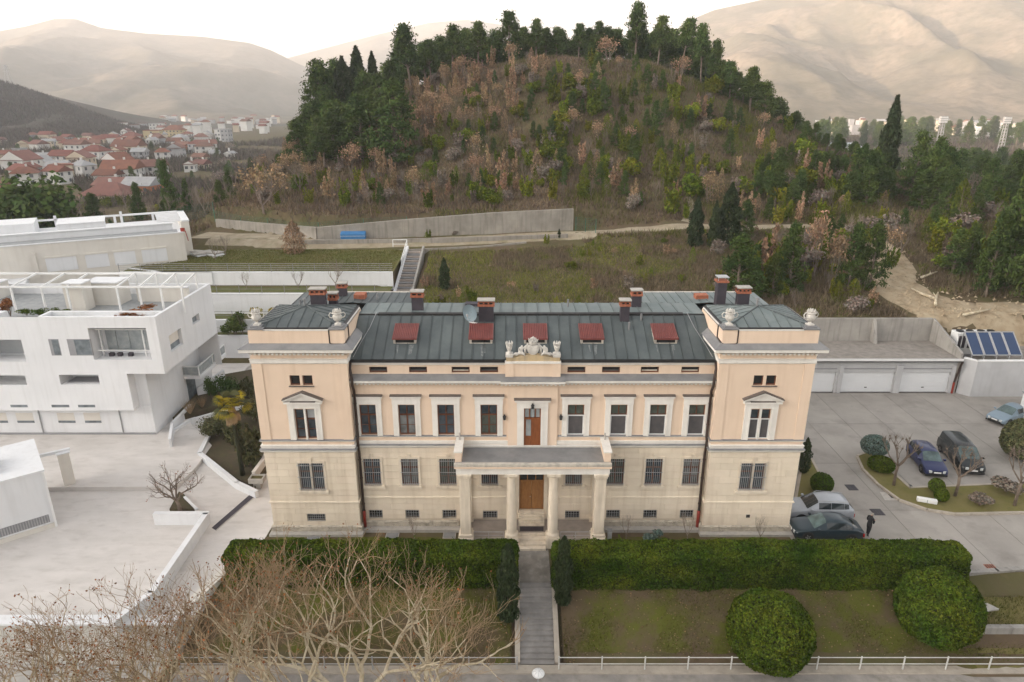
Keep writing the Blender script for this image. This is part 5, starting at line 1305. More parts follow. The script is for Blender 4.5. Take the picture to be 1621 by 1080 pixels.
for k, (a, b) in enumerate(ops):
    d = MB().box(a, b, .18, .24, .02, dz); dd = d.build('garage_door', M['gdoor'], gr)
    for j in range(4): piece('door_panel', M['gdoor'], dd, a + .04, b - .04, .165, .2, .06 + j * .545, .06 + j * .545 + .53)
    piece('door_handle', M['blackmetal'], dd, (a + b) / 2 - .12, (a + b) / 2 + .12, .12, .17, .5, .58)
for (a, b) in ((GX(1325), GX(1331)), (GX(1414), GX(1424)), (GX(1501) + .02, GX(1507))): MB().box(a, b, -.12, .02, 0, 3.0).build('pier', M['garage'], gr)
q = MB()
for a, b in ops: q.box(a, b, -.06, .02, dz + .35, dz + .43)
q.build('lintel_line', M['grey'], gr)
MB().box(22.4, GX(1513), -.25, 5.4, 3.55, 3.7).build('roof_slab', M['gravelroof'], gr)
MB().box(22.4, GX(1513), -.34, -.25, 3.5, 3.78).build('roof_edge', M['white'], gr)
MB().box(22.4, GX(1513), -.40, -.34, 3.46, 3.55).build('gutter', M['gutter'], gr)
p0 = at_depth(1513, 575, 63.5)
MB().tube([(GX(1511), -.45, 3.5), (GX(1511), -.3, 3.1), (GX(1508), -.12, 1.2)], .1, 8).build('downpipe', M['pipe'], gr); MB().tube([(GX(1508), -.12, 1.2), (GX(1508), -.12, 0)], .11, 8).build('pipe_foot', M['redpipe'], gr)
# concrete wall round the back of the garage roof
bw = thing('roof_retaining_wall', 'streaked concrete wall around the back of the garage roof', 'wall', (0, 69.1, 0))
x1 = at_depth(1475, 520, 69.1).x; x2 = GX(1520, 560)
for k in range(6):
    a = 22 + (x1 - 22) * k / 6; b = 22 + (x1 - 22) * (k + 1) / 6
    MB().box(a + .01, b - .01, 0, .3, 0, 6.2).build('wall_panel', M['concrete'], bw)
MB().xprism([(-1.1, 3.7), (0, 3.7), (0, 6.15), (-.15, 6.15)], at_depth(1383, 520, 69).x - .15, at_depth(1383, 520, 69).x + .15).build('buttress', M['concrete'], bw)
q = MB().prism([(x1, 0), (x2, -5.6), (x2 + .3, -5.5), (x1 + .3, .3)], 0, [6.2, 4.3, 4.3, 6.2]); q.build('side_wall', M['concrete'], bw)

# annexe with the solar panels
an = thing('plant_room', 'grey white plant enclosure beside the garages', 'building', (0, 0, 0))
c0, c1 = on_level(1513, 622, 0), on_level(1535, 628, 0)
zt1 = 3.75
fp = [(c0.x, c0.y), (c1.x, c1.y), (64, c1.y + .1), (64, 70), (c0.x + 1.2, 70)]
for (a, b) in zip(fp, fp[1:]):
    A, B = Vector(a), Vector(b); d = (B - A).normalized(); n = Vector((-d.y, d.x)) * .28
    MB().prism([tuple(A), tuple(B), tuple(B + n), tuple(A + n)], 0, zt1).build('wall_length', M['garage'], an)
    MB().prism([tuple(A - n * .15), tuple(B - n * .15), tuple(B + n * 1.15), tuple(A + n * 1.15)], zt1 + .002, zt1 + .1).build('coping', M['white'], an)
MB().prism([(c0.x + 1.2, c1.y + .6), (63.5, c1.y + .6), (63.5, 69.5), (c0.x + 1.6, 69.5)], .5, 3.1).build('roof_deck', M['gravelroof'], an)
M['solar'] = mat('blue_collector_glass', (0.02, 0.042, 0.10), (0.024, 0.05, 0.12), scale=.8, rough=.25, spec=.5)
sa = Vector((c1.x - .2, c1.y + .9, 2.6)); slr = thing('solar_collector_row', 'four tilted blue solar collectors in one frame', 'solar panel', sa)
pw_ = 1.26
for k in range(4):
    x = .15 + k * pw_
    q = MB(); q.quad((x, .0, 1.5), (x + pw_ - .12, .0, 1.5), (x + pw_ - .12, 1.9, 3.3), (x, 1.9, 3.3)); q.quad((x, .05, 1.4), (x, 1.95, 3.2), (x + pw_ - .12, 1.95, 3.2), (x + pw_ - .12, .05, 1.4))
    pa = q.build('collector', M['solar'], slr)
    q = MB()
    for (a, b) in (((x, 0, 1.5), (x + pw_ - .12, 0, 1.5)), ((x, 1.9, 3.3), (x + pw_ - .12, 1.9, 3.3)), ((x, 0, 1.5), (x, 1.9, 3.3)), ((x + pw_ - .12, 0, 1.5), (x + pw_ - .12, 1.9, 3.3))): q.bar(a, b, .09)
    q.build('frame', M['iron'], pa)
q = MB()
for k in range(5): x = .15 + k * pw_ - .06; q.bar((x, 1.9, 0), (x, 1.9, 3.25), .07); q.bar((x, 0, 0), (x, 0, 1.45), .07)
q.build('support', M['iron'], slr)
for k, (px_, lb) in enumerate(((1524, 'left'), (1557, 'right'))):
    p = at_depth(px_, 540, 66.6); u = thing('air_conditioner', f'large white air-conditioning unit behind the solar collectors, {lb} of two', 'air conditioner', (p.x, 66.6, 3.1), 0, 'roof air conditioners')
    bevel(MB().box(-1.0, 1.0, -.6, .6, .2, 2.5).build('casing', M['white'], u), .03)
    for x in (-.5, .5): MB().box(x - .36, x + .36, -.62, -.605, .9, 2.2).build('intake_grille', M['slatewrap'], u)
    for x in (-.5, .5): MB().tube([(x, 0, 2.5), (x, 0, 2.62)], .36, 14).build('fan_guard', M['blackmetal'], u)
    MB().box(-1.0, 1.0, -.5, .5, 0, .2).build('feet', M['iron'], u)

# shed at the right edge
p = on_level(1590, 690, 0)
sd = thing('white_shed', 'small white panel shed at the right edge of the court', 'shed', (46.6, 53.6, 0), R(-8))
for k in range(10): piece('wall_board', M['white'], sd, -.03, .03, k * .42 + .008, k * .42 + .41, 0, 2.5)
for k in range(14): piece('wall_board', M['white'], sd, .03 + k * .42, .03 + k * .42 + .4, -.03, .03, 0, 2.5)
MB().box(.05, 6, .05, 4.1, 0, 2.45).build('body', M['cream'], sd); MB().prism([(-.15, -.15), (6, -.15), (6, 4.3), (-.15, 4.3)], [2.5, 2.5, 2.7, 2.7], [2.56, 2.56, 2.76, 2.76]).build('roof_sheet', M['curtain'], sd)

# ------------------------------------------------------------------ islands, kerbs, drains
def island(name, pts, h, m, kerb_m, kw=.18):
    P_ = [Vector(p) for p in pts]; n = len(P_)
    tag(MB().prism([tuple(p) for p in P_], 0.004, h).build(name, m), kind='structure')
    kb = thing('kerb', {'lawn_island': 'pale stone kerb around the planted island', 'side_bed': 'pale kerb along the narrow bed at the villa side'}[name], 'kerb', (P_[0].x, P_[0].y, 0))
    for i in range(n):
        a, b = P_[i], P_[(i + 1) % n]; d = (b - a); L_ = d.length; d.normalize(); nn = Vector((d.y, -d.x)) * kw
        k_ = max(1, round(L_ / 1.0))
        for j in range(k_):
            s0, s1 = a + d * (L_ * j / k_ + .006) - P_[0], a + d * (L_ * (j + 1) / k_ - .006) - P_[0]
            MB().prism([tuple(s0 + nn), tuple(s1 + nn), tuple(s1), tuple(s0)], 0, h + .035).build('kerbstone', kerb_m, kb)
M['kerb'] = mat('kerbstone', (0.42, 0.37, 0.31), (0.34, 0.30, 0.25), scale=1.2, rough=.9, c3=(.22, .2, .17), scale3=3, amt3=.5)
M['lawn3'] = mat('island_lawn', (0.135, 0.125, 0.035), (0.17, 0.14, 0.055), scale=.9, rough=1, c3=(.085, .095, .022), scale3=1.8, amt3=.7, bump=.4, bscale=10)
isl = [L2(x, y, .15) for x, y in ((1359, 722), (1368, 742), (1392, 766), (1425, 790), (1468, 805), (1512, 812), (1645, 809), (1645, 764), (1560, 768), (1440, 773), (1430, 764), (1401, 738), (1380, 714))]
island('lawn_island', isl, .14, M['lawn3'], M['kerb'])
isl2 = [L2(x, y, .1) for x, y in ((1262, 790), (1296, 800), (1312, 783), (1284, 728), (1274, 722))]
island('side_bed', isl2, .1, M['lawn3'], M['kerb'])
def cover(px_, py_, w, d, label, m=None, surround=False):
    p = on_level(px_, py_, 0); t = thing('manhole_cover', label, 'drain cover', (p.x, p.y, .0), 0)
    if surround: MB().prism([(-.9, -.55), (.9, -.55), (1.1, .5), (-.7, .6)], .003, .012).build('concrete_collar', M['cement'], t)
    MB().box(-w / 2, w / 2, -d / 2, d / 2, .004 if not surround else .013, .02).build('lid', m or M['slatewrap'], t)
    for k in range(4): piece('lid_rib', M['blackmetal'], t, -w / 2 + .05 + k * w / 4.3, -w / 2 + .12 + k * w / 4.3, -d / 2 + .04, d / 2 - .04, .02, .026)
cover(1348, 772, .75, .8, 'dark square drain cover beside the round bush'); cover(1389, 811, .8, .8, 'dark square drain cover near the standing person'); cover(1414, 786, .5, .5, 'small drain cover in a pale concrete collar', surround=True)
cover(1440, 770, .45, .45, 'small dark drain cover at the island corner by the blue car'); cover(1567, 897, .6, .4, 'rusty drain cover on the driveway low on the right', M['brick'])
for (x, y, lb) in ((-9.5, -1.0, 'left of the porch'), (-14.8, -1.4, 'before the left tower'), (-5.6, -.95, 'close by the left corner column')):
    t = thing('shaft_cover', 'grey steel shaft cover on the villa apron, ' + lb, 'drain cover', (BX + x, BY + y, .0)); MB().box(-.4, .4, -.3, .3, -.05, .035).build('lid', M['lead'], t); MB().box(-.44, .44, -.34, .34, -.05, .02).build('rim', M['cement'], t)
wbx = thing('white_ground_box', 'low white box on the island lawn', 'box', tuple(on_level(1467, 795, .14)), R(-20)); bevel(MB().box(-.65, .65, -.16, .16, 0, .3).build('casing', M['white'], wbx), .02); MB().box(-.02, .02, -.17, -.158, .02, .28).build('door_joint', M['grey'], wbx)

# driveway retaining wall, lower lawn, slab, lower wall
low_wall('driveway_wall', 'grey concrete retaining wall below the driveway', [(28.1, 35.6), (30.5, 35.8), (33, 36.1), (60, 36.2)], 1.35, .3, z0=-1.3, m=M['concrete'])
low_wall('lower_garden_wall', 'low concrete wall across the lower lawn', [(25.7, 32.0), (60, 32.0)], .75, .28, z0=-1.7, m=M['concrete'])
q = MB(); n = 40
def patch(name, m, x0, x1, y0, y1, nx_, ny_, lift):
    q = MB()
    for j in range(ny_ + 1):
        for i_ in range(nx_ + 1):
            x = x0 + (x1 - x0) * i_ / nx_; y = y0 + (y1 - y0) * j / ny_; q.v.append((x, y, zt(x, y) + lift + .03 * noise.noise((x * .8, y * .8, 2))))
    for j in range(ny_):
        for i_ in range(nx_): a = j * (nx_ + 1) + i_; q.f.append((a, a + 1, a + nx_ + 2, a + nx_ + 1))
    return tag(q.build(name, m, smooth=True), kind='structure')
M['garden'] = mat('patchy_garden_slope', (0.115, 0.085, 0.052), (0.10, 0.105, 0.022), scale=.45, rough=1, c3=(.14, .105, .07), scale3=1.6, amt3=.6, bump=.5, bscale=12, lo=.42, hi=.58, spec=.05)
patch('garden_slope', M['garden'], -18.8, .15, 29.9, 36.2, 60, 24, .03); patch('garden_slope', M['garden'], 2.95, 26.2, 29.9, 37.0, 70, 24, .03)
patch('lower_lawn', M['lawn3'], 26.2, 60, 29.9, 35.5, 60, 24, .03)
tag(MB().box(-18, -3.75, 36.0, 39.4, -.3, -.01).build('hedge_bed', M['garden']), kind='structure'); tag(MB().box(6.3, 20, 36.0, 39.4, -.3, -.01).build('hedge_bed', M['garden']), kind='structure')
sl = thing('stone_table_slab', 'pale slanting stone slab on the lower lawn', 'slab', (28.2, 33.4, -.95), R(10))
bevel(MB().prism([(-1.1, -.5), (.75, -.5), (.1, .75), (-1.1, .75)], .3, .42).build('top', M['cement'], sl), .02); MB().box(-.9, .1, -.35, .5, 0, .3).build('block', M['concrete'], sl)
bl = thing('garden_light', 'small white light post at the end of the hedge', 'lamp', (28.1, 35.4, .0)); MB().tube([(0, 0, -.4), (0, 0, .2)], .05, 8).build('post', M['iron'], bl); MB().lathe([(.14, .2), (.2, .24), (.16, .34), (.02, .38)], k=12).build('lamp_head', M['white'], bl)

# ------------------------------------------------------------------ path and stair from the porch to the street
tag(MB().box(.42, 2.4, 34.9, 38.0, -.3, .0).build('garden_path', mat('worn_path_concrete', (.28, .255, .225), (.20, .185, .165), scale=1.2, rough=.95, c3=(.42, .40, .36), scale3=2.0, amt3=.7)), kind='structure')
fs = thing('front_stair', 'grey stone stair down from the hedges to the street', 'stairs', (1.45, 34.9, 0))
M['stairstone'] = mat('dark_worn_steps', (0.29, 0.275, 0.26), (0.205, 0.195, 0.185), scale=1.5, rough=.9, c3=(.30, .28, .26), scale3=3, amt3=.6)
NS = 15
for k in range(NS):
    bevel(piece('step', M['stairstone'], fs, -.98, .98, -.29 * (k + 1) - .02, -.29 * k, -.148 * (k + 1) - .4, -.148 * (k + 1)), .01)
for s in (-1, 1): MB().xprism([(.1, -.6), (.1, .03), (-.29 * NS, -.148 * NS + .12), (-.29 * NS, -.148 * NS - .6)], *sorted((s * .985, s * 1.28))).build('stair_cheek', M['kerb'], fs)
MB().box(-1.6, 1.6, -.29 * NS - 1.8, -.29 * NS - .02, -.148 * NS - .5, -.148 * NS - .14).build('landing', M['kerb'], fs)
# railings along the street
def street_rail(label, x0, x1, y, z0, step, m, zr=(.45, .9)):
    t = thing('street_railing', label, 'railing', (x0, y, z0)); n = max(1, round((x1 - x0) / step))
    for k in range(n + 1):
        bevel(MB().box(-.035, .035, -.035, .035, -.25, .98).build('post', m, t, loc=((x1 - x0) * k / n, 0, 0)), .01)
    for z_ in zr: MB().tube([(0, 0, z_), (x1 - x0, 0, z_)], .026, 6).build('rail', m, t)
M['railpaint'] = mat('pale_rail_paint', (0.62, 0.61, 0.58), (0.50, 0.49, 0.46), scale=3, rough=.6)
street_rail('pale two-bar street railing right of the stair foot', 2.62, 34, 30.05, -2.2, 2.38, M['railpaint'])
street_rail('grey two-bar street railing left of the stair foot', -18.6, .28, 30.05, -2.2, 2.7, M['iron'])
tag(MB().box(-18.8, 60, 29.75, 30.35, -2.6, -2.12).build('street_kerb', M['kerb']), kind='structure')
lp = at_depth(852, 1066, 28.6); sl_ = thing('street_lamp', 'round white domed lamp head before the stair foot', 'street lamp', (lp.x, lp.y, -2.2)); hz_ = lp.z + 2.2
MB().tube([(0, 0, 0), (0, 0, hz_ - .1)], [.06, .045], 10).build('pole', M['iron'], sl_)
dm = MB().lathe([(.34, -.04), (.345, 0), (.30, .07), (.2, .12), (.08, .145), (.02, .15)], (0, 0, hz_), 24).build('lamp_dome', M['white'], sl_, smooth=True)
q = MB()
for k in range(8): a = math.pi * k / 4; q.tube([(.31 * math.cos(a), .31 * math.sin(a), hz_ + .065), (.2 * math.cos(a), .2 * math.sin(a), hz_ + .125), (.04, 0, hz_ + .15)], .006, 4)
q.build('dome_rib', M['grey'], dm)

# ------------------------------------------------------------------ cars
M['tyre'] = mat('tyre', (0.018, 0.018, 0.018), (0.025, 0.025, 0.024), scale=5, rough=.9)
M['rim'] = mat('alloy_rim', (0.35, 0.35, 0.36), (0.28, 0.28, 0.29), scale=5, rough=.35, metal=.8)
M['carglass'] = glass('car_glass', (0.012, 0.016, 0.018), .03)
M['windscreen'] = glass('windscreen', (0.05, 0.075, 0.075), .03)
M['lampglass'] = mat('headlamp_glass', (0.62, 0.64, 0.64), (0.5, 0.52, 0.52), scale=6, rough=.1, spec=.6)
M['taillamp'] = mat('tail_lamp', (0.35, 0.012, 0.012), (0.26, 0.01, 0.01), scale=6, rough=.15, spec=.6)
M['blacktrim'] = mat('black_plastic', (0.02, 0.02, 0.021), (0.03, 0.03, 0.03), scale=4, rough=.6)
def car_paint(name, c): return mat(name, c, tuple(v * .9 for v in c), scale=2, rough=.38, spec=.35, metal=.1, coat=.45)
def car(label, cat, loc, heading, paint, L, W, st_, rails=False, plate=True, screen=None):
    """st_: stations from front to rear: (x, bottom, belt, roof, belt half width, roof half width, kind); kind marks the glazing ahead of that station"""
    t = thing('parked_car', label, cat, loc, heading, 'cars parked in the court')
    w = W / 2
    rings = []
    for (x, zb, zbelt, zr, wb_, wr_) in st_:
        wb_ *= w; wr_ *= w
        has = zr - zbelt > .12
        if has: prof = [(0, zb), (wb_ * .93, zb), (wb_ * 1.0, zb + .12), (wb_ * 1.01, (zb + zbelt) / 2), (wb_ * .985, zbelt - .05), (wb_ * .95, zbelt), (wr_ * 1.0, zr - .07), (wr_ * .88, zr - .015), (wr_ * .5, zr + .012), (0, zr + .02)]
        else: prof = [(0, zb), (wb_ * .93, zb), (wb_ * 1.0, zb + .12), (wb_ * 1.01, (zb + zbelt) / 2), (wb_ * .97, zbelt - .06), (wb_ * .90, zbelt - .015), (wb_ * .80, zbelt + .0), (wb_ * .65, zbelt + .012), (wb_ * .4, zr + .01), (0, zr + .015)]
        rings.append((x, prof))
    body_, side, front, rear = MB(), {-1: MB(), 1: MB()}, MB(), MB()
    V = {}
    kinds = []
    for i in range(len(rings) - 1):
        for s in (-1, 1):
            for j in range(9):
                a, b = rings[i][1][j], rings[i][1][j + 1]; c, d = rings[i + 1][1][j], rings[i + 1][1][j + 1]
                P0, P1, P2, P3 = (rings[i][0], s * a[0], a[1]), (rings[i][0], s * b[0], b[1]), (rings[i + 1][0], s * d[0], d[1]), (rings[i + 1][0], s * c[0], c[1])
                f_ = (P0, P3, P2, P1) if s > 0 else (P0, P1, P2, P3)
                ha = st_[i][3] - st_[i][2] > .12; hb = st_[i + 1][3] - st_[i + 1][2] > .12
                body_.quad(*f_)
                def inset(F, k_=.86, off=.006):
                    c_ = sum((Vector(p) for p in F), Vector()) / 4; nrm = (Vector(F[1]) - Vector(F[0])).cross(Vector(F[3]) - Vector(F[0]))
                    nrm = nrm.normalized() if nrm.length > 1e-9 else Vector((0, 0, 1))
                    if nrm.dot(c_ - Vector(((st_[0][0] + st_[-1][0]) / 2, 0, .6))) < 0: nrm = -nrm
                    return [c_ + Vector(((p[0] - c_.x) * (.975 if k_ == .88 else k_), (p[1] - c_.y) * k_, (p[2] - c_.z) * k_)) + nrm * off for p in F]
                if ha and hb and j == 5: side[s].quad(*inset(f_, .88))
                elif not ha and hb and j >= 6: front.quad(*inset(f_, .985 if j > 6 else .93, .008))
                elif ha and not hb and j >= 6: rear.quad(*inset(f_, .97 if j > 6 else .9, .008))
    for r_, rev in ((rings[0], False), (rings[-1], True)):
        pts = [(r_[0], y, z) for y, z in r_[1]] + [(r_[0], -y, z) for y, z in reversed(r_[1][1:-1])]
        body_.quad(*(pts[::-1] if rev else pts))
    bo = body_.mesh('car_body', paint); bm = bmesh.new(); bm.from_mesh(bo); bmesh.ops.remove_doubles(bm, verts=bm.verts, dist=.002); bmesh.ops.recalc_face_normals(bm, faces=bm.faces); bm.to_mesh(bo); bm.free()
    bo.polygons.foreach_set('use_smooth', [True] * len(bo.polygons))
    ob = link('body', bo, t); md = ob.modifiers.new('es', 'EDGE_SPLIT'); md.split_angle = R(38)
    for s in (-1, 1): side[s].build('side_window', M['carglass'], t)
    front.build('windscreen', screen or M['windscreen'], t, smooth=True); rear.build('rear_window', M['carglass'], t, smooth=True)
    xf, xr = st_[0][0], st_[-1][0]
    ax_f, ax_r = xf - L * .185, xr + L * .19
    for x in (ax_f, ax_r):
        for s in (-1, 1):
            wh = empty('wheel', (x, s * (w - .10), .32), 0, t)
            def tyr(): 
                q = MB(); n = 20
                for k in range(n):
                    a, b = 2 * math.pi * k / n, 2 * math.pi * (k + 1) / n
                    for (r0, y0, r1, y1) in ((.20, -.11, .31, -.11), (.31, -.11, .325, -.06), (.325, -.06, .325, .06), (.325, .06, .31, .11), (.31, .11, .20, .11)):
                        q.quad((r0 * math.cos(a), y0, r0 * math.sin(a)), (r0 * math.cos(b), y0, r0 * math.sin(b)), (r1 * math.cos(b), y1, r1 * math.sin(b)), (r1 * math.cos(a), y1, r1 * math.sin(a)))
                return q
            def rimm():
                q = MB(); q.tube([(0, -.09, 0), (0, .09, 0)], .06, 10)
                for k in range(5): a = 2 * math.pi * k / 5; q.bar((.04 * math.cos(a), .085, .04 * math.sin(a)), (.19 * math.cos(a), .075, .19 * math.sin(a)), .07, .03); q.bar((.04 * math.cos(a), -.085, .04 * math.sin(a)), (.19 * math.cos(a), -.075, .19 * math.sin(a)), .07, .03)
                q.tube([(0, -.02, 0), (0, .02, 0)], .2, 18); return q
            link('tyre', shared('tyre', tyr, M['tyre'], True), wh); link('rim', shared('rim', rimm, M['rim']), wh)
            # dark wheel arch
            q = MB(); n = 12; pts = [(.40 * math.cos(math.pi * k / n), .40 * math.sin(math.pi * k / n)) for k in range(n + 1)]
            q.yprism([(p[0], p[1]) for p in pts] + [(-.40, -.1), (.40, -.1)], -.012, .012); q.build('wheel_arch', M['blacktrim'], t, loc=(x, s * (w * 1.005 + .0), .32))
            wh.location.y = s * (w - .085)
    zbelt_f = st_[0][2]
    for s in (-1, 1):
        q = MB().prism([(xf + .02, s * w * .42), (xf - .30, s * w * .86), (xf - .10, s * w * .90), (xf + .03, s * w * .62)] if s > 0 else [(xf + .03, s * w * .62), (xf - .10, s * w * .90), (xf - .30, s * w * .86), (xf + .02, s * w * .42)], zbelt_f - .2, zbelt_f + .02)
        hl = q.build('headlight', M['lampglass'], t); bevel(hl, .03, 2)
        q = MB().box(xr - .03, xr + .10, *sorted((s * w * .60, s * w * .93)), st_[-1][2] - .32, st_[-1][2] - .06); bevel(q.build('tail_light', M['taillamp'], t), .03, 2)
        mx = st_[3][0] - .25
        bevel(MB().box(mx - .09, mx + .09, *sorted((s * (w * .98), s * (w + .17))), st_[3][2] + .0, st_[3][2] + .15).build('wing_mirror', paint, t), .04, 2)
        for dx_ in (-.35, -1.25): bevel(MB().box(st_[3][0] + dx_ - .55, st_[3][0] + dx_ - .4, *sorted((s * w * .985, s * (w * 1.02))), st_[3][2] - .18, st_[3][2] - .14).build('door_handle', paint, t), .01)
        if rails: MB().tube([(st_[4][0] - .1, s * w * .70, st_[4][3] - .0), (st_[4][0] - .3, s * w * .71, st_[4][3] + .06), (st_[-3][0] + .1, s * w * .70, st_[-3][3] + .06), (st_[-3][0], s * w * .70, st_[-3][3] + .0)], .022, 6).build('roof_rail', M['iron'], t)
    bevel(MB().box(xf - .04, xf + .05, -w * .62, w * .62, .30, .42).build('lower_grille', M['blacktrim'], t), .02); bevel(MB().box(xf - .02, xf + .035, -w * .38, w * .38, zbelt_f - .18, zbelt_f - .06).build('upper_grille', M['blacktrim'], t), .02)
    MB().tube([(xf + .03, 0, zbelt_f - .10), (xf + .05, 0, zbelt_f - .10)], .06, 14).build('badge', M['rim'], t)
    if plate:
        for x, sg in ((xf + .055, 1), (xr - .03, -1)): MB().box(x - .008, x + .012, -.26, .26, .44, .55).build('number_plate', M['white'], t)
    MB().box(xr - .02, xf - .02, -w * .9, w * .9, .16, .30).build('underbody', M['blacktrim'], t)
    return t
def stations(L, h, kind):
    f = L / 2
    if kind == 'hatch':
        return [(f, .32, .62, .62, .80, .6), (f - .12, .22, .70, .70, .94, .6), (f - .55, .2, .80, .82, 1, .6), (f - 1.05, .2, .90, .93, 1, .62), (f - 1.75, .2, .93, h - .04, 1, .70), (f - 2.5, .2, .95, h, 1, .74), (f - 3.3, .2, .97, h - .03, 1, .73), (f - L + .38, .22, 1.0, h - .12, .98, .70), (f - L + .06, .25, .98, 1.0, .95, .6), (f - L, .34, .78, .78, .88, .6)]
    if kind == 'suv':
        return [(f, .40, .74, .74, .82, .6), (f - .12, .28, .84, .84, .95, .6), (f - .55, .26, .95, .98, 1, .6), (f - 1.2, .26, 1.03, 1.06, 1, .62), (f - 1.95, .26, 1.06, h - .04, 1, .72), (f - 2.8, .26, 1.08, h, 1, .76), (f - 3.7, .26, 1.11, h - .04, 1, .74), (f - L + .42, .28, 1.14, h - .12, .98, .72), (f - L + .06, .32, 1.10, 1.12, .95, .6), (f - L, .42, .85, .85, .88, .6)]
    if kind == 'van':
        return [(f, .36, .72, .72, .82, .6), (f - .12, .26, .82, .82, .95, .6), (f - .5, .24, .92, .95, 1, .62), (f - .85, .24, 1.02, 1.06, 1, .64), (f - 1.75, .24, 1.05, h - .05, 1, .78), (f - 2.6, .24, 1.06, h, 1, .82), (f - 3.6, .24, 1.08, h, 1, .82), (f - L + .22, .26, 1.1, h - .06, .99, .80), (f - L + .05, .28, 1.05, 1.08, .97, .7), (f - L, .36, .85, .85, .92, .7)]
    return [(f, .34, .60, .60, .80, .6), (f - .12, .24, .68, .68, .94, .6), (f - .6, .2, .78, .80, 1, .6), (f - 1.2, .2, .88, .91, 1, .62), (f - 2.0, .2, .92, h - .04, 1, .68), (f - 2.7, .2, .94, h, 1, .71), (f - 3.3, .2, .95, h - .05, 1, .69), (f - L + .75, .22, .96, 1.14, .98, .66), (f - L + .45, .24, .96, .99, .96, .6), (f - L, .36, .76, .76, .88, .6)]
hd = math.atan2(-.98, -.16)
p = on_level(1482, 757, 0)
car('dark blue hatchback parked nose out beside the bare pollard', 'car', (p.x + .33, p.y + 2.05, 0), hd, car_paint('blue_car_paint', (0.012, 0.02, 0.085)), 4.2, 1.76, stations(4.2, 1.48, 'hatch'))
p = on_level(1540, 754, 0)
car('large black van-like car parked next to the blue hatchback', 'car', (p.x + .38, p.y + 2.35, 0), hd, car_paint('black_car_paint', (0.009, 0.013, 0.015)), 4.75, 1.86, stations(4.75, 1.76, 'van'))
p = on_level(1292, 817, 0)
car('silver SUV with roof rails parked against the villa side', 'car', (p.x, p.y, 0), R(177), car_paint('silver_car_paint', (0.33, 0.35, 0.38)), 4.45, 1.84, stations(4.45, 1.64, 'suv'), rails=True, screen=M['carglass'])
p = on_level(1305, 846, 0)
car('dark teal saloon half hidden behind the hedge', 'car', (p.x, p.y, 0), R(176), car_paint('teal_car_paint', (0.010, 0.024, 0.033)), 4.5, 1.8, stations(4.5, 1.46, 'sedan'))
p = on_level(1592, 672, 0)
car('pale blue-grey car partly hidden by the white shed', 'car', (p.x + .9, p.y + 1.0, 0), R(205), car_paint('grey_blue_car_paint', (0.20, 0.27, 0.33)), 4.3, 1.75, stations(4.3, 1.42, 'sedan'))

# ------------------------------------------------------------------ the person
p = on_level(1373, 848, 0)
pr = thing('person', 'person in black jacket and trousers looking down at a small object in the hands', 'person', (p.x, p.y, 0), R(20))
M['cloth'] = mat('black_cloth', (0.012, 0.012, 0.014), (0.02, 0.02, 0.022), scale=5, rough=.95)
M['skin'] = mat('skin', (0.48, 0.29, 0.21), (0.43, 0.25, 0.18), scale=8, rough=.6)
M['hair'] = mat('grey_hair', (0.28, 0.25, 0.22), (0.20, 0.18, 0.16), scale=9, rough=.8)
# faces +x (to the right); the body is one surface
V = [(0, 0, .95), (.0, 0, 1.12), (.02, 0, 1.30), (.04, 0, 1.42), (.06, 0, 1.50), (.09, 0, 1.58), (.11, 0, 1.66)]
Ed = [(0, 1), (1, 2), (2, 3), (3, 4), (4, 5), (5, 6)]; Rr = [(.16, .13), (.165, .125), (.18, .13), (.13, .11), (.055, .055), (.085, .075), (.08, .07)]
for s in (-1, 1):
    n = len(V)
    V += [(.03, s * .20, 1.40), (.02, s * .25, 1.25), (.04, s * .24, 1.10), (.2, s * .16, 1.10), (.32, s * .09, 1.16)]
    Ed += [(3, n), (n, n + 1), (n + 1, n + 2), (n + 2, n + 3), (n + 3, n + 4)]; Rr += [.075, .065, .055, .045, .032]
    n = len(V); fx = .10 * s
    V += [(0, s * .10, .86), (.02 + fx * .4, s * .11, .50), (-.03 + fx, s * .11, .10), (.10 + fx, s * .12, .045)]
    Ed += [(0, n), (n, n + 1), (n + 1, n + 2), (n + 2, n + 3)]; Rr += [.105, .075, .055, .042]
bd_ = skin_body('body', V, Ed, Rr, pr, M['cloth'])
# head with face, hands
hd_ = MB(); prof = []
for i in range(13):
    a = math.pi * i / 12; prof.append((max(.003, .078 * math.sin(a) * (1.0 + .08 * math.cos(a))), -.115 * math.cos(a)))
hd_.lathe(prof, (0, 0, 0), 16, 1.15, .95)
hd_.tube([(.085, 0, .015), (.112, 0, -.022), (.09, 0, -.028)], [.009, .016, .008], 6)
for s in (-1, 1): hd_.ball((-.005, s * .076, -.005), .024, 8, .6, .4, 1.1)
ho = hd_.build('head', M['skin'], pr, smooth=True, loc=(.115, 0, 1.645)); ho.rotation_euler = (0, R(28), 0)
for s in (-1, 1): MB().ball((.082, s * .03, .01), .010, 8).build('eye', M['blackmetal'], ho)
MB().tube([(.084, -.022, -.055), (.09, 0, -.056), (.084, .022, -.055)], .005, 5).build('mouth', M['redpipe'], ho)
hr = MB(); n = 14
for i in range(7):
    a = math.pi * (.0 + .62 * i / 6)
    for j in range(n): b = 2 * math.pi * j / n; r_ = .09 * math.sin(a); hr.v.append((r_ * math.cos(b) * 1.15 - .014 - .02 * (i / 6), r_ * math.sin(b) * .98, .125 * math.cos(a) + .005))
for i in range(6):
    for j in range(n): hr.f.append((i * n + j, (i + 1) * n + j, (i + 1) * n + (j + 1) % n, i * n + (j + 1) % n))
hr.build('hair', M['hair'], ho, smooth=True)
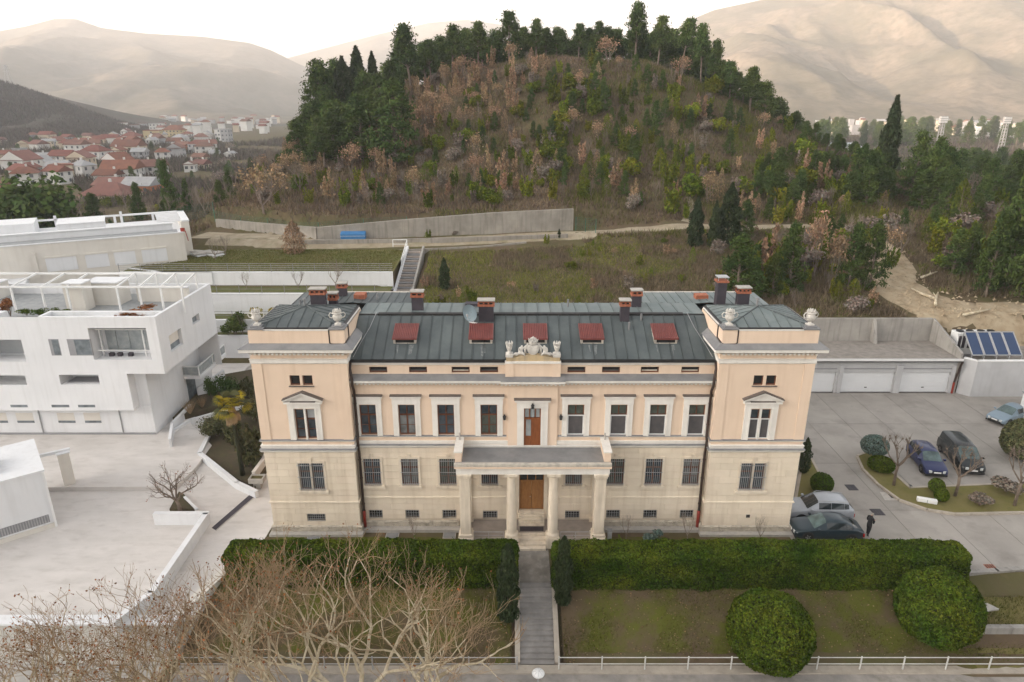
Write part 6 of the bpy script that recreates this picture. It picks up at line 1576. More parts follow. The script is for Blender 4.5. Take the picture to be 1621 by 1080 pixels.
for s in (-1, 1):
    V = [(0, 0, 0), (.045, -s * .004, .008), (.085, -s * .012, .01)]; Ed = [(0, 1), (1, 2)]; Rr = [(.022, .02), (.036, .016), (.034, .014)]
    for k in range(4):
        ln = (.062, .072, .066, .05)[k]; y = (.027 - k * .018); m_ = len(V)
        V += [(.10, y - s * .012, .008), (.10 + ln * .5, y - s * .022, .0), (.10 + ln * .72, y - s * .045, -.014)]; Ed += [(2, m_), (m_, m_ + 1), (m_ + 1, m_ + 2)]; Rr += [.0095, .0085, .0075]
    m_ = len(V); V += [(.05, -s * .042, .016), (.085, -s * .056, .028)]; Ed += [(1, m_), (m_, m_ + 1)]; Rr += [.011, .009]
    hn = skin_body('hand', V, Ed, Rr, pr, M['skin'], sub=1); hn.location = (.32, s * .09, 1.16); hn.rotation_euler = (0, R(-18), R(-25) * s)
pb = thing('small_object', 'small pale object held by the person in black', 'object', (p.x + .40, p.y + .14, 1.19), R(20)); bevel(MB().box(-.05, .05, -.05, .05, 0, .02).build('case', M['brick'], pb), .005); MB().box(-.04, .04, -.04, .04, .02, .026).build('face', M['curtain'], pb)

# ================================================================== VEGETATION
def np_mesh(name, verts, quads_per, m, tint=None, nper=4):
    """verts: (N, nper, 3) faces without shared corners"""
    N = len(verts); me = bpy.data.meshes.new(name)
    me.vertices.add(N * nper); me.vertices.foreach_set('co', np.ascontiguousarray(verts, dtype=np.float32).ravel())
    me.loops.add(N * nper); me.loops.foreach_set('vertex_index', np.arange(N * nper, dtype=np.int32))
    me.polygons.add(N); me.polygons.foreach_set('loop_start', np.arange(0, N * nper, nper, dtype=np.int32)); me.polygons.foreach_set('loop_total', np.full(N, nper, dtype=np.int32))
    if tint is not None:
        ca = me.color_attributes.new('tint', 'FLOAT_COLOR', 'POINT')
        t = np.ones((N, nper, 4), dtype=np.float32); t[:, :, :3] = np.asarray(tint, dtype=np.float32).reshape(N, 1, -1)
        ca.data.foreach_set('color', t.ravel())
    me.update(calc_edges=True); me.validate()
    if m: me.materials.append(m)
    return me
def leaf_quads(P, size, rg, aspect=1.7, up=0.0, out=None, outw=0.0):
    """random leaf-sized faces at the points P"""
    N = len(P); a = rg.normal(size=(N, 3)); a[:, 2] += up * 2
    a /= np.linalg.norm(a, axis=1, keepdims=True) + 1e-9
    b = rg.normal(size=(N, 3))
    if out is not None:           # faces lean outward: their normals follow 'out'
        nn = out + rg.normal(size=(N, 3)) * (1 - outw); nn /= np.linalg.norm(nn, axis=1, keepdims=True) + 1e-9
        a = a - nn * (a * nn).sum(1, keepdims=True); a /= np.linalg.norm(a, axis=1, keepdims=True) + 1e-9; b = np.cross(nn, a)
    b = b - a * (b * a).sum(1, keepdims=True); b /= np.linalg.norm(b, axis=1, keepdims=True) + 1e-9
    s = np.asarray(size).reshape(-1, 1) * .5; A = a * s * aspect; B = b * s
    return np.stack([P - A, P - A * .1 + B, P + A, P - A * .1 - B], axis=1)
def tints(N, rg, lo=.6, hi=1.35, warm=0.0):
    v = rg.uniform(lo, hi, N); t = np.stack([v * (1 + warm * rg.uniform(-1, 1, N)), v, v * (1 - warm * rg.uniform(-1, 1, N) * .5)], axis=1); return t
M['pine'] = mat('pine_needles', (0.050, 0.085, 0.026), (0.082, 0.112, 0.028), scale=.35, rough=.9, attr='tint', objrand=.22, trans=.12, spec=.06)
M['cyp'] = mat('cypress_green', (0.034, 0.050, 0.025), (0.05, 0.066, 0.027), scale=.4, rough=.9, attr='tint', objrand=.16, trans=.08, spec=.06)
M['shrubg'] = mat('evergreen_shrub', (0.095, 0.13, 0.014), (0.17, 0.175, 0.018), scale=.12, rough=.9, attr='tint', objrand=.32, trans=.15, spec=.06)
M['brownleaf'] = mat('withered_oak_leaf', (0.31, 0.205, 0.125), (0.36, 0.245, 0.155), scale=.2, rough=.95, attr='tint', objrand=.22, trans=.2, spec=.06)
M['twig'] = mat('grey_bare_twig', (0.23, 0.19, 0.155), (0.18, 0.145, 0.12), scale=.3, rough=.95, attr='tint', objrand=.18, spec=.06)
M['bark'] = mat('tree_bark', (0.21, 0.165, 0.13), (0.13, 0.10, 0.078), scale=2, rough=.95)
M['planebark'] = mat('pale_plane_bark', (0.62, 0.545, 0.41), (0.44, 0.36, 0.24), scale=1.8, rough=.85, c3=(.24, .18, .11), scale3=2.8, amt3=.7)
M['planetwig'] = mat('tan_twig', (0.34, 0.24, 0.145), (0.245, 0.17, 0.10), scale=2, rough=.9)
M['dryleaf'] = mat('dry_rust_leaf', (0.27, 0.115, 0.045), (0.20, 0.085, 0.04), scale=3, rough=.9, attr='tint', trans=.2, spec=.06)
M['hedge'] = mat('hedge_leaf', (0.042, 0.080, 0.009), (0.082, 0.108, 0.011), scale=.5, rough=.85, attr='tint', trans=.15, spec=.06)
M['hedge2'] = mat('box_bush_leaf', (0.042, 0.080, 0.009), (0.085, 0.108, 0.011), scale=.45, rough=.85, attr='tint', trans=.15, spec=.06)
M['hcore'] = mat('hedge_inner_twigs', (0.03, 0.035, 0.012), (0.022, 0.022, 0.012), scale=3, rough=1)
M['spruce'] = mat('blue_spruce', (0.11, 0.155, 0.135), (0.145, 0.19, 0.165), scale=2, rough=.8, attr='tint', trans=.1, spec=.06)
M['olive'] = mat('olive_foliage', (0.085, 0.092, 0.04), (0.12, 0.12, 0.06), scale=.8, rough=.85, attr='tint', objrand=.15, trans=.15, spec=.06)
M['yellowleaf'] = mat('yellow_foliage', (0.36, 0.27, 0.02), (0.26, 0.23, 0.03), scale=1.5, rough=.8, attr='tint', trans=.2, spec=.06)

# ------------------------------------------------------------------ prototypes, one unit high
def proto_pine(seed, lean=.0, bare=.35, wide=.30):
    rg = np.random.default_rng(seed); rr = random.Random(seed)
    tr = MB(); path = [(0, 0, -.05), (lean * .3, 0, .3), (lean * .7, .01, .6), (lean, .0, .93)]; tr.tube(path, [.022, .018, .012, .003], 6)
    P, O = [], []
    nb = 60
    for k in range(nb):
        t = bare + (1 - bare) * (k / (nb - 1)) ** .9; u_ = (t - bare) / (1 - bare); prof = wide * (1 - .95 * u_) ** .8 * min(1, .5 + u_ * 4) * rr.uniform(.45, 1.2)
        a = rr.uniform(0, 2 * math.pi); cx_, cy_ = lean * t + prof * .8 * math.cos(a), prof * .8 * math.sin(a); cz = t * .93 + rr.uniform(.0, .05)
        tr.tube([(lean * t, 0, t * .9 - .04), (cx_, cy_, cz)], [.006, .002], 4)
        n = int(rr.uniform(60, 110)); r_ = rr.uniform(.035, .068)
        d = rg.normal(size=(n, 3)); p = d * r_ * .62 * np.array([1.3, 1.3, .8]) + np.array([cx_, cy_, cz]); P.append(p); O.append(d / np.linalg.norm(d, axis=1, keepdims=True) + np.array([0, 0, .4]))
    if True:   # a few dead twigs under the crown
        for k in range(7):
            t = rr.uniform(.2, bare + .1); a = rr.uniform(0, 6.28); tr.tube([(lean * t, 0, t * .9), (lean * t + .12 * math.cos(a), .12 * math.sin(a), t * .9 + .03)], [.003, .001], 3)
    P = np.concatenate(P); O = np.concatenate(O); N = len(P)
    q = leaf_quads(P, rg.uniform(.009, .026, N), rg, 2.6, up=.4, out=O, outw=.1)
    return tr.mesh('pine_trunk', M['bark']), np_mesh('pine_crown', q, 4, M['pine'], tints(N, rg, .6, 1.4, .12))
def proto_cypress(seed, wide=.11, m='cyp', n=3600, taper=.8):
    rg = np.random.default_rng(seed); z = rg.uniform(.03, 1, n) ** .9
    prof = wide * np.clip((1 - z) * 2.2, 0, 1) ** taper * np.clip(z * 9, .3, 1) * (1 + .22 * np.sin(z * 23 + seed) * rg.uniform(.3, 1, n))
    a = rg.uniform(0, 2 * np.pi, n); r_ = prof * rg.uniform(.55, 1.05, n)
    P = np.stack([r_ * np.cos(a), r_ * np.sin(a), z], 1); O = np.stack([np.cos(a), np.sin(a), np.full(n, .25)], 1)
    q = leaf_quads(P, rg.uniform(.010, .026, n), rg, 3.2, up=1.6, out=O, outw=.1)
    tr = MB().tube([(0, 0, -.04), (0, 0, .5), (0, 0, .95)], [.014, .01, .003], 6)
    return tr.mesh('cypress_trunk', M['bark']), np_mesh('cypress_crown', q, 4, M[m], tints(n, rg, .6, 1.35, .1))
def proto_bush(seed, m, n=1000, lumps=6, size=(.05, .10), flat=.8, core=False):
    rg = np.random.default_rng(seed); P, O = [], []
    for k in range(lumps):
        c = np.array([rg.uniform(-.26, .26), rg.uniform(-.26, .26), rg.uniform(.28, .66)]); r_ = rg.uniform(.2, .36)
        d = rg.normal(size=(n // lumps, 3)); d /= np.linalg.norm(d, axis=1, keepdims=True)
        P.append(c + d * r_ * rg.uniform(.5, 1.05, (n // lumps, 1)) * np.array([1, 1, flat])); O.append(d)
    P = np.concatenate(P); P[:, 2] = np.maximum(P[:, 2], .02); O = np.concatenate(O)
    q = leaf_quads(P, rg.uniform(*size, len(P)), rg, 1.6, up=.3, out=O, outw=.35)
    st_ = MB()
    for k in range(5): a = k * 1.3; st_.tube([(0, 0, -.05), (.1 * math.cos(a), .1 * math.sin(a), .25), (.22 * math.cos(a), .22 * math.sin(a), .55)], [.02, .014, .005], 4)
    return st_.mesh('bush_stems', M['bark']), np_mesh('bush_foliage', q, 4, M[m], tints(len(P), rg, .55, 1.4, .15))
def proto_upright(seed, m, n=700, stems=7):
    """a shrub of upright shoots"""
    rg = np.random.default_rng(seed); P = []; st_ = MB()
    for k in range(stems):
        a = rg.uniform(0, 6.28); h_ = rg.uniform(.6, 1.0); b = np.array([.16 * np.cos(a), .16 * np.sin(a), 0]) * rg.uniform(.2, 1); tp = np.array([.3 * np.cos(a), .3 * np.sin(a), 0]) * rg.uniform(.3, 1) + np.array([0, 0, h_])
        st_.tube([tuple(b - [0, 0, .05]), tuple((b + tp) / 2), tuple(tp)], [.014, .009, .002], 4)
        t = rg.uniform(.15, 1.0, (n // stems, 1)); P.append(b + (tp - b) * t + rg.normal(size=(n // stems, 3)) * np.array([.06, .06, .04]) * (1.25 - t))
    P = np.concatenate(P); q = leaf_quads(P, rg.uniform(.035, .075, len(P)), rg, 1.9, up=.8)
    return st_.mesh('shrub_stems', M['bark']), np_mesh('shrub_foliage', q, 4, M[m], tints(len(P), rg, .55, 1.4, .15))
def grow(rr, tips, mb, p, d, r_, ln, depth, spread, k=4, up=.12, taper=.72, minr=.0, nseg=3, kids=(2, 3), rmin=0.0, crook=.16):
    path = [p]; rad = [r_]
    for i in range(nseg):
        d = (d + Vector((rr.uniform(-1, 1), rr.uniform(-1, 1), rr.uniform(-.6, 1))) * crook + Vector((0, 0, up * .5))).normalized()
        path.append(path[-1] + d * ln / nseg); rad.append(max(rmin, r_ * (1 - (1 - taper) * (i + 1) / nseg)))
    mb[0 if r_ > minr else 1].tube(path, rad, k if r_ > minr else 3, caps=False)
    if depth == 0: tips.append(path[-1]); tips.append(path[-2]); return
    for c in range(rr.choice(kids)):
        ax = d.orthogonal().normalized(); ax.rotate(Matrix.Rotation(rr.uniform(0, 6.28), 3, d)); nd = d.copy(); nd.rotate(Matrix.Rotation(spread * rr.uniform(.55, 1.2), 3, ax))
        grow(rr, tips, mb, path[-1] if c < 2 else path[-2], (nd + Vector((0, 0, up))).normalized(), rad[-1] * (.92 if c == 0 else .72), ln * rr.uniform(.72, .92), depth - 1, spread, k, up, taper, minr, nseg, kids, rmin, crook)
def proto_bare(seed, depth=4, spread=.6, r0=.02, leaves=0, leafm='brownleaf', size=(.03, .06), trunk=.22, ln=.24, barkm='twig', up=.18, jitter=.05):
    rr = random.Random(seed); rg = np.random.default_rng(seed); tips = []; a, b = MB(), MB()
    a.tube([(0, 0, -.04), (.01, 0, trunk)], [r0, r0 * .8], 5)
    for k in range(3 + seed % 2):
        an = 6.28 * k / 3 + rr.uniform(-.4, .4); grow(rr, tips, (a, b), Vector((.01, 0, trunk * rr.uniform(.6, 1))), Vector((math.cos(an) * .7, math.sin(an) * .7, 1)).normalized(), r0 * .6, ln, depth, spread, 4, up, minr=0)
    zm = max(v[2] for v in a.v)
    a.v = [(v[0] / zm, v[1] / zm, v[2] / zm) for v in a.v]
    me = a.mesh('bare_branches', M[barkm])
    ca = me.color_attributes.new('tint', 'FLOAT_COLOR', 'POINT'); ca.data.foreach_set('color', np.ones(len(me.vertices) * 4, dtype=np.float32))
    cr = None
    if leaves:
        T = np.array([tuple(t / zm) for t in tips]); P = T[rg.integers(0, len(T), leaves)] + rg.normal(size=(leaves, 3)) * jitter
        cr = np_mesh('leaf_crown', leaf_quads(P, rg.uniform(*size, leaves), rg, 1.5), 4, M[leafm], tints(leaves, rg, .6, 1.35, .12))
    return me, cr
PINES = [proto_pine(11, .02, .40, .28), proto_pine(12, .12, .48, .25), proto_pine(13, -.06, .42, .31), proto_pine(14, .03, .28, .30), proto_pine(15, -.14, .55, .25)]
FIRS = [proto_pine(21, .0, .06, .33), proto_pine(22, .02, .04, .36), proto_pine(23, -.02, .10, .30)]
CYPS = [proto_cypress(31, .12), proto_cypress(32, .09), proto_cypress(33, .15)]
GBUSH = [proto_bush(41, 'shrubg', 900, 6), proto_upright(42, 'shrubg', 700, 4), proto_upright(43, 'shrubg', 900, 8), proto_upright(44, 'shrubg', 800, 6), proto_cypress(45, .24, 'shrubg', 900, .7)]
BROWN = [proto_upright(51, 'brownleaf', 420, 4), proto_upright(52, 'brownleaf', 520, 6), proto_bare(53, 3, .5, .022, 480, ln=.22, jitter=.09, trunk=.12), proto_bare(54, 3, .35, .018, 420, ln=.25, up=.45, jitter=.10, trunk=.1), proto_cypress(55, .2, 'brownleaf', 420, .7)]
BARE = [proto_bare(61, 4, .5, .02, ln=.22, up=.25), proto_bare(62, 4, .6, .018, ln=.2, up=.2), proto_bare(63, 4, .4, .016, ln=.22, up=.35)]
DRYBUSH = [proto_bush(71, 'twig', 900, 6, (.03, .10)), proto_upright(72, 'twig', 800, 9)]
rv = random.Random(99)
def plant(name, proto, p, w, h, label, cat, group=None, trunk='trunk', crown='crown', rz=None):
    t = thing(name, label, cat, p, rv.uniform(0, 6.28) if rz is None else rz, group); t.scale = (w, w, h)
    link(trunk, proto[0], t)
    if proto[1] is not None: link(crown, proto[1], t)
    return t
def stand(name, proto, px_, base, top, label, cat, group=None, wf=1.0, trunk='trunk', crown='crown', Y=None):
    """a plant whose foot is where the sight line (px_, base) meets the ground and whose tip reaches the line at 'top'"""
    if Y is None:
        p = ground_at(px_, base)
    else:
        q_ = at_depth(px_, base, Y); p = Vector((q_.x, Y, zt(q_.x, Y)))
    h = at_depth(px_, top, p.y).z - p.z
    if h < .3: h = .3
    return plant(name, proto, (p.x, p.y, p.z - .05), h * wf, h, label, cat, group, trunk, crown)

TRK = [Vector(gp(*p)) for p in ((850, 376), (930, 369), (1010, 364), (1090, 358), (1180, 361), (1290, 358))]
def near_track(x, y, w=1.5):
    p = Vector((x, y))
    for a, b in zip(TRK, TRK[1:]):
        d = b - a; t = max(0, min(1, (p - a).dot(d) / d.length_squared))
        if (p - a - d * t).length < w: return True
    return False
SCR = [Vector(gp(*p)) for p in ((1375, 372), (1400, 395), (1415, 420), (1410, 445), (1440, 470), (1490, 490), (1560, 505), (1660, 530))]
def on_scree(x, y, w):
    p = Vector((x, y))
    for i, (a, b) in enumerate(zip(SCR, SCR[1:])):
        d = b - a; t = max(0, min(1, (p - a).dot(d) / d.length_squared))
        if (p - a - d * t).length < w * (1.2 + .45 * i): return True
    return False
# ------------------------------------------------------------------ trees on the hilltop and its flanks
ORD = ['first', 'second', 'third', 'fourth', 'fifth', 'sixth', 'seventh', 'eighth', 'ninth', 'tenth', 'eleventh', 'twelfth', 'thirteenth', 'fourteenth', 'fifteenth', 'sixteenth', 'seventeenth', 'eighteenth', 'nineteenth', 'twentieth']
hill_pines = [(652, 37, 158, 1, 1.0), (683, 62, 160, 2, .95), (716, 38, 160, 1, 1.05), (758, 34, 165, 0, 1.05), (806, 16, 168, 2, 1.05), (848, 30, 170, 0, .95), (880, 42, 172, 3, 1.1), (914, 36, 172, 2, 1.0), (946, 34, 172, 0, 1.0), (1002, 4, 168, 0, .95), (1038, 24, 166, 2, .9), (1074, 28, 164, 4, .85), (1108, 38, 162, 1, .8), (1128, 62, 158, 3, .9), (1156, 96, 152, 2, 1.05), (1190, 106, 150, 0, 1.0), (1214, 128, 148, 3, 1.2)]
for k, (x, top, Y, pr_, wf) in enumerate(hill_pines):
    stand('pine_tree', PINES[pr_], x, 150, top, f'dark pine on the hilltop skyline, {ORD[k]} from the left', 'pine', 'hilltop pines', wf, Y=Y)
flank = [(508, 96, 150, 3, 1.0), (534, 92, 156, 2, .9), (486, 165, 142, 3, 1.3), (520, 158, 138, 2, 1.3), (462, 188, 136, 0, 1.1), (618, 96, 162, 3, .9), (634, 110, 158, 2, 1.0), (504, 200, 130, 3, 1.4)]
for k, (x, top, Y, pr_, wf) in enumerate(flank):
    stand('pine_tree', (FIRS + PINES)[pr_], x, 150, top, f'bushy pine on the left flank of the hill, {ORD[k]} of eight', 'pine', 'pines on the left flank of the hill', wf, Y=Y)
for k, (x, top, Y, pr_, lb) in enumerate(((568, 74, 156, 0, 'tallest cypress on the left flank of the hill'), (592, 82, 158, 1, 'thin pointed cypress right of the tallest one on the hill flank'), (545, 90, 154, 2, 'blunt cypress left of the tallest one on the hill flank'))):
    stand('cypress_tree', CYPS[pr_], x, 150, top, lb, 'cypress', 'cypresses on the left flank of the hill', 1.35, Y=Y)
stand('cypress_tree', CYPS[2], 1118, 150, 100, 'dark cypress under the hilltop pines on the right', 'cypress', wf=1.5, Y=160)
# denser wood just behind the skyline, told apart only as a dark mass
gb = 'dark pines filling the back of the hilltop'
for k in range(76):
    x = 622 + k * 7.0 + rv.uniform(-6, 6); Y = rv.uniform(172, 190); top = lerp_tab(x, [(620, 90), (700, 56), (760, 46), (850, 48), (950, 50), (1010, 38), (1080, 62), (1140, 95)]) + rv.uniform(-8, 26)
    stand('pine_tree', PINES[k % 5], x, 150, top, 'pine deep in the dark row behind the hilltop skyline', 'pine', gb, 1.05, Y=Y)
for k in range(70):
    x = 1135 + k * 3.6 + rv.uniform(-5, 5); Y = rv.uniform(150, 185); top = lerp_tab(x, [(1140, 100), (1220, 150), (1290, 192), (1390, 240)]) + rv.uniform(-8, 30)
    stand('pine_tree', (PINES + FIRS)[k % 8], x, 150, top, 'dark pine in the wood descending the right flank of the hill', 'pine', 'pines on the right flank of the hill', 1.1, Y=Y)

for k in range(40):
    x = rv.uniform(425, 620); Y = rv.uniform(128, 172); top = lerp_tab(x, [(420, 225), (470, 185), (520, 120), (560, 100), (620, 110)]) + rv.uniform(5, 95)
    q_ = at_depth(x, top, Y)
    if q_.z - zt(q_.x, Y) < 2.5 or q_.z - zt(q_.x, Y) > 15: continue
    stand('pine_tree', rv.choice(FIRS + PINES[3:4] + CYPS[:1]), x, 150, top, 'green tree in the dense wood on the left flank of the hill', 'tree', 'wood on the left flank of the hill', 1.25, Y=Y)
# ------------------------------------------------------------------ shrubs on the slope: those one can tell apart
gsl = {'g': ('green_shrub', 'green shrub on the pine hill slope', 'shrub', 'green shrubs on the hill slope'), 'b': ('oak_sapling', 'rust brown oak sapling on the pine hill slope', 'sapling', 'withered oak saplings on the hill slope'), 't': ('bare_shrub', 'leafless grey shrub on the pine hill slope', 'shrub', 'bare shrubs on the hill slope')}
cnt = {'g': 0, 'b': 0, 't': 0}; spots = []
tries = 0
while sum(cnt.values()) < 640 and tries < 9000:
    tries += 1
    px_, py_ = rv.uniform(400, 1400), rv.uniform(95, 372)
    g_ = ground_at(px_, py_)
    if g_ is None or not (100.5 < g_.y < 182) or abs(g_.x - 8) > 78: continue
    if g_.y < lerp_tab(g_.x, YW) + 4 and g_.x < 14: continue
    if (g_.y < 106 and rv.random() < .5) or near_track(g_.x, g_.y, 2.2): continue
    nz = noise.noise((g_.x * .035, g_.y * .05, 5)); lf = sstep(25, -25, g_.x)
    up_ = sstep(118, 150, g_.y)
    wts = {'b': .06 + .75 * lf * up_ + .2 * max(0, nz), 'g': .40 + .85 * (1 - lf) + .6 * max(0, -nz), 't': .16}
    k = rv.choices(list(wts), list(wts.values()))[0]
    if cnt[k] >= 295: continue
    h = {'b': rv.uniform(2.2, 5.2), 'g': rv.uniform(1.5, 3.8), 't': rv.uniform(1.8, 3.6)}[k]
    if any((g_.x - s[0]) ** 2 + (g_.y - s[1]) ** 2 < 1.3 for s in spots): continue
    spots.append((g_.x, g_.y)); cnt[k] += 1
    if k == 'g' and g_.x > 5: h *= 1.3
    nm, lb, ct, gp_ = gsl[k]; pool = {'g': GBUSH + FIRS[:2], 'b': BROWN, 't': BARE + DRYBUSH}[k]
    plant(nm, rv.choice(pool), (g_.x, g_.y, g_.z - .1), h * rv.uniform(.75, 1.1), h, lb, ct, gp_, 'stems', 'foliage')
# shrubs on the bank between the villa and the track, and right of it
for k in range(150):
    px_, py_ = rv.uniform(655, 1420), rv.uniform(372, 500)
    g_ = ground_at(px_, py_)
    if g_ is None or g_.y > 99 or g_.y < 66 or on_scree(g_.x, g_.y, 1.5) or near_track(g_.x, g_.y, 2.4): continue
    nz = noise.noise((g_.x * .09, g_.y * .09, 9))
    if px_ < 900 and py_ < 460 and rv.random() < .75: continue
    r_ = rv.random(); right = px_ > 1080
    pool, nm, lb, ct, gp_ = (GBUSH, 'wild_shrub', 'green shrub on the bank behind the villa', 'shrub', 'green shrubs on the bank') if r_ < .5 else ((DRYBUSH + BARE, 'bare_shrub', 'brown leafless shrub on the bank behind the villa', 'shrub', 'bare shrubs on the bank') if r_ < .86 else (BROWN, 'oak_sapling', 'small rust brown sapling on the bank behind the villa', 'sapling', 'saplings on the bank'))
    h = rv.uniform(.8, 2.0) * (1.3 if right else 1)
    plant(nm, rv.choice(pool), (g_.x, g_.y, g_.z - .08), h * rv.uniform(.9, 1.3), h, lb, ct, gp_, 'stems', 'foliage')

# ------------------------------------------------------------------ single trees behind the villa and to the right
S = stand
S('brown_conifer', (FIRS[0][0], None), 467, 398, 350, 'x', 'tree'); bpy.data.objects.remove([o for o in bpy.data.objects if o.get('label') == 'x'][0])
for o in [o for o in bpy.data.objects if o.name.startswith('trunk') and o.parent is None]: bpy.data.objects.remove(o)
bt_ = proto_cypress(77, .27, 'brownleaf', 2600, .75); S('brown_tree', bt_, 467, 404, 349, 'cone-shaped rust brown tree beside the gravel yard', 'tree', wf=1.2)
S('brown_tree', BROWN[2], 417, 335, 268, 'round rust brown tree above the green fence', 'tree', wf=1.2)
S('cypress_tree', CYPS[0], 704, 458, 408, 'small lone cypress beside the garden stair', 'cypress', wf=1.35)
S('cypress_tree', CYPS[1], 885, 378, 362, 'tiny cypress at the end of the track wall', 'cypress', wf=1.8)
for x, b_, t_, k, lb in ((1099, 392, 312, 0, 'leftmost of the three cypresses by the track'), (1128, 395, 318, 1, 'middle of the three cypresses by the track'), (1150, 390, 290, 2, 'rightmost and tallest of the three cypresses by the track')): S('cypress_tree', CYPS[k], x, b_, t_, lb, 'cypress', 'cypresses by the track', 1.25)
S('cypress_tree', CYPS[1], 1396, 298, 152, 'tall dark cypress standing alone against the sunlit valley', 'cypress', wf=1.15)
for x, b_, t_, k, wf, lb in ((1165, 478, 368, 0, 1.1, 'bushy light green pine behind the right chimneys'), (1248, 462, 352, 1, .8, 'green pine between two brown saplings on the right bank'), (1205, 440, 350, 'b', .9, 'brown tree left of the pine on the right bank'), (1288, 440, 345, 'b', .6, 'slim rust brown sapling on the right bank'), (1342, 460, 352, 2, .75, 'green pine in the middle of the right bank'), (1375, 462, 348, 0, .7, 'pointed green pine next to the scree'), (1402, 410, 362, 'b', .9, 'pale brown sapling at the top of the scree'), (1318, 455, 375, 'b', .8, 'brown bushy tree between two pines on the right bank'), (1222, 470, 400, 1, .8, 'low green pine at the foot of the right bank'),
    (1442, 312, 206, 1, .9, 'conical pine right of the tall cypress'), (1472, 320, 216, 0, .9, 'dark pine second right of the tall cypress'), (1495, 352, 262, 2, .75, 'light green young pine below the dark valley pines'), (1455, 330, 268, 0, 1.2, 'dark low pine between the valley pines'), (1590, 455, 262, 1, .8, 'tall olive green pine at the right edge above the scree'), (1560, 470, 330, 2, .7, 'ivy-clad pine near the scree head'), (1625, 480, 235, 0, .7, 'large pine cut by the right picture edge'), (1530, 430, 352, 2, .8, 'bushy pine left of the ivy-clad pine'), (1500, 400, 345, 'b', .8, 'rust brown sapling above the scree')):
    S('pine_tree' if k != 'b' else 'brown_tree', FIRS[k] if k != 'b' else BROWN[int(x) % 5], x, b_, t_, lb, 'pine' if k != 'b' else 'tree', wf=wf)
for k in range(60):
    px_ = rv.uniform(1230, 1640); py_ = rv.uniform(285, 430); g_ = ground_at(px_, py_)
    if g_ is None or g_.y > 175: continue
    kk = rv.random(); h = rv.uniform(2.0, 4.5)
    if kk < .55: plant('bare_tree', rv.choice(BARE + DRYBUSH), g_, h * 1.25, h, 'grey leafless tree in the hollow right of the hill', 'tree', 'leafless trees right of the hill', 'branches', 'twigs')
    else: plant('wild_shrub', rv.choice(GBUSH), g_, h * .9, h * .9, 'dark green shrub in the hollow right of the hill', 'shrub', 'shrubs right of the hill', 'stems', 'foliage')
for k in range(70):
    px_ = rv.uniform(1215, 1640); py_ = rv.uniform(232, 335); g_ = ground_at(px_, py_)
    if g_ is None or g_.y > 230 or g_.y < 90: continue
    h = rv.uniform(4.5, 9.0); h = max(3.0, min(h, at_depth(px_, rv.uniform(222, 250), g_.y).z - g_.z)); plant('conifer_tree', rv.choice(FIRS + FIRS + PINES[2:4]), (g_.x, g_.y, g_.z - .1), h * 1.05, h, 'dark green conifer in the hollow right of the hill', 'pine', 'conifers in the hollow right of the hill')
for k in range(46):
    px_ = rv.uniform(1170, 1640); py_ = rv.uniform(345, 470); g_ = ground_at(px_, py_)
    if g_ is None or g_.y > 110 or on_scree(g_.x, g_.y, 2.4) or g_.y < 72: continue
    h = rv.uniform(2.6, 5.6) * (1.35 if px_ > 1490 else 1); plant('conifer_tree', rv.choice(FIRS + GBUSH[2:]), (g_.x, g_.y, g_.z - .1), h * .95, h, 'light green young conifer on the bank behind the garages', 'pine', 'young conifers on the bank behind the garages')
# dark wood in the hollow and lit pines beyond
for k in range(85):
    Y = rv.uniform(180, 320); px_ = rv.uniform(1255, 1680); q_ = at_depth(px_, 200, Y); h = max(4.5, at_depth(px_, rv.uniform(232, 265), Y).z - zt(q_.x, Y))
    pr_ = rv.choice(PINES[:4] + FIRS) if rv.random() < .75 else rv.choice(CYPS)
    plant('woodland_tree', pr_, (q_.x, Y, zt(q_.x, Y) - .3), h * 1.05, h, 'dark tree of the wood in the valley right of the hill', 'tree', 'valley wood right of the hill')
for k in range(60):
    Y = rv.uniform(470, 640); px_ = rv.uniform(1290, 1650); q_ = at_depth(px_, 200, Y); h = rv.uniform(13, 19)
    plant('woodland_tree', rv.choice(PINES[:4] + FIRS + CYPS[:1]), (q_.x, Y, zt(q_.x, Y) - .3), h * 1.1, h, 'sunlit golden pine near the floodlight masts', 'tree', 'sunlit pines by the stadium')
# left: trees behind the white buildings
for k, (x, b_, t_, pr_, wf, lb) in enumerate(((62, 345, 262, 'g', 1.15, 'big round green tree behind the cream building at the far left'), (30, 350, 290, 'g', 1.2, 'dark green tree left of the big round one'), (272, 345, 252, 1, .62, 'tall light green pine behind the cream building'), (222, 348, 288, 2, .7, 'smaller pine left of the tall light green pine'), (300, 345, 282, 0, .6, 'slim pine right of the tall light green pine'), (368, 330, 268, 1, .7, 'light green pine above the fence corner'), (405, 330, 290, 0, .9, 'low pine left of the round rust brown tree'), (150, 350, 305, 2, 1.0, 'dark low pine behind the roof cabin'))):
    P_ = proto_bush(141 + k, 'pine', 2400, 12, (.03, .06), 1.0) if pr_ == 'g' else FIRS[pr_]
    S('green_tree' if pr_ == 'g' else 'pine_tree', P_, x, b_, t_, lb, 'tree' if pr_ == 'g' else 'pine', wf=wf, Y=112 + k * 2)
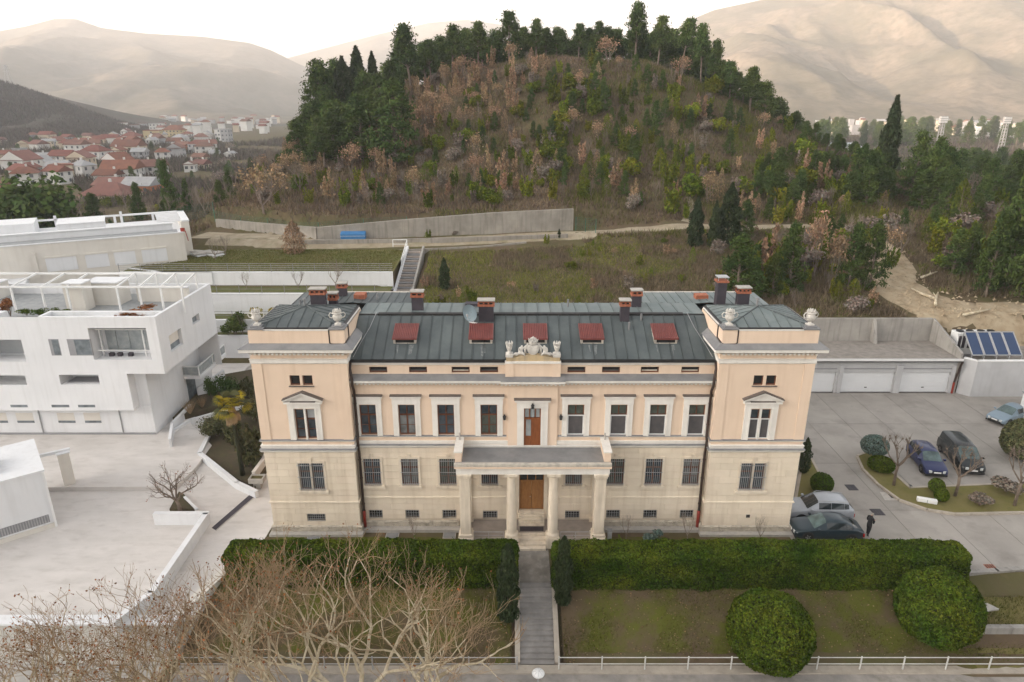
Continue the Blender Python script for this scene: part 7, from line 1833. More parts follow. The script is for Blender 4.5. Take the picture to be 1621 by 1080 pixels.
for k in range(90):
    px_ = rv.uniform(-40, 470); Y = rv.uniform(112, 190); q_ = at_depth(px_, 250, Y)
    if q_.x > -38 and Y > 140: continue
    h = rv.uniform(2.5, 5.5); b3 = rv.random()
    plant('bare_tree', rv.choice(BARE), (q_.x, Y, zt(q_.x, Y) - .1), h * 1.3, h, 'grey leafless tree between the white buildings and the town', 'tree', 'leafless trees before the town', 'branches', 'twigs') if b3 < .7 else plant('green_shrub', rv.choice(GBUSH + [FIRS[0]]), (q_.x, Y, zt(q_.x, Y) - .1), h * .8, h * .9, 'green shrub between the white buildings and the town', 'shrub', 'shrubs before the town', 'stems', 'foliage')

# ------------------------------------------------------------------ undergrowth: grass, brush and twigs nobody could count
M['brush'] = mat('winter_brush', (1, 1, 1), (.85, .85, .85), scale=.3, rough=1, attr='tint', trans=.15, spec=.06)
def brush(name, label, n, sampler, hgt, wid, pal, seed, lean=.35):
    rg = np.random.default_rng(seed); pts = []
    rr = random.Random(seed)
    while len(pts) < n:
        s = sampler(rr)
        if s: pts.append(s)
    B = np.array([p[:3] for p in pts], dtype=np.float32); N = n
    hh = rg.uniform(*hgt, N)[:, None] * np.array([p[3] for p in pts])[:, None]; d = rg.normal(size=(N, 3)) * lean; d[:, 2] = 1
    tip = B + d * hh; side = rg.normal(size=(N, 3)); side[:, 2] = 0; side /= np.linalg.norm(side, axis=1, keepdims=True); side *= rg.uniform(*wid, N)[:, None] * .5
    V = np.stack([B - side, B + side, tip], 1); V[:, :2, 2] -= .05
    pal = np.array(pal); idx = np.array([p[4] for p in pts]); c = pal[(idx * len(pal)).astype(int) % len(pal)] * rg.uniform(.65, 1.35, (N, 1))
    return tag(link(name, np_mesh(name, V, 3, M['brush'], c, 3)), label, kind='stuff')
BR = [(.25, .195, .13), (.21, .145, .09), (.15, .115, .10), (.155, .11, .08), (.20, .15, .10), (.13, .12, .045), (.12, .13, .035), (.15, .15, .04)]
def smp_hill(rr):
    x, y = rr.uniform(-72, 85), rr.uniform(95, 182)
    if (y < lerp_tab(x, YW) + .4 and -46 < x < 10) or (x > 3 and y < 112 and near_track(x, y, 1.6)): return None
    z = zt(x, y)
    nz = noise.noise((x * .12, y * .12, 2)); n2 = noise.noise((x * .5, y * .5, 4))
    return (x, y, z, 1.0 + .7 * nz, min(.999, max(0, .36 + .26 * sstep(-15, 35, x) + .5 * nz + .3 * n2 + rr.uniform(-.2, .2))))
brush('hillside_undergrowth', 'dry brush and grass covering the pine hill', 190000, smp_hill, (.25, .95), (.07, .20), BR, 1)
def on_track(x, y):
    if x > 3 and near_track(x, y): return True
    return lerp_tab(x, YK) - 4.2 < y < lerp_tab(x, YW) + 1 and x < 10
def smp_bank(rr):
    x, y = rr.uniform(-11, 75), rr.uniform(70, 100)
    if on_track(x, y) or (x > 21 and y < 70.5) or on_scree(x, y, 1.4): return None
    nz = noise.noise((x * .12, y * .12, 7)); grass = x < 22 and nz > -.1
    return (x, y, zt(x, y), (.45 if grass else 1.0) + .4 * nz, min(.999, max(0, (.42 if grass else .75) + .35 * noise.noise((x * .4, y * .4, 1)) + rr.uniform(-.2, .2))))
BK = [(.15, .185, .03), (.19, .205, .04), (.21, .195, .06), (.14, .16, .03), (.22, .175, .11), (.19, .145, .095), (.17, .13, .09)]
brush('bank_undergrowth', 'rough grass and brush on the bank behind the villa', 110000, smp_bank, (.2, .8), (.05, .15), BK, 2)
def smp_garden(rr):
    x, y = rr.uniform(-18.6, 27), rr.uniform(30.4, 35.5)
    if .0 < x < 3.0: return None
    nz = noise.noise((x * .35, y * .35, 7))
    if nz < -.15 and rr.random() < .75: return None
    return (x, y, zt(x, y) + .02, .6 + .5 * nz, min(.999, max(0, .45 + .5 * nz + rr.uniform(-.3, .3))))
GP = [(.14, .10, .06), (.13, .095, .055), (.11, .10, .03), (.10, .105, .02), (.115, .12, .022), (.13, .125, .03)]
brush('garden_grass', 'thin patchy grass on the garden slope', 60000, smp_garden, (.07, .24), (.025, .06), GP, 3, .6)
def smp_lawn(rr):
    if rr.random() < .6: x, y, z = rr.uniform(-46, -14.5), rr.uniform(80.1, 90.8), 8.55
    else: x, y, z = rr.uniform(26.3, 48), rr.uniform(30.5, 35.4), None
    if z is None: z = zt(x, y) + .02
    else: z += .5 * (y - 80) / 11
    nz = noise.noise((x * .3, y * .3, 3)); return (x, y, z, 1 + .4 * nz, min(.999, max(0, .5 + .5 * nz + rr.uniform(-.3, .3))))
def leaves_on(name, label, n, sampler, seed):
    rg = np.random.default_rng(seed); rr = random.Random(seed); P = []
    while len(P) < n:
        s_ = sampler(rr)
        if s_: P.append((s_[0], s_[1], s_[2] + .03))
    P = np.array(P); O = np.tile([0, 0, 1.0], (n, 1))
    return tag(link(name, np_mesh(name, leaf_quads(P, rg.uniform(.04, .10, n), rg, 1.3, out=O, outw=.6), 4, M['brownleaf'], tints(n, rg, .3, 1.1, .2))), label, kind='stuff')
leaves_on('fallen_leaves', 'dry plane leaves fallen on the garden slope', 2600, lambda rr: (lambda x, y: None if .1 < x < 2.8 else (x, y, zt(x, y) + .03))(rr.uniform(-18.6, 26), rr.uniform(30.4, 34.4)), 9)
brush('lawn_grass', 'mown winter grass of the terrace and the lower lawn', 50000, smp_lawn, (.06, .2), (.03, .08), [(.10, .115, .025), (.12, .125, .03), (.15, .135, .045), (.17, .145, .06)], 4, .5)
def smp_dark(rr):
    t_ = rr.random(); px_ = rr.uniform(-60, 330); ridge = lerp_tab(px_, DARK_RIDGE); top = at_depth(px_, ridge, 820); t = rr.uniform(.05, 1) ** .9
    y = 500 + 320 * t; x = top.x * (y / 820) ** .35; z = -6 + (top.z + 6) * t ** .9
    z += 10 * noise.fractal((x / 90 + 1.3, y / 90, 1.3), 1.0, 2.1, 5) * (math.sin(math.pi * min(1, t * 1.02)) ** .7 if t < .98 else 0)
    return (x, y, z - .5, 1, rr.random())
brush('hill_scrub', 'leafless scrub wood on the dark hill at the left', 60000, smp_dark, (1.8, 5.0), (.6, 1.8), [(.085, .062, .055), (.07, .055, .045), (.10, .075, .06), (.06, .06, .035), (.075, .05, .045)], 5)
def smp_valley(rr):
    Y = rr.uniform(135, 620) ; px_ = rr.uniform(-80, 470) if rr.random() < .75 else rr.uniform(1250, 1650); q_ = at_depth(px_, 240, Y)
    if abs(q_.x - 5) < 58 and Y < 230: return None
    if noise.noise((q_.x * .02, Y * .02, 2)) < -.05: return None
    return (q_.x, Y, zt(q_.x, Y), .7 + Y / 900, rr.random())
brush('valley_brush', 'grey leafless woods and hedges between the houses', 52000, smp_valley, (.9, 3.6), (.3, .9), [(.11, .085, .075), (.09, .075, .06), (.08, .085, .045), (.12, .09, .075), (.075, .06, .055)], 6)

# stones and fallen trunks on the scree
rg = np.random.default_rng(55); rk = MB()
for k in range(900):
    i_ = int(rg.integers(0, len(SCR) - 1)); a, b = SCR[i_], SCR[i_ + 1]; c = a.lerp(b, float(rg.uniform())); x, y = c.x + rg.normal() * (1.0 + .35 * i_), c.y + rg.normal() * (1.0 + .35 * i_)
    r_ = float(rg.uniform(.06, .28)); n0 = len(rk.v); z = zt(x, y) + .1
    for p_ in ((1, 0, 0), (-.9, .2, .1), (.1, 1, 0), (0, -1, .1), (.1, .1, .8), (0, 0, -.5)): rk.v.append((x + p_[0] * r_ * rg.uniform(.6, 1.2), y + p_[1] * r_ * rg.uniform(.6, 1.2), z + p_[2] * r_))
    for f_ in ((0, 2, 4), (2, 1, 4), (1, 3, 4), (3, 0, 4)): rk.f.append(tuple(n0 + j for j in f_))
tag(rk.build('rubble', M['scree']), 'loose stones scattered over the scree', kind='stuff')
for px_, py_, an, ln_, lb in ((1482, 478, 1.0, 4.5, 'long fallen trunk on the scree, nearest the pines'), (1460, 470, 1.9, 3.2, 'short fallen trunk standing out of the scree'), (1545, 500, .3, 3.8, 'fallen trunk low on the scree'), (1470, 440, .5, 3.0, 'fallen trunk at the head of the scree')):
    p = ground_at(px_, py_); t = thing('fallen_log', lb, 'log', (p.x, p.y, p.z + .25), an)
    MB().tube([(-ln_ / 2, 0, 0), (0, .08, .1), (ln_ / 2, 0, .35)], [.17, .14, .08], 7).build('trunk', M['planebark'], t, smooth=True)
    MB().tube([(ln_ * .1, .05, .15), (ln_ * .3, .5, .5)], [.06, .02], 5).build('branch_stub', M['planebark'], t)
# ------------------------------------------------------------------ clipped hedges and round bushes
def hedge(name, label, x0, x1, y0, y1, z0, z1, seed, dens=430, rnd_end=True):
    t = thing(name, label, 'hedge', ((x0 + x1) / 2, (y0 + y1) / 2, z0)); rg = np.random.default_rng(seed)
    hx, hy, hz = (x1 - x0) / 2, (y1 - y0) / 2, (z1 - z0)
    area = [4 * hx * hy, 2 * hx * hz, 2 * hx * hz, 2 * hy * hz, 2 * hy * hz]; tot = sum(area); n = int(tot * dens)
    pick = rg.choice(5, n, p=np.array(area) / tot); u, v = rg.uniform(-1, 1, n), rg.uniform(0, 1, n); P = np.zeros((n, 3)); O = np.zeros((n, 3))
    for k, (ax_, sg) in enumerate(((2, 1), (1, -1), (1, 1), (0, -1), (0, 1))):
        s = pick == k
        if ax_ == 2: P[s] = np.stack([u[s] * hx, (v[s] * 2 - 1) * hy, np.full(s.sum(), hz)], 1)
        elif ax_ == 1: P[s] = np.stack([u[s] * hx, np.full(s.sum(), sg * hy), v[s] * hz], 1)
        else: P[s] = np.stack([np.full(s.sum(), sg * hx), u[s] * hy, v[s] * hz], 1)
        O[s, ax_] = sg
    # round the shoulders and ends
    cr = .38; C = np.clip(P, [-hx + cr, -hy + cr, -9], [hx - cr, hy - cr, hz - cr]); D = P - C; ln = np.linalg.norm(D, axis=1, keepdims=True)
    Pn = np.where(ln > cr, C + D / np.maximum(ln, 1e-6) * cr, P); O = np.where(ln > 1e-3, D / np.maximum(ln, 1e-6), O)
    wob = np.array([noise.noise((p[0] * .9 + seed, p[1] * .9, p[2] * .9)) for p in Pn]) * .13 + np.array([noise.noise((p[0] * 3, p[1] * 3, p[2] * 3 + seed)) for p in Pn]) * .08
    Pn = Pn + O * (wob[:, None] - .03 + rg.uniform(-.10, .03, (n, 1)))
    q = leaf_quads(Pn, rg.uniform(.055, .12, n), rg, 1.5, out=O, outw=.35)
    big = np.array([noise.noise((p[0] * .45 + 3, p[1] * .45, p[2] * .8)) for p in Pn])
    tn = tints(n, rg, .45, 1.55, .14) * (1 + .45 * big[:, None]) * np.array([1, 1, 1]); tn[:, 0] *= 1 + .25 * big
    link('foliage', np_mesh('hedge_foliage', q, 4, M['hedge'], tn), t)
    nsp = int((x1 - x0) * 3)   # stray shoots
    xs_ = rg.uniform(-hx + .3, hx - .3, nsp); ys_ = rg.uniform(-hy + .2, hy - .2, nsp); pp = []
    for a, b in zip(xs_, ys_):
        h_ = rg.uniform(.08, .3)
        for j in range(5): pp.append((a + rg.normal() * .04, b + rg.normal() * .04, hz + h_ * j / 4))
    pp = np.array(pp); link('shoots', np_mesh('hedge_shoots', leaf_quads(pp, rg.uniform(.06, .11, len(pp)), rg, 1.6, up=.5), 4, M['hedge'], tints(len(pp), rg, .8, 1.5, .1)), t)
    MB().box(-hx + .22, hx - .22, -hy + .22, hy - .22, 0, hz - .22).build('inner_twigs', M['hcore'], t)
hedge('hedge', 'long clipped green hedge left of the front path, behind the plane trees', -17.6, .38, 34.4, 36.3, -.75, 2.2, 1)
hedge('hedge', 'long clipped green hedge right of the front path', 2.45, 27.9, 34.3, 36.15, -.8, 2.3, 2)
def ball_bush(name, label, c, r_, seed, n, m='hedge2', sz=.95, size=(.08, .16), cat='bush', trunk=0.0, drop=.25):
    t = thing(name, label, cat, c); rg = np.random.default_rng(seed)
    d = rg.normal(size=(n, 3)); d /= np.linalg.norm(d, axis=1, keepdims=True); d = d[d[:, 2] > -.75]; n = len(d)
    w = np.array([noise.noise((p[0] * 2.2 + seed, p[1] * 2.2, p[2] * 2.2)) for p in d]) * .05 + np.array([noise.noise((p[0] * 7, p[1] * 7 + seed, p[2] * 7)) for p in d]) * .035
    P = d * (r_ * (1 + w + rg.uniform(-.06, .015, n)))[:, None]; P[:, 2] = P[:, 2] * sz + trunk + r_ * sz * (1 - drop)
    keep = P[:, 2] > .02; P, d = P[keep], d[keep]; n = len(P)
    tn = tints(n, rg, .45, 1.6, .16) * (1 + 5.0 * w[keep][:, None])
    link('foliage', np_mesh('bush_foliage', leaf_quads(P, rg.uniform(*size, n), rg, 1.5, out=d, outw=.45), 4, M[m], tn), t)
    b = MB().ball((0, 0, trunk + r_ * sz * (1 - drop)), r_ * .88, 20, 1, 1, sz); b.v = [(v[0], v[1], max(.0, v[2])) for v in b.v]; b.build('inner_twigs', M['hcore'], t)
    if trunk: MB().tube([(0, 0, -.1), (.02, 0, trunk + .3)], [.09, .07], 8).build('trunk', M['bark'], t)
    return t
def ground(x, y): return (x, y, zt(x, y))
q_ = at_depth(1217, 1012, 30.9); ball_bush('round_bush', 'large clipped round bush by the railing, nearest the stair', (q_.x, 30.9, zt(q_.x, 30.9) - .2), 2.35, 5, 26000, size=(.06, .13), drop=.12)
q_ = at_depth(1482, 978, 32.2); ball_bush('round_bush', 'large clipped round bush at the right end of the hedge', (q_.x, 32.2, zt(q_.x, 32.2) - .1), 2.3, 6, 25000, size=(.06, .13), drop=.2)
p = on_level(1299, 778, .1); ball_bush('round_bush', 'small clipped round bush beside the villa corner', (p.x, p.y, .1), .82, 7, 3800, size=(.05, .1), drop=.08)
p = on_level(1381, 727, .14); ball_bush('blue_spruce', 'blue-grey clipped spruce ball on a short stem', (p.x, p.y, .14), 1.05, 8, 5200, 'spruce', .8, (.05, .11), 'bush', trunk=.55, drop=.15)
p = on_level(1394, 742, .14); ball_bush('round_bush', 'low dark green cushion bush under the blue spruce', (p.x, p.y, .14), 1.0, 9, 3600, sz=.62, size=(.05, .1), drop=.35)
for px_, py_, r_, lb in ((1481, 778, .55, 'upper dark green bush on the island lawn'), (1489, 792, .5, 'lower dark green bush on the island lawn')):
    p = on_level(px_, py_, .14); ball_bush('dark_bush', lb, (p.x, p.y, .14), r_, int(px_), 2200, 'hedge', 1.0, (.05, .1), drop=.1)
p = on_level(1605, 722, .14); ball_bush('large_bush', 'big rough green bush at the right edge beside the shed', (p.x + .6, p.y, 0), 1.7, 12, 6000, 'olive', 1.05, (.08, .2), drop=.1)
DB = proto_bush(171, 'twig', 1500, 6, (.05, .1), .8)
for px_, py_, w_, h_, lb in ((1551, 800, 1.7, 1.1, 'brown withered bush on the island lawn'), (1592, 778, 2.2, 1.3, 'brown withered bush at the corner of the black car\'s bay')):
    p = on_level(px_, py_, .14); plant('withered_bush', DB, (p.x, p.y, .12), w_, h_, lb, 'bush', None, 'stems', 'foliage')
# columnar cypresses at the stair, and beside the villa
def column_tree(label, x, y, w, h, seed, n, m='cyp', ztop=None):
    pr_ = proto_cypress(seed, .14, m, n, .45); return plant('cypress_tree', pr_, (x, y, zt(x, y) - .05), w, h, label, 'cypress')
a = at_depth(803, 1000, 32.6); column_tree('dark columnar cypress left of the front stair', a.x + .05, 32.7, 4.2, at_depth(803, 862, 32.7).z - zt(a.x, 32.7), 81, 6500)
a = at_depth(890, 965, 33.8); column_tree('dark columnar cypress right of the front stair', a.x, 33.6, 3.6, at_depth(888, 850, 33.6).z - zt(a.x, 33.6), 82, 6000)
p = on_level(1271, 748, .1); plant('cypress_tree', proto_cypress(83, .16, 'cyp', 3000, .6), (p.x, p.y, .05), 2.9, 3.1, 'slim cypress against the right side of the villa', 'cypress')

# ------------------------------------------------------------------ shrubs against the villa
for px_, lb, h_, k in ((655, 'leafless shrub before the villa wall left of the porch', 2.0, 0), (992, 'leafless shrub before the villa wall right of the porch', 2.2, 1), (1090, 'reddish leafless shrub by the right downpipe', 2.3, 2), (1205, 'thin leafless shrub before the right tower', 2.1, 0)):
    q_ = at_depth(px_, 835, 39.0); plant('leafless_shrub', BARE[k], (q_.x, 39.0 if px_ < 1150 else 38.9, 0), h_ * .75, h_, lb, 'shrub', None, 'stems', 'twigs')
q_ = at_depth(1035, 845, 38.7); plant('blue_green_shrub', proto_bush(91, 'spruce', 1200, 5, (.04, .09)), (q_.x, 38.7, 0), 1.5, 1.1, 'low blue-green juniper between hedge and villa', 'shrub', None, 'stems', 'foliage')
pst = thing('meter_post', 'short grey metal post at the right porch corner', 'post', (BX + 5.15, BY - 2.0, 0)); bevel(MB().box(-.14, .14, -.12, .12, 0, 1.15).build('cabinet', M['iron'], pst), .02); MB().box(-.16, .16, -.14, .14, 1.15, 1.2).build('cap', M['lead'], pst)

# ------------------------------------------------------------------ pollards on the island
def pollard(label, px_, py_, h, seed, spread=.7):
    rr = random.Random(seed); p = on_level(px_, py_, .14); a = MB(); tips = []
    a.tube([(0, 0, -.1), (.04, .02, h * .3), (.0, .05, h * .48)], [.12, .10, .11], 8)
    for k in range(5):
        an = 6.28 * k / 5 + rr.uniform(-.3, .3); d = Vector((math.cos(an), math.sin(an), .9)).normalized()
        grow(rr, tips, (a, a), Vector((0, .05, h * .46)), d, .065, h * .26, 2, spread, 5, .2, .75, 0, 3, (2,))
    t = thing('pollarded_tree', label, 'tree', (p.x, p.y, .14), rr.uniform(0, 6)); a.build('branches', M['bark'], t, smooth=True)
    b = MB()
    for q_ in tips[::2]: b.ball(q_, .075, 6)
    b.build('pruning_knobs', M['bark'], t, kind='stuff')
    tw = MB()
    for q_ in tips:
        for j in range(5): tw.tube([q_, q_ + Vector((rr.uniform(-.3, .3), rr.uniform(-.3, .3), rr.uniform(.1, .5)))], [.009, .003], 3, caps=False)
    tw.build('twigs', M['bark'], t, kind='stuff')
pollard('leafless pollarded tree left of the dark blue hatchback', 1415, 768, 3.6, 3); pollard('leafless pollarded tree in front of the black car', 1512, 785, 3.4, 4); pollard('leafless pollarded tree at the right edge of the island lawn', 1606, 800, 4.0, 5)

# ------------------------------------------------------------------ palm, olive bushes and shrubs in the left bed
p = on_level(384, 752, .3); pl = thing('palm_tree', 'fan palm with yellowing crown and dark trunk', 'palm', (p.x, p.y, .25)); ph = at_depth(362, 640, p.y + .4).z - .3
px2 = at_depth(366, 640, p.y + .2).x - p.x
MB().tube([(0, 0, -.1), (px2 * .3, .05, ph * .35), (px2 * .7, .1, ph * .7), (px2, .15, ph)], [.2, .15, .15, .17], 10).build('trunk', M['hcore'], pl, smooth=True)
MB().lathe([(.15, ph - 1.3), (.26, ph - 1.2), (.3, ph - .8), (.25, ph - .2), (.2, ph)], (px2, .15, 0), 14).build('dead_skirt_core', M['planetwig'], pl)
rr = random.Random(8)
def fan(mb, base, d, ln, droop, n=15, wid=.55):
    d = d.normalized(); e = base + d * ln * .55
    mb.tube([base, e], [.02, .014], 4)
    sd = d.cross(Vector((0, 0, 1))); sd = sd.normalized() if sd.length > .1 else Vector((1, 0, 0)); up_ = sd.cross(d)
    for k in range(n):
        a = (k / (n - 1) - .5) * 2.6; v = (d * math.cos(a) + sd * math.sin(a)); tip = e + v * wid * rr.uniform(.85, 1.1) + Vector((0, 0, -droop * abs(a) * .2 - droop * .25)); m_ = e + v * wid * .5 + up_ * .05; w_ = v.cross(up_).normalized() * .045
        mb.quad(e, m_ - w_, tip, m_ + w_)
for k in range(38):
    an = rr.uniform(0, 6.28); el = rr.uniform(-.3, 1.3); f_ = MB(); fan(f_, Vector((px2, .15, ph)), Vector((math.cos(an), math.sin(an), el)), 1.5, .6, 17, .75)
    f_.build('frond', M['yellowleaf'] if rr.random() < .7 else M['olive'], pl)
for me in {o.data for o in pl.children if o.name.startswith('frond')}:
    ca = me.color_attributes.new('tint', 'FLOAT_COLOR', 'POINT'); ca.data.foreach_set('color', np.ones(len(me.vertices) * 4, dtype=np.float32))
f_ = MB()
for k in range(40):
    an = rr.uniform(0, 6.28); fan(f_, Vector((px2 + .2 * math.cos(an), .15 + .2 * math.sin(an), ph - rr.uniform(.1, .9))), Vector((math.cos(an) * .5, math.sin(an) * .5, -1)), .7, .3, 9, .4)
f_.build('dead_fronds', M['planetwig'], pl)
OL = [proto_bush(95, 'olive', 2600, 12, (.02, .05), .9), proto_upright(96, 'olive', 2600, 16), proto_bush(97, 'pine', 2200, 9, (.03, .06), 1.0)]
for px_, py_, z_, w_, h_, k, lb in ((345, 690, .3, 3.3, 2.6, 0, 'feathery olive bush on the left of the palm bed'), (398, 735, .3, 3.4, 3.6, 1, 'tall loose conifer between the palm and the villa tower'), (372, 700, .3, 2.8, 2.6, 1, 'loose green bush behind the palm trunk'), (405, 665, .5, 2.6, 2.6, 0, 'olive bush behind the palm by the tower'), (362, 630, .9, 2.6, 2.6, 2, 'dark evergreen shrub against the lowest terrace wall'), (336, 632, .9, 1.3, 2.6, 2, 'narrow dark shrub at the porch wall of the white building'), (392, 628, .9, 2.2, 2.0, 1, 'greyish spiky shrub beside the dark evergreen')):
    p = on_level(px_, py_, z_); plant('garden_shrub', OL[k], (p.x, p.y, z_ - .05), w_, h_, lb, 'shrub', None, 'stems', 'foliage')
FG = proto_upright(98, 'planetwig', 10, 3)
def grass_tuft(label, px_, py_, z_, h):
    p = on_level(px_, py_, z_); rr = random.Random(int(px_)); t = thing('ornamental_grass', label, 'grass tuft', (p.x, p.y, z_)); q = MB()
    for k in range(140):
        a = rr.uniform(0, 6.28); r_ = rr.uniform(.05, .6) * h; q.quad((.05 * math.cos(a) - .012, .05 * math.sin(a), 0), (.05 * math.cos(a) + .012, .05 * math.sin(a), 0), (r_ * math.cos(a), r_ * math.sin(a), h * rr.uniform(.6, 1)))
    q.build('blades', M['planetwig'], t)
grass_tuft('tuft of tan ornamental grass on the slope by the white stair wall', 301, 655, .9, 1.5); grass_tuft('tuft of tan grass right of the larger tuft', 320, 645, .9, 1.2)
YB = proto_bush(99, 'yellowleaf', 700, 5, (.05, .09))
for px_, lb in ((403, 'yellow-green potted shrub behind the left tower urn'), (432, 'yellow-green shrub second behind the left tower'), (462, 'yellow-green shrub third behind the left tower')):
    q_ = at_depth(px_, 497, 73.6); plant('yellow_shrub', YB, (q_.x, 74.0, 4.55), 1.6, 1.9, lb, 'shrub', None, 'stems', 'foliage')
q_ = at_depth(376, 560, 72); plant('small_tree', proto_bush(100, 'pine', 1400, 7, (.04, .08), .9), (q_.x, 72.2, 3.3), 3.0, 3.0, 'round evergreen tree on the lowest garden terrace', 'tree', None, 'trunk', 'crown')
for px_, Y, z_, h, k, lb in ((530, 78.5, 6.9, 3.6, 0, 'wide leafless fruit tree on the second garden terrace'), (388, 78.4, 6.9, 2.2, 1, 'small leafless tree left on the second garden terrace'), (470, 78.4, 6.9, 2.4, 2, 'thin leafless sapling in the middle of the second garden terrace'), (372, 72.3, 3.3, 2.4, 2, 'twiggy sapling on the lowest garden terrace'), (345, 86, 8.8, 3.0, 1, 'leafless bush on the upper lawn near the slabs'), (362, 88, 8.9, 2.6, 0, 'leafless bush at the edge of the gravel yard')):
    q_ = at_depth(px_, 440, Y); plant('leafless_tree', BARE[k], (q_.x, Y, z_), h * 1.25, h, lb, 'tree', None, 'branches', 'twigs')
for px_, lb in ((645, 'dark low shrub on the upper lawn beside the brown tree'),):
    pass
TB = proto_bush(105, 'dryleaf', 700, 6, (.05, .1), .5); HB = proto_bush(106, 'hedge', 600, 5, (.05, .09), .6)
for k, (px_, m_, w_, lb) in enumerate(((36, HB, 1.3, 'first grey-green shrub from the left in the terrace trough'), (56, HB, 1.3, 'second grey-green shrub from the left in the terrace trough'), (78, HB, 1.2, 'third grey-green shrub from the left in the terrace trough'), (97, HB, 1.3, 'fourth grey-green shrub from the left in the terrace trough'), (215, TB, 3.6, 'brown low hedge in the trough on the white roof terrace'), (10, TB, 1.4, 'red-leaved shrub on the white roof terrace'))):
    q_ = at_depth(px_, 480, 55.5); plant('terrace_shrub', m_, (q_.x, 55.6, TZ + .3), w_, .75 if k != 5 else 1.8, lb, 'shrub', None, 'stems', 'foliage')

# ------------------------------------------------------------------ plaza tree and the plane trees in front
def bare_tree(label, base, h, seed, trunk=None, depth=5, r0=.16, spread=.5, leaves=700, arms=None, up=.14, kids=(2, 3), bark='planebark', twig='planetwig', lsize=(.05, .11), ln=None, minr=.024, crook=.26):
    rr = random.Random(seed); rg = np.random.default_rng(seed); a, b = MB(), MB(); tips = []
    tp = trunk or h * .3; lean = Vector((rr.uniform(-.2, .2), rr.uniform(-.1, .1), tp))
    a.tube([(0, 0, -.3), tuple(lean * .5 + Vector((.05, 0, 0))), tuple(lean)], [r0 * 1.15, r0, r0 * .85], 10)
    arms = arms or [6.28 * k / 4 + rr.uniform(-.4, .4) for k in range(4)]
    for an in arms:
        grow(rr, tips, (a, b), lean - Vector((0, 0, rr.uniform(0, tp * .12))), Vector((math.cos(an) * .62, math.sin(an) * .62, 1)).normalized(), r0 * .62, (ln or (h - tp) * .30), depth, spread, 6, up, .76, minr, 4, kids, .0075, crook)
    t = thing('plane_tree' if bark == 'planebark' else 'leafless_tree', label, 'tree', base)
    a.build('trunk_and_limbs', M[bark], t, smooth=True); b.build('twigs', M[twig], t, kind='stuff')
    if leaves:
        T = np.array([tuple(x) for x in tips]); P = T[rg.integers(0, len(T), leaves)] + rg.normal(size=(leaves, 3)) * .12; P[:, 2] -= .05
        link('dry_leaves', np_mesh('dry_leaves', leaf_quads(P, rg.uniform(*lsize, leaves), rg, 1.3), 4, M['dryleaf'], tints(leaves, rg, .55, 1.5, .15)), t)
    return t
p = on_level(285, 808, .2)
bare_tree('low spreading leafless tree in the plaza bed', (p.x, p.y, .2), 3.6, 4, trunk=.9, depth=4, r0=.13, spread=.62, leaves=60, up=.02, bark='bark', twig='bark')
planes = [(-30, 23.7, 7.3, 20, 'plane tree cut by the left picture edge'), (70, 24.5, 8.1, 21, 'plane tree over the left end of the pale retaining wall'), (165, 25.3, 8.5, 22, 'plane tree over the middle of the pale retaining wall'), (255, 25.9, 8.3, 28, 'plane tree at the corner of the pale retaining wall'), (345, 26.1, 9.5, 23, 'plane tree with forked white limbs before the left hedge end'), (440, 26.7, 9.6, 24, 'plane tree before the left hedge, right of the forked one'), (560, 27.1, 9.9, 25, 'plane tree with a tall slanting limb before the left tower'), (675, 27.1, 8.1, 26, 'plane tree with a dense twiggy head below the porch')]
for (px_, Y, h, sd_, lb) in planes:
    q_ = at_depth(px_, 1070, Y); bare_tree(lb, (q_.x, Y, -2.6), h, sd_, trunk=1.1, depth=6, r0=.18 if px_ < 300 else .23, spread=.66, leaves=420 if px_ < 300 else (420 if px_ < 600 else 110), up=.05, kids=(2, 2, 2, 3) if px_ < 300 else (2, 2, 3), ln=(h - 1.1) * .265, lsize=(.05, .12))

# ================================================================== THE TOWN
M['h_white'] = mat('house_white', (0.62, 0.61, 0.59), (0.54, 0.53, 0.51), scale=.2, rough=.9)
M['h_cream'] = mat('house_cream', (0.58, 0.50, 0.38), (0.50, 0.43, 0.33), scale=.2, rough=.9)
M['h_yellow'] = mat('house_yellow', (0.50, 0.41, 0.24), (0.45, 0.37, 0.22), scale=.2, rough=.9)
M['h_orange'] = mat('house_orange', (0.48, 0.17, 0.07), (0.42, 0.15, 0.07), scale=.2, rough=.9)
M['h_grey'] = mat('house_grey', (0.36, 0.36, 0.37), (0.30, 0.30, 0.31), scale=.2, rough=.9)
M['tile_red'] = mat('red_roof_tiles', (0.19, 0.092, 0.07), (0.15, 0.075, 0.06), scale=.4, rough=.9, objrand=.15)
M['tile_brown'] = mat('brown_roof_tiles', (0.20, 0.075, 0.05), (0.15, 0.06, 0.045), scale=.4, rough=.9, objrand=.15)
M['tile_grey'] = mat('grey_roof_sheet', (0.34, 0.34, 0.34), (0.27, 0.27, 0.28), scale=.4, rough=.8)
M['h_glass'] = glass('far_window', (0.06, 0.065, 0.075), .2)
win_me = MB().box(-.5, .5, -.06, .02, -.65, .65).mesh('far_window', M['h_glass'])
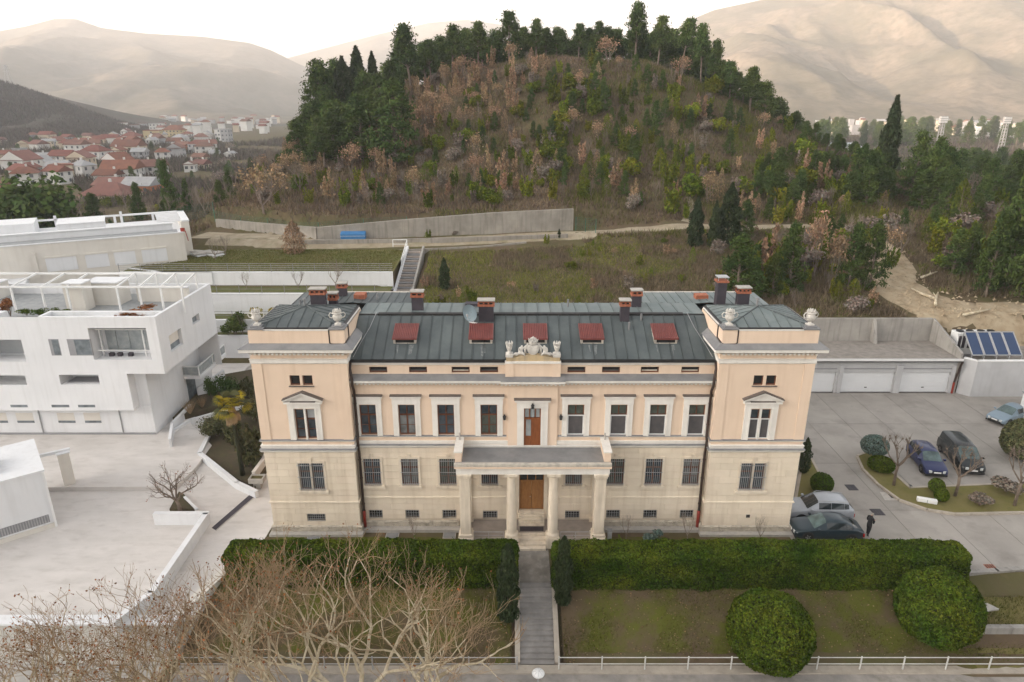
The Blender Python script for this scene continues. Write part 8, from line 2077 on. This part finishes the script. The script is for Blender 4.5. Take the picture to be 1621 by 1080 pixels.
def house(x0, x1, base, eave, wallm, roofm, label, roof='gable', along=True, rz=0.0, depth=None, storeys=None, hgt=None, name='house', group='town houses', Y=None, zb=None, win=True, cat='house', rise=.32):
    xm = (x0 + x1) / 2
    if Y is None:
        g_ = ground_at(xm, base); Y = g_.y
    zc = Y * _c + (CAM_H - 3) * _s; W = (x1 - x0) * zc / _f; P = at_depth(xm, base, Y); z0 = zt(P.x, Y) - .3 if zb is None else zb
    H_ = hgt or max(2.6, at_depth(xm, eave, Y).z - z0); D = depth or max(6.5, min(W * .8, 13))
    t = thing(name, label, cat, (P.x, Y + D / 2, z0), rz, group)
    w, d = W / 2, D / 2
    MB().box(-w, w, -d, d, -2, H_).build('wall', M[wallm], t)
    if roof == 'gable':
        e = .5; rr_ = rise * (D if along else W); q = MB()
        if along:
            q.xprism([(-d - e, H_ - .15), (d + e, H_ - .15), (d + e, H_ + .1), (0, H_ + rr_), (-d - e, H_ + .1)], -w - e, w + e)
            for s in (-1, 1): pass
        else: q.yprism([(-w - e, H_ - .15), (w + e, H_ - .15), (w + e, H_ + .1), (0, H_ + rr_), (-w - e, H_ + .1)], -d - e, d + e)
        ro = q.build('roof', M[roofm], t)
        g2 = MB()
        if not along: g2.yprism([(-w, H_ + .101), (w, H_ + .101), (0, H_ + rr_ - .25)], -d - e - .02, -d - e + .1); g2.build('gable_wall', M[wallm], t)
    elif roof == 'hip':
        e = .5; rr_ = rise * D; q = MB(); a = [(-w - e, -d - e, H_), (w + e, -d - e, H_), (w + e, d + e, H_), (-w - e, d + e, H_)]; r0 = (-w + d * .8, 0, H_ + rr_) if W > D else (0, 0, H_ + rr_); r1 = (w - d * .8, 0, H_ + rr_) if W > D else (0, 0, H_ + rr_)
        q.quad(a[0], a[1], r1, r0); q.quad(a[1], a[2], r1); q.quad(a[2], a[3], r0, r1); q.quad(a[3], a[0], r0); q.quad(a[3], a[2], a[1], a[0]); ro = q.build('roof', M[roofm], t)
    else:
        ro = MB().box(-w - .25, w + .25, -d - .25, d + .25, H_, H_ + .45).build('roof', M[roofm], t)
    rr = random.Random(int(xm * 7 + base))
    if roof != 'flat' and win:
        cx_ = rr.uniform(-w * .6, w * .6); MB().box(cx_ - .35, cx_ + .35, -.3 + d * .2, .4 + d * .2, H_ + .5, H_ + rise * D + .9).build('chimney', M['h_white'], ro)
    if win:
        ns = storeys or max(1, round(H_ / 3.0)); nw = max(2, int(W / 3.2))
        for s in range(ns):
            for k in range(nw):
                if rr.random() < .12: continue
                link('window', win_me, t, (-w + W * (k + .5) / nw, -d - .01, H_ * (s + .58) / ns), 0, (rr.choice((1.0, 1.3)), 1, 1))
        for s in range(ns):
            for k in range(2): link('window', win_me, t, (w + .01, -d + D * (k + .5) / 2, H_ * (s + .58) / ns), R(90), (1, 1, 1))
    return t
rt = 'tile_red'
HS_ = [
 (3, 48, 274, 254, 'h_white', rt, 'white gabled house with bright red roof at the left edge of the town', 'gable', False),
 (78, 112, 262, 247, 'h_white', 'tile_brown', 'white house with brown-red roof left of the town centre', 'gable', True),
 (104, 133, 248, 229, 'h_white', rt, 'tall white house with red roof below the scrub hill', 'gable', True),
 (54, 84, 262, 250, 'h_cream', 'tile_grey', 'low house with grey sheet roof beside the gabled white house', 'gable', True),
 (80, 114, 286, 262, 'h_cream', 'tile_brown', 'cream two-storey house behind the big round tree', 'flat', True),
 (108, 141, 274, 250, 'h_cream', rt, 'cream house with notched red roof', 'gable', False),
 (128, 165, 258, 240, 'h_white', 'tile_brown', 'white house with brown hipped roof and balconies', 'hip', True),
 (160, 212, 286, 268, 'h_white', 'tile_brown', 'long white house under a wide brown tiled roof', 'gable', True),
 (216, 256, 282, 264, 'h_white', rt, 'white house with red roof beside the long brown-roofed one', 'gable', True),
 (148, 194, 304, 294, 'h_cream', rt, 'low long building with orange red roof near the pines', 'gable', True),
 (194, 242, 308, 294, 'h_orange', 'tile_grey', 'orange-walled house under a pale grey roof', 'gable', True),
 (126, 198, 322, 311, 'h_cream', rt, 'broad low red-roofed building behind the cream building', 'hip', True),
 (62, 82, 236, 224, 'h_cream', 'tile_grey', 'small flat-topped house at the foot of the scrub hill', 'flat', True),
 (205, 226, 203, 193, 'h_white', rt, 'white house with red roof on the crest below the mountain', 'hip', True),
 (236, 256, 210, 196, 'h_white', 'tile_grey', 'white flat-roofed block near the crest', 'flat', True),
 (228, 252, 226, 207, 'h_yellow', 'tile_brown', 'ochre apartment house below the crest', 'flat', True),
 (258, 287, 220, 206, 'h_yellow', 'tile_brown', 'wide yellow building in the middle of the town', 'hip', True),
 (192, 205, 217, 208, 'h_white', rt, 'tiny white house with red gable under the crest', 'gable', False),
 (192, 218, 226, 216, 'h_white', 'tile_brown', 'white house with dull red roof under the crest', 'hip', True),
 (288, 302, 220, 212, 'h_white', 'tile_brown', 'small white house right of the yellow building', 'hip', True),
 (276, 298, 240, 230, 'h_orange', rt, 'pinkish house with stepped red roof', 'gable', True),
 (307, 334, 244, 232, 'h_white', rt, 'white house with low red hipped roof, right of the town centre', 'hip', True),
 (290, 306, 272, 260, 'h_white', rt, 'white gabled house half hidden by the tall pine', 'gable', False),
 (306, 326, 268, 260, 'h_cream', rt, 'low red-roofed house right of the tall pine', 'gable', True),
 (304, 324, 256, 251, 'h_cream', rt, 'small red-roofed house above the low one by the pine', 'gable', True),
 (356, 368, 250, 244, 'h_white', 'tile_grey', 'tiny white house alone among grey trees', 'gable', False),
 (330, 344, 250, 244, 'h_white', 'tile_grey', 'small white shed among grey trees', 'gable', True),
 (341, 351, 222, 205, 'h_white', 'tile_grey', 'white tower block with dark window bands', 'flat', True),
 (351, 364, 224, 205, 'h_grey', 'tile_grey', 'blue-grey tower block beside the white one', 'flat', True),
 (176, 218, 240, 232, 'h_cream', 'tile_brown', 'row of low pinkish houses above the brown-roofed one', 'gable', True),
 (232, 246, 232, 222, 'h_white', 'tile_grey', 'white house with round end in the smoke', 'gable', False),
 (-20, 4, 330, 300, 'h_orange', rt, 'orange house cut by the left picture edge', 'gable', True),
 (302, 318, 222, 216, 'h_white', 'tile_grey', 'flat white house before the tower blocks', 'flat', True),
 (20, 34, 246, 236, 'h_grey', 'tile_grey', 'grey house in the smoke under the scrub hill', 'flat', True),
]
for (x0, x1, b_, e_, wm, rm, lb, rf, al) in HS_:
    house(x0, x1, b_, e_, wm, rm, lb, rf, al, rz=R(rv.uniform(-14, 14)))
for k in range(56):
    px_ = rv.uniform(-10, 340); Y = rv.uniform(270, 600); w_ = rv.uniform(7, 12) * 1081 / (Y * 1.0) * .9
    if px_ > 250 and Y < 330: continue
    house(px_ - w_ / 2, px_ + w_ / 2, 250, 240, rv.choice(['h_white', 'h_white', 'h_cream', 'h_grey']), rv.choice(['tile_red', 'tile_brown', 'tile_brown', 'tile_grey']), 'small house packed among the others in the valley town left of the hill', rv.choice(['gable', 'gable', 'hip']), rv.random() < .6, R(rv.uniform(-35, 35)), group='packed houses of the valley town', Y=Y, win=Y < 450, hgt=rv.uniform(3.0, 6.0))
for k in range(70):
    px_ = rv.uniform(-20, 380); Y = rv.uniform(255, 600); q_ = at_depth(px_, 250, Y); h = rv.uniform(4, 8)
    plant('town_tree', rv.choice(BARE + FIRS + DRYBUSH), (q_.x, Y, zt(q_.x, Y) - .2), h * 1.1, h, 'tree standing between the houses of the valley town', 'tree', 'trees among the town houses')
for k in range(75):
    px_ = rv.uniform(190, 440); Y = rv.uniform(700, 1500); w_ = rv.uniform(5, 11) * 900 / Y + 2
    wm = rv.choice(['h_white', 'h_white', 'h_cream', 'h_grey']); rm = rv.choice(['tile_red', 'tile_brown', 'tile_grey'])
    house(px_ - w_ / 2, px_ + w_ / 2, 200, 190, wm, rm, 'tiny far house in the hazy valley town left of the hill', rv.choice(['gable', 'hip', 'flat']), True, R(rv.uniform(-30, 30)), name='far_house', group='far houses in the left valley', Y=Y, zb=zt(at_depth(px_, 200, Y).x, Y), win=False, hgt=rv.uniform(5, 12))
for k in range(60):
    px_ = rv.uniform(1290, 1640); Y = rv.uniform(680, 950); w_ = rv.uniform(6, 16) * 700 / Y
    wm = rv.choice(['h_cream', 'h_cream', 'h_grey', 'h_grey']); rm = rv.choice(['tile_red', 'tile_grey', 'tile_grey'])
    house(px_ - w_ / 2, px_ + w_ / 2, 195, 190, wm, rm, 'tiny far building in the sunlit valley right of the hill', rv.choice(['gable', 'flat', 'flat']), True, R(rv.uniform(-30, 30)), name='far_building', group='far buildings in the right valley', Y=Y, zb=zt(at_depth(px_, 195, Y).x, Y), win=False, cat='building', hgt=rv.uniform(5, 11))
house(1318, 1366, 216, 209, 'h_white', 'curtain', 'long hall with pale blue roof behind the dark wood', 'gable', True, 0, 16, 1, 6, 'hall', group=None, Y=400, win=False, cat='hall', rise=.12)
house(1556, 1640, 216, 205, 'h_white', 'white', 'white stadium stand at the right edge', 'flat', True, 0, 20, 1, 9, 'stadium_stand', None, 600, win=False, cat='building')
house(1545, 1580, 205, 196, 'h_grey', 'tile_grey', 'grey stadium roof left of the white stand', 'gable', True, 0, 20, 1, 12, 'stadium_roof', None, 640, win=False, cat='building', rise=.1)
# floodlight masts
for px_, top, lb in ((1417, 188, 'leftmost of the three floodlight masts'), (1495, 184, 'middle and broadest of the three floodlight masts'), (1596, 185, 'rightmost of the three floodlight masts')):
    Y = 430; q_ = at_depth(px_, top, Y); z0 = zt(q_.x, Y); Hm = q_.z - z0
    t = thing('floodlight_mast', lb, 'floodlight', (q_.x, Y, z0), R(15))
    for sx in (-1, 1):
        for sy in (-1, 1): MB().bar((sx * 1.2, sy * 1.2, -1), (sx * .8, sy * .8, Hm - 4), .22).build('leg', M['h_grey'], t)
    m_ = MB()
    n = int(Hm / 2.2)
    for k in range(n):
        z = k * (Hm - 4) / n; z2 = (k + 1) * (Hm - 4) / n; w0 = 1.2 - .4 * k / n
        for (a, b) in (((-w0, -w0), (w0, -w0)), ((w0, -w0), (w0, w0)), ((w0, w0), (-w0, w0)), ((-w0, w0), (-w0, -w0))): m_.bar((a[0], a[1], z), (b[0], b[1], z2), .14)
    m_.build('lattice', M['h_grey'], t)
    MB().box(-3.0, 3.0, -.3, .3, Hm - 4, Hm).build('lamp_frame', M['h_grey'], t)
    for r_ in range(3):
        for k in range(5): MB().box(-2.7 + k * 1.15, -1.9 + k * 1.15, -.55, -.3, Hm - 3.7 + r_ * 1.25, Hm - 2.8 + r_ * 1.25).build('lamp', M['white'], t)
# power pylon and thin masts
q_ = at_depth(14, 130, 815); t = thing('power_pylon', 'lattice pylon on the ridge of the scrub hill', 'pylon', (q_.x, 815, at_depth(14, 131, 820).z - 1)); t.scale = (1.7, 1.7, 1.7) 
for sx in (-1, 1):
    for sy in (-1, 1): MB().bar((sx * 1.6, sy * 1.6, 0), (sx * .3, sy * .3, 11.5), .2).build('leg', M['iron'], t)
for z in (7.5, 9.3, 11): MB().bar((-2.4, 0, z), (2.4, 0, z), .2).build('crossarm', M['iron'], t)

# ================================================================== HAZE
hz = MB().box(-5200, 5200, -1000, 5650, -60, 470)
hm = bpy.data.materials.new('valley_haze'); hm.use_nodes = True; hn_ = hm.node_tree.nodes; hn_.clear()
ho_ = hn_.new('ShaderNodeOutputMaterial'); pv = hn_.new('ShaderNodeVolumePrincipled'); hm.node_tree.links.new(pv.outputs[0], ho_.inputs['Volume'])
pv.inputs['Color'].default_value = (0.93, 0.94, 0.96, 1); pv.inputs['Density'].default_value = 0.00025; pv.inputs['Anisotropy'].default_value = 0.15
tag(hz.build('haze', hm), 'thin bluish winter haze filling the valley', kind='stuff')
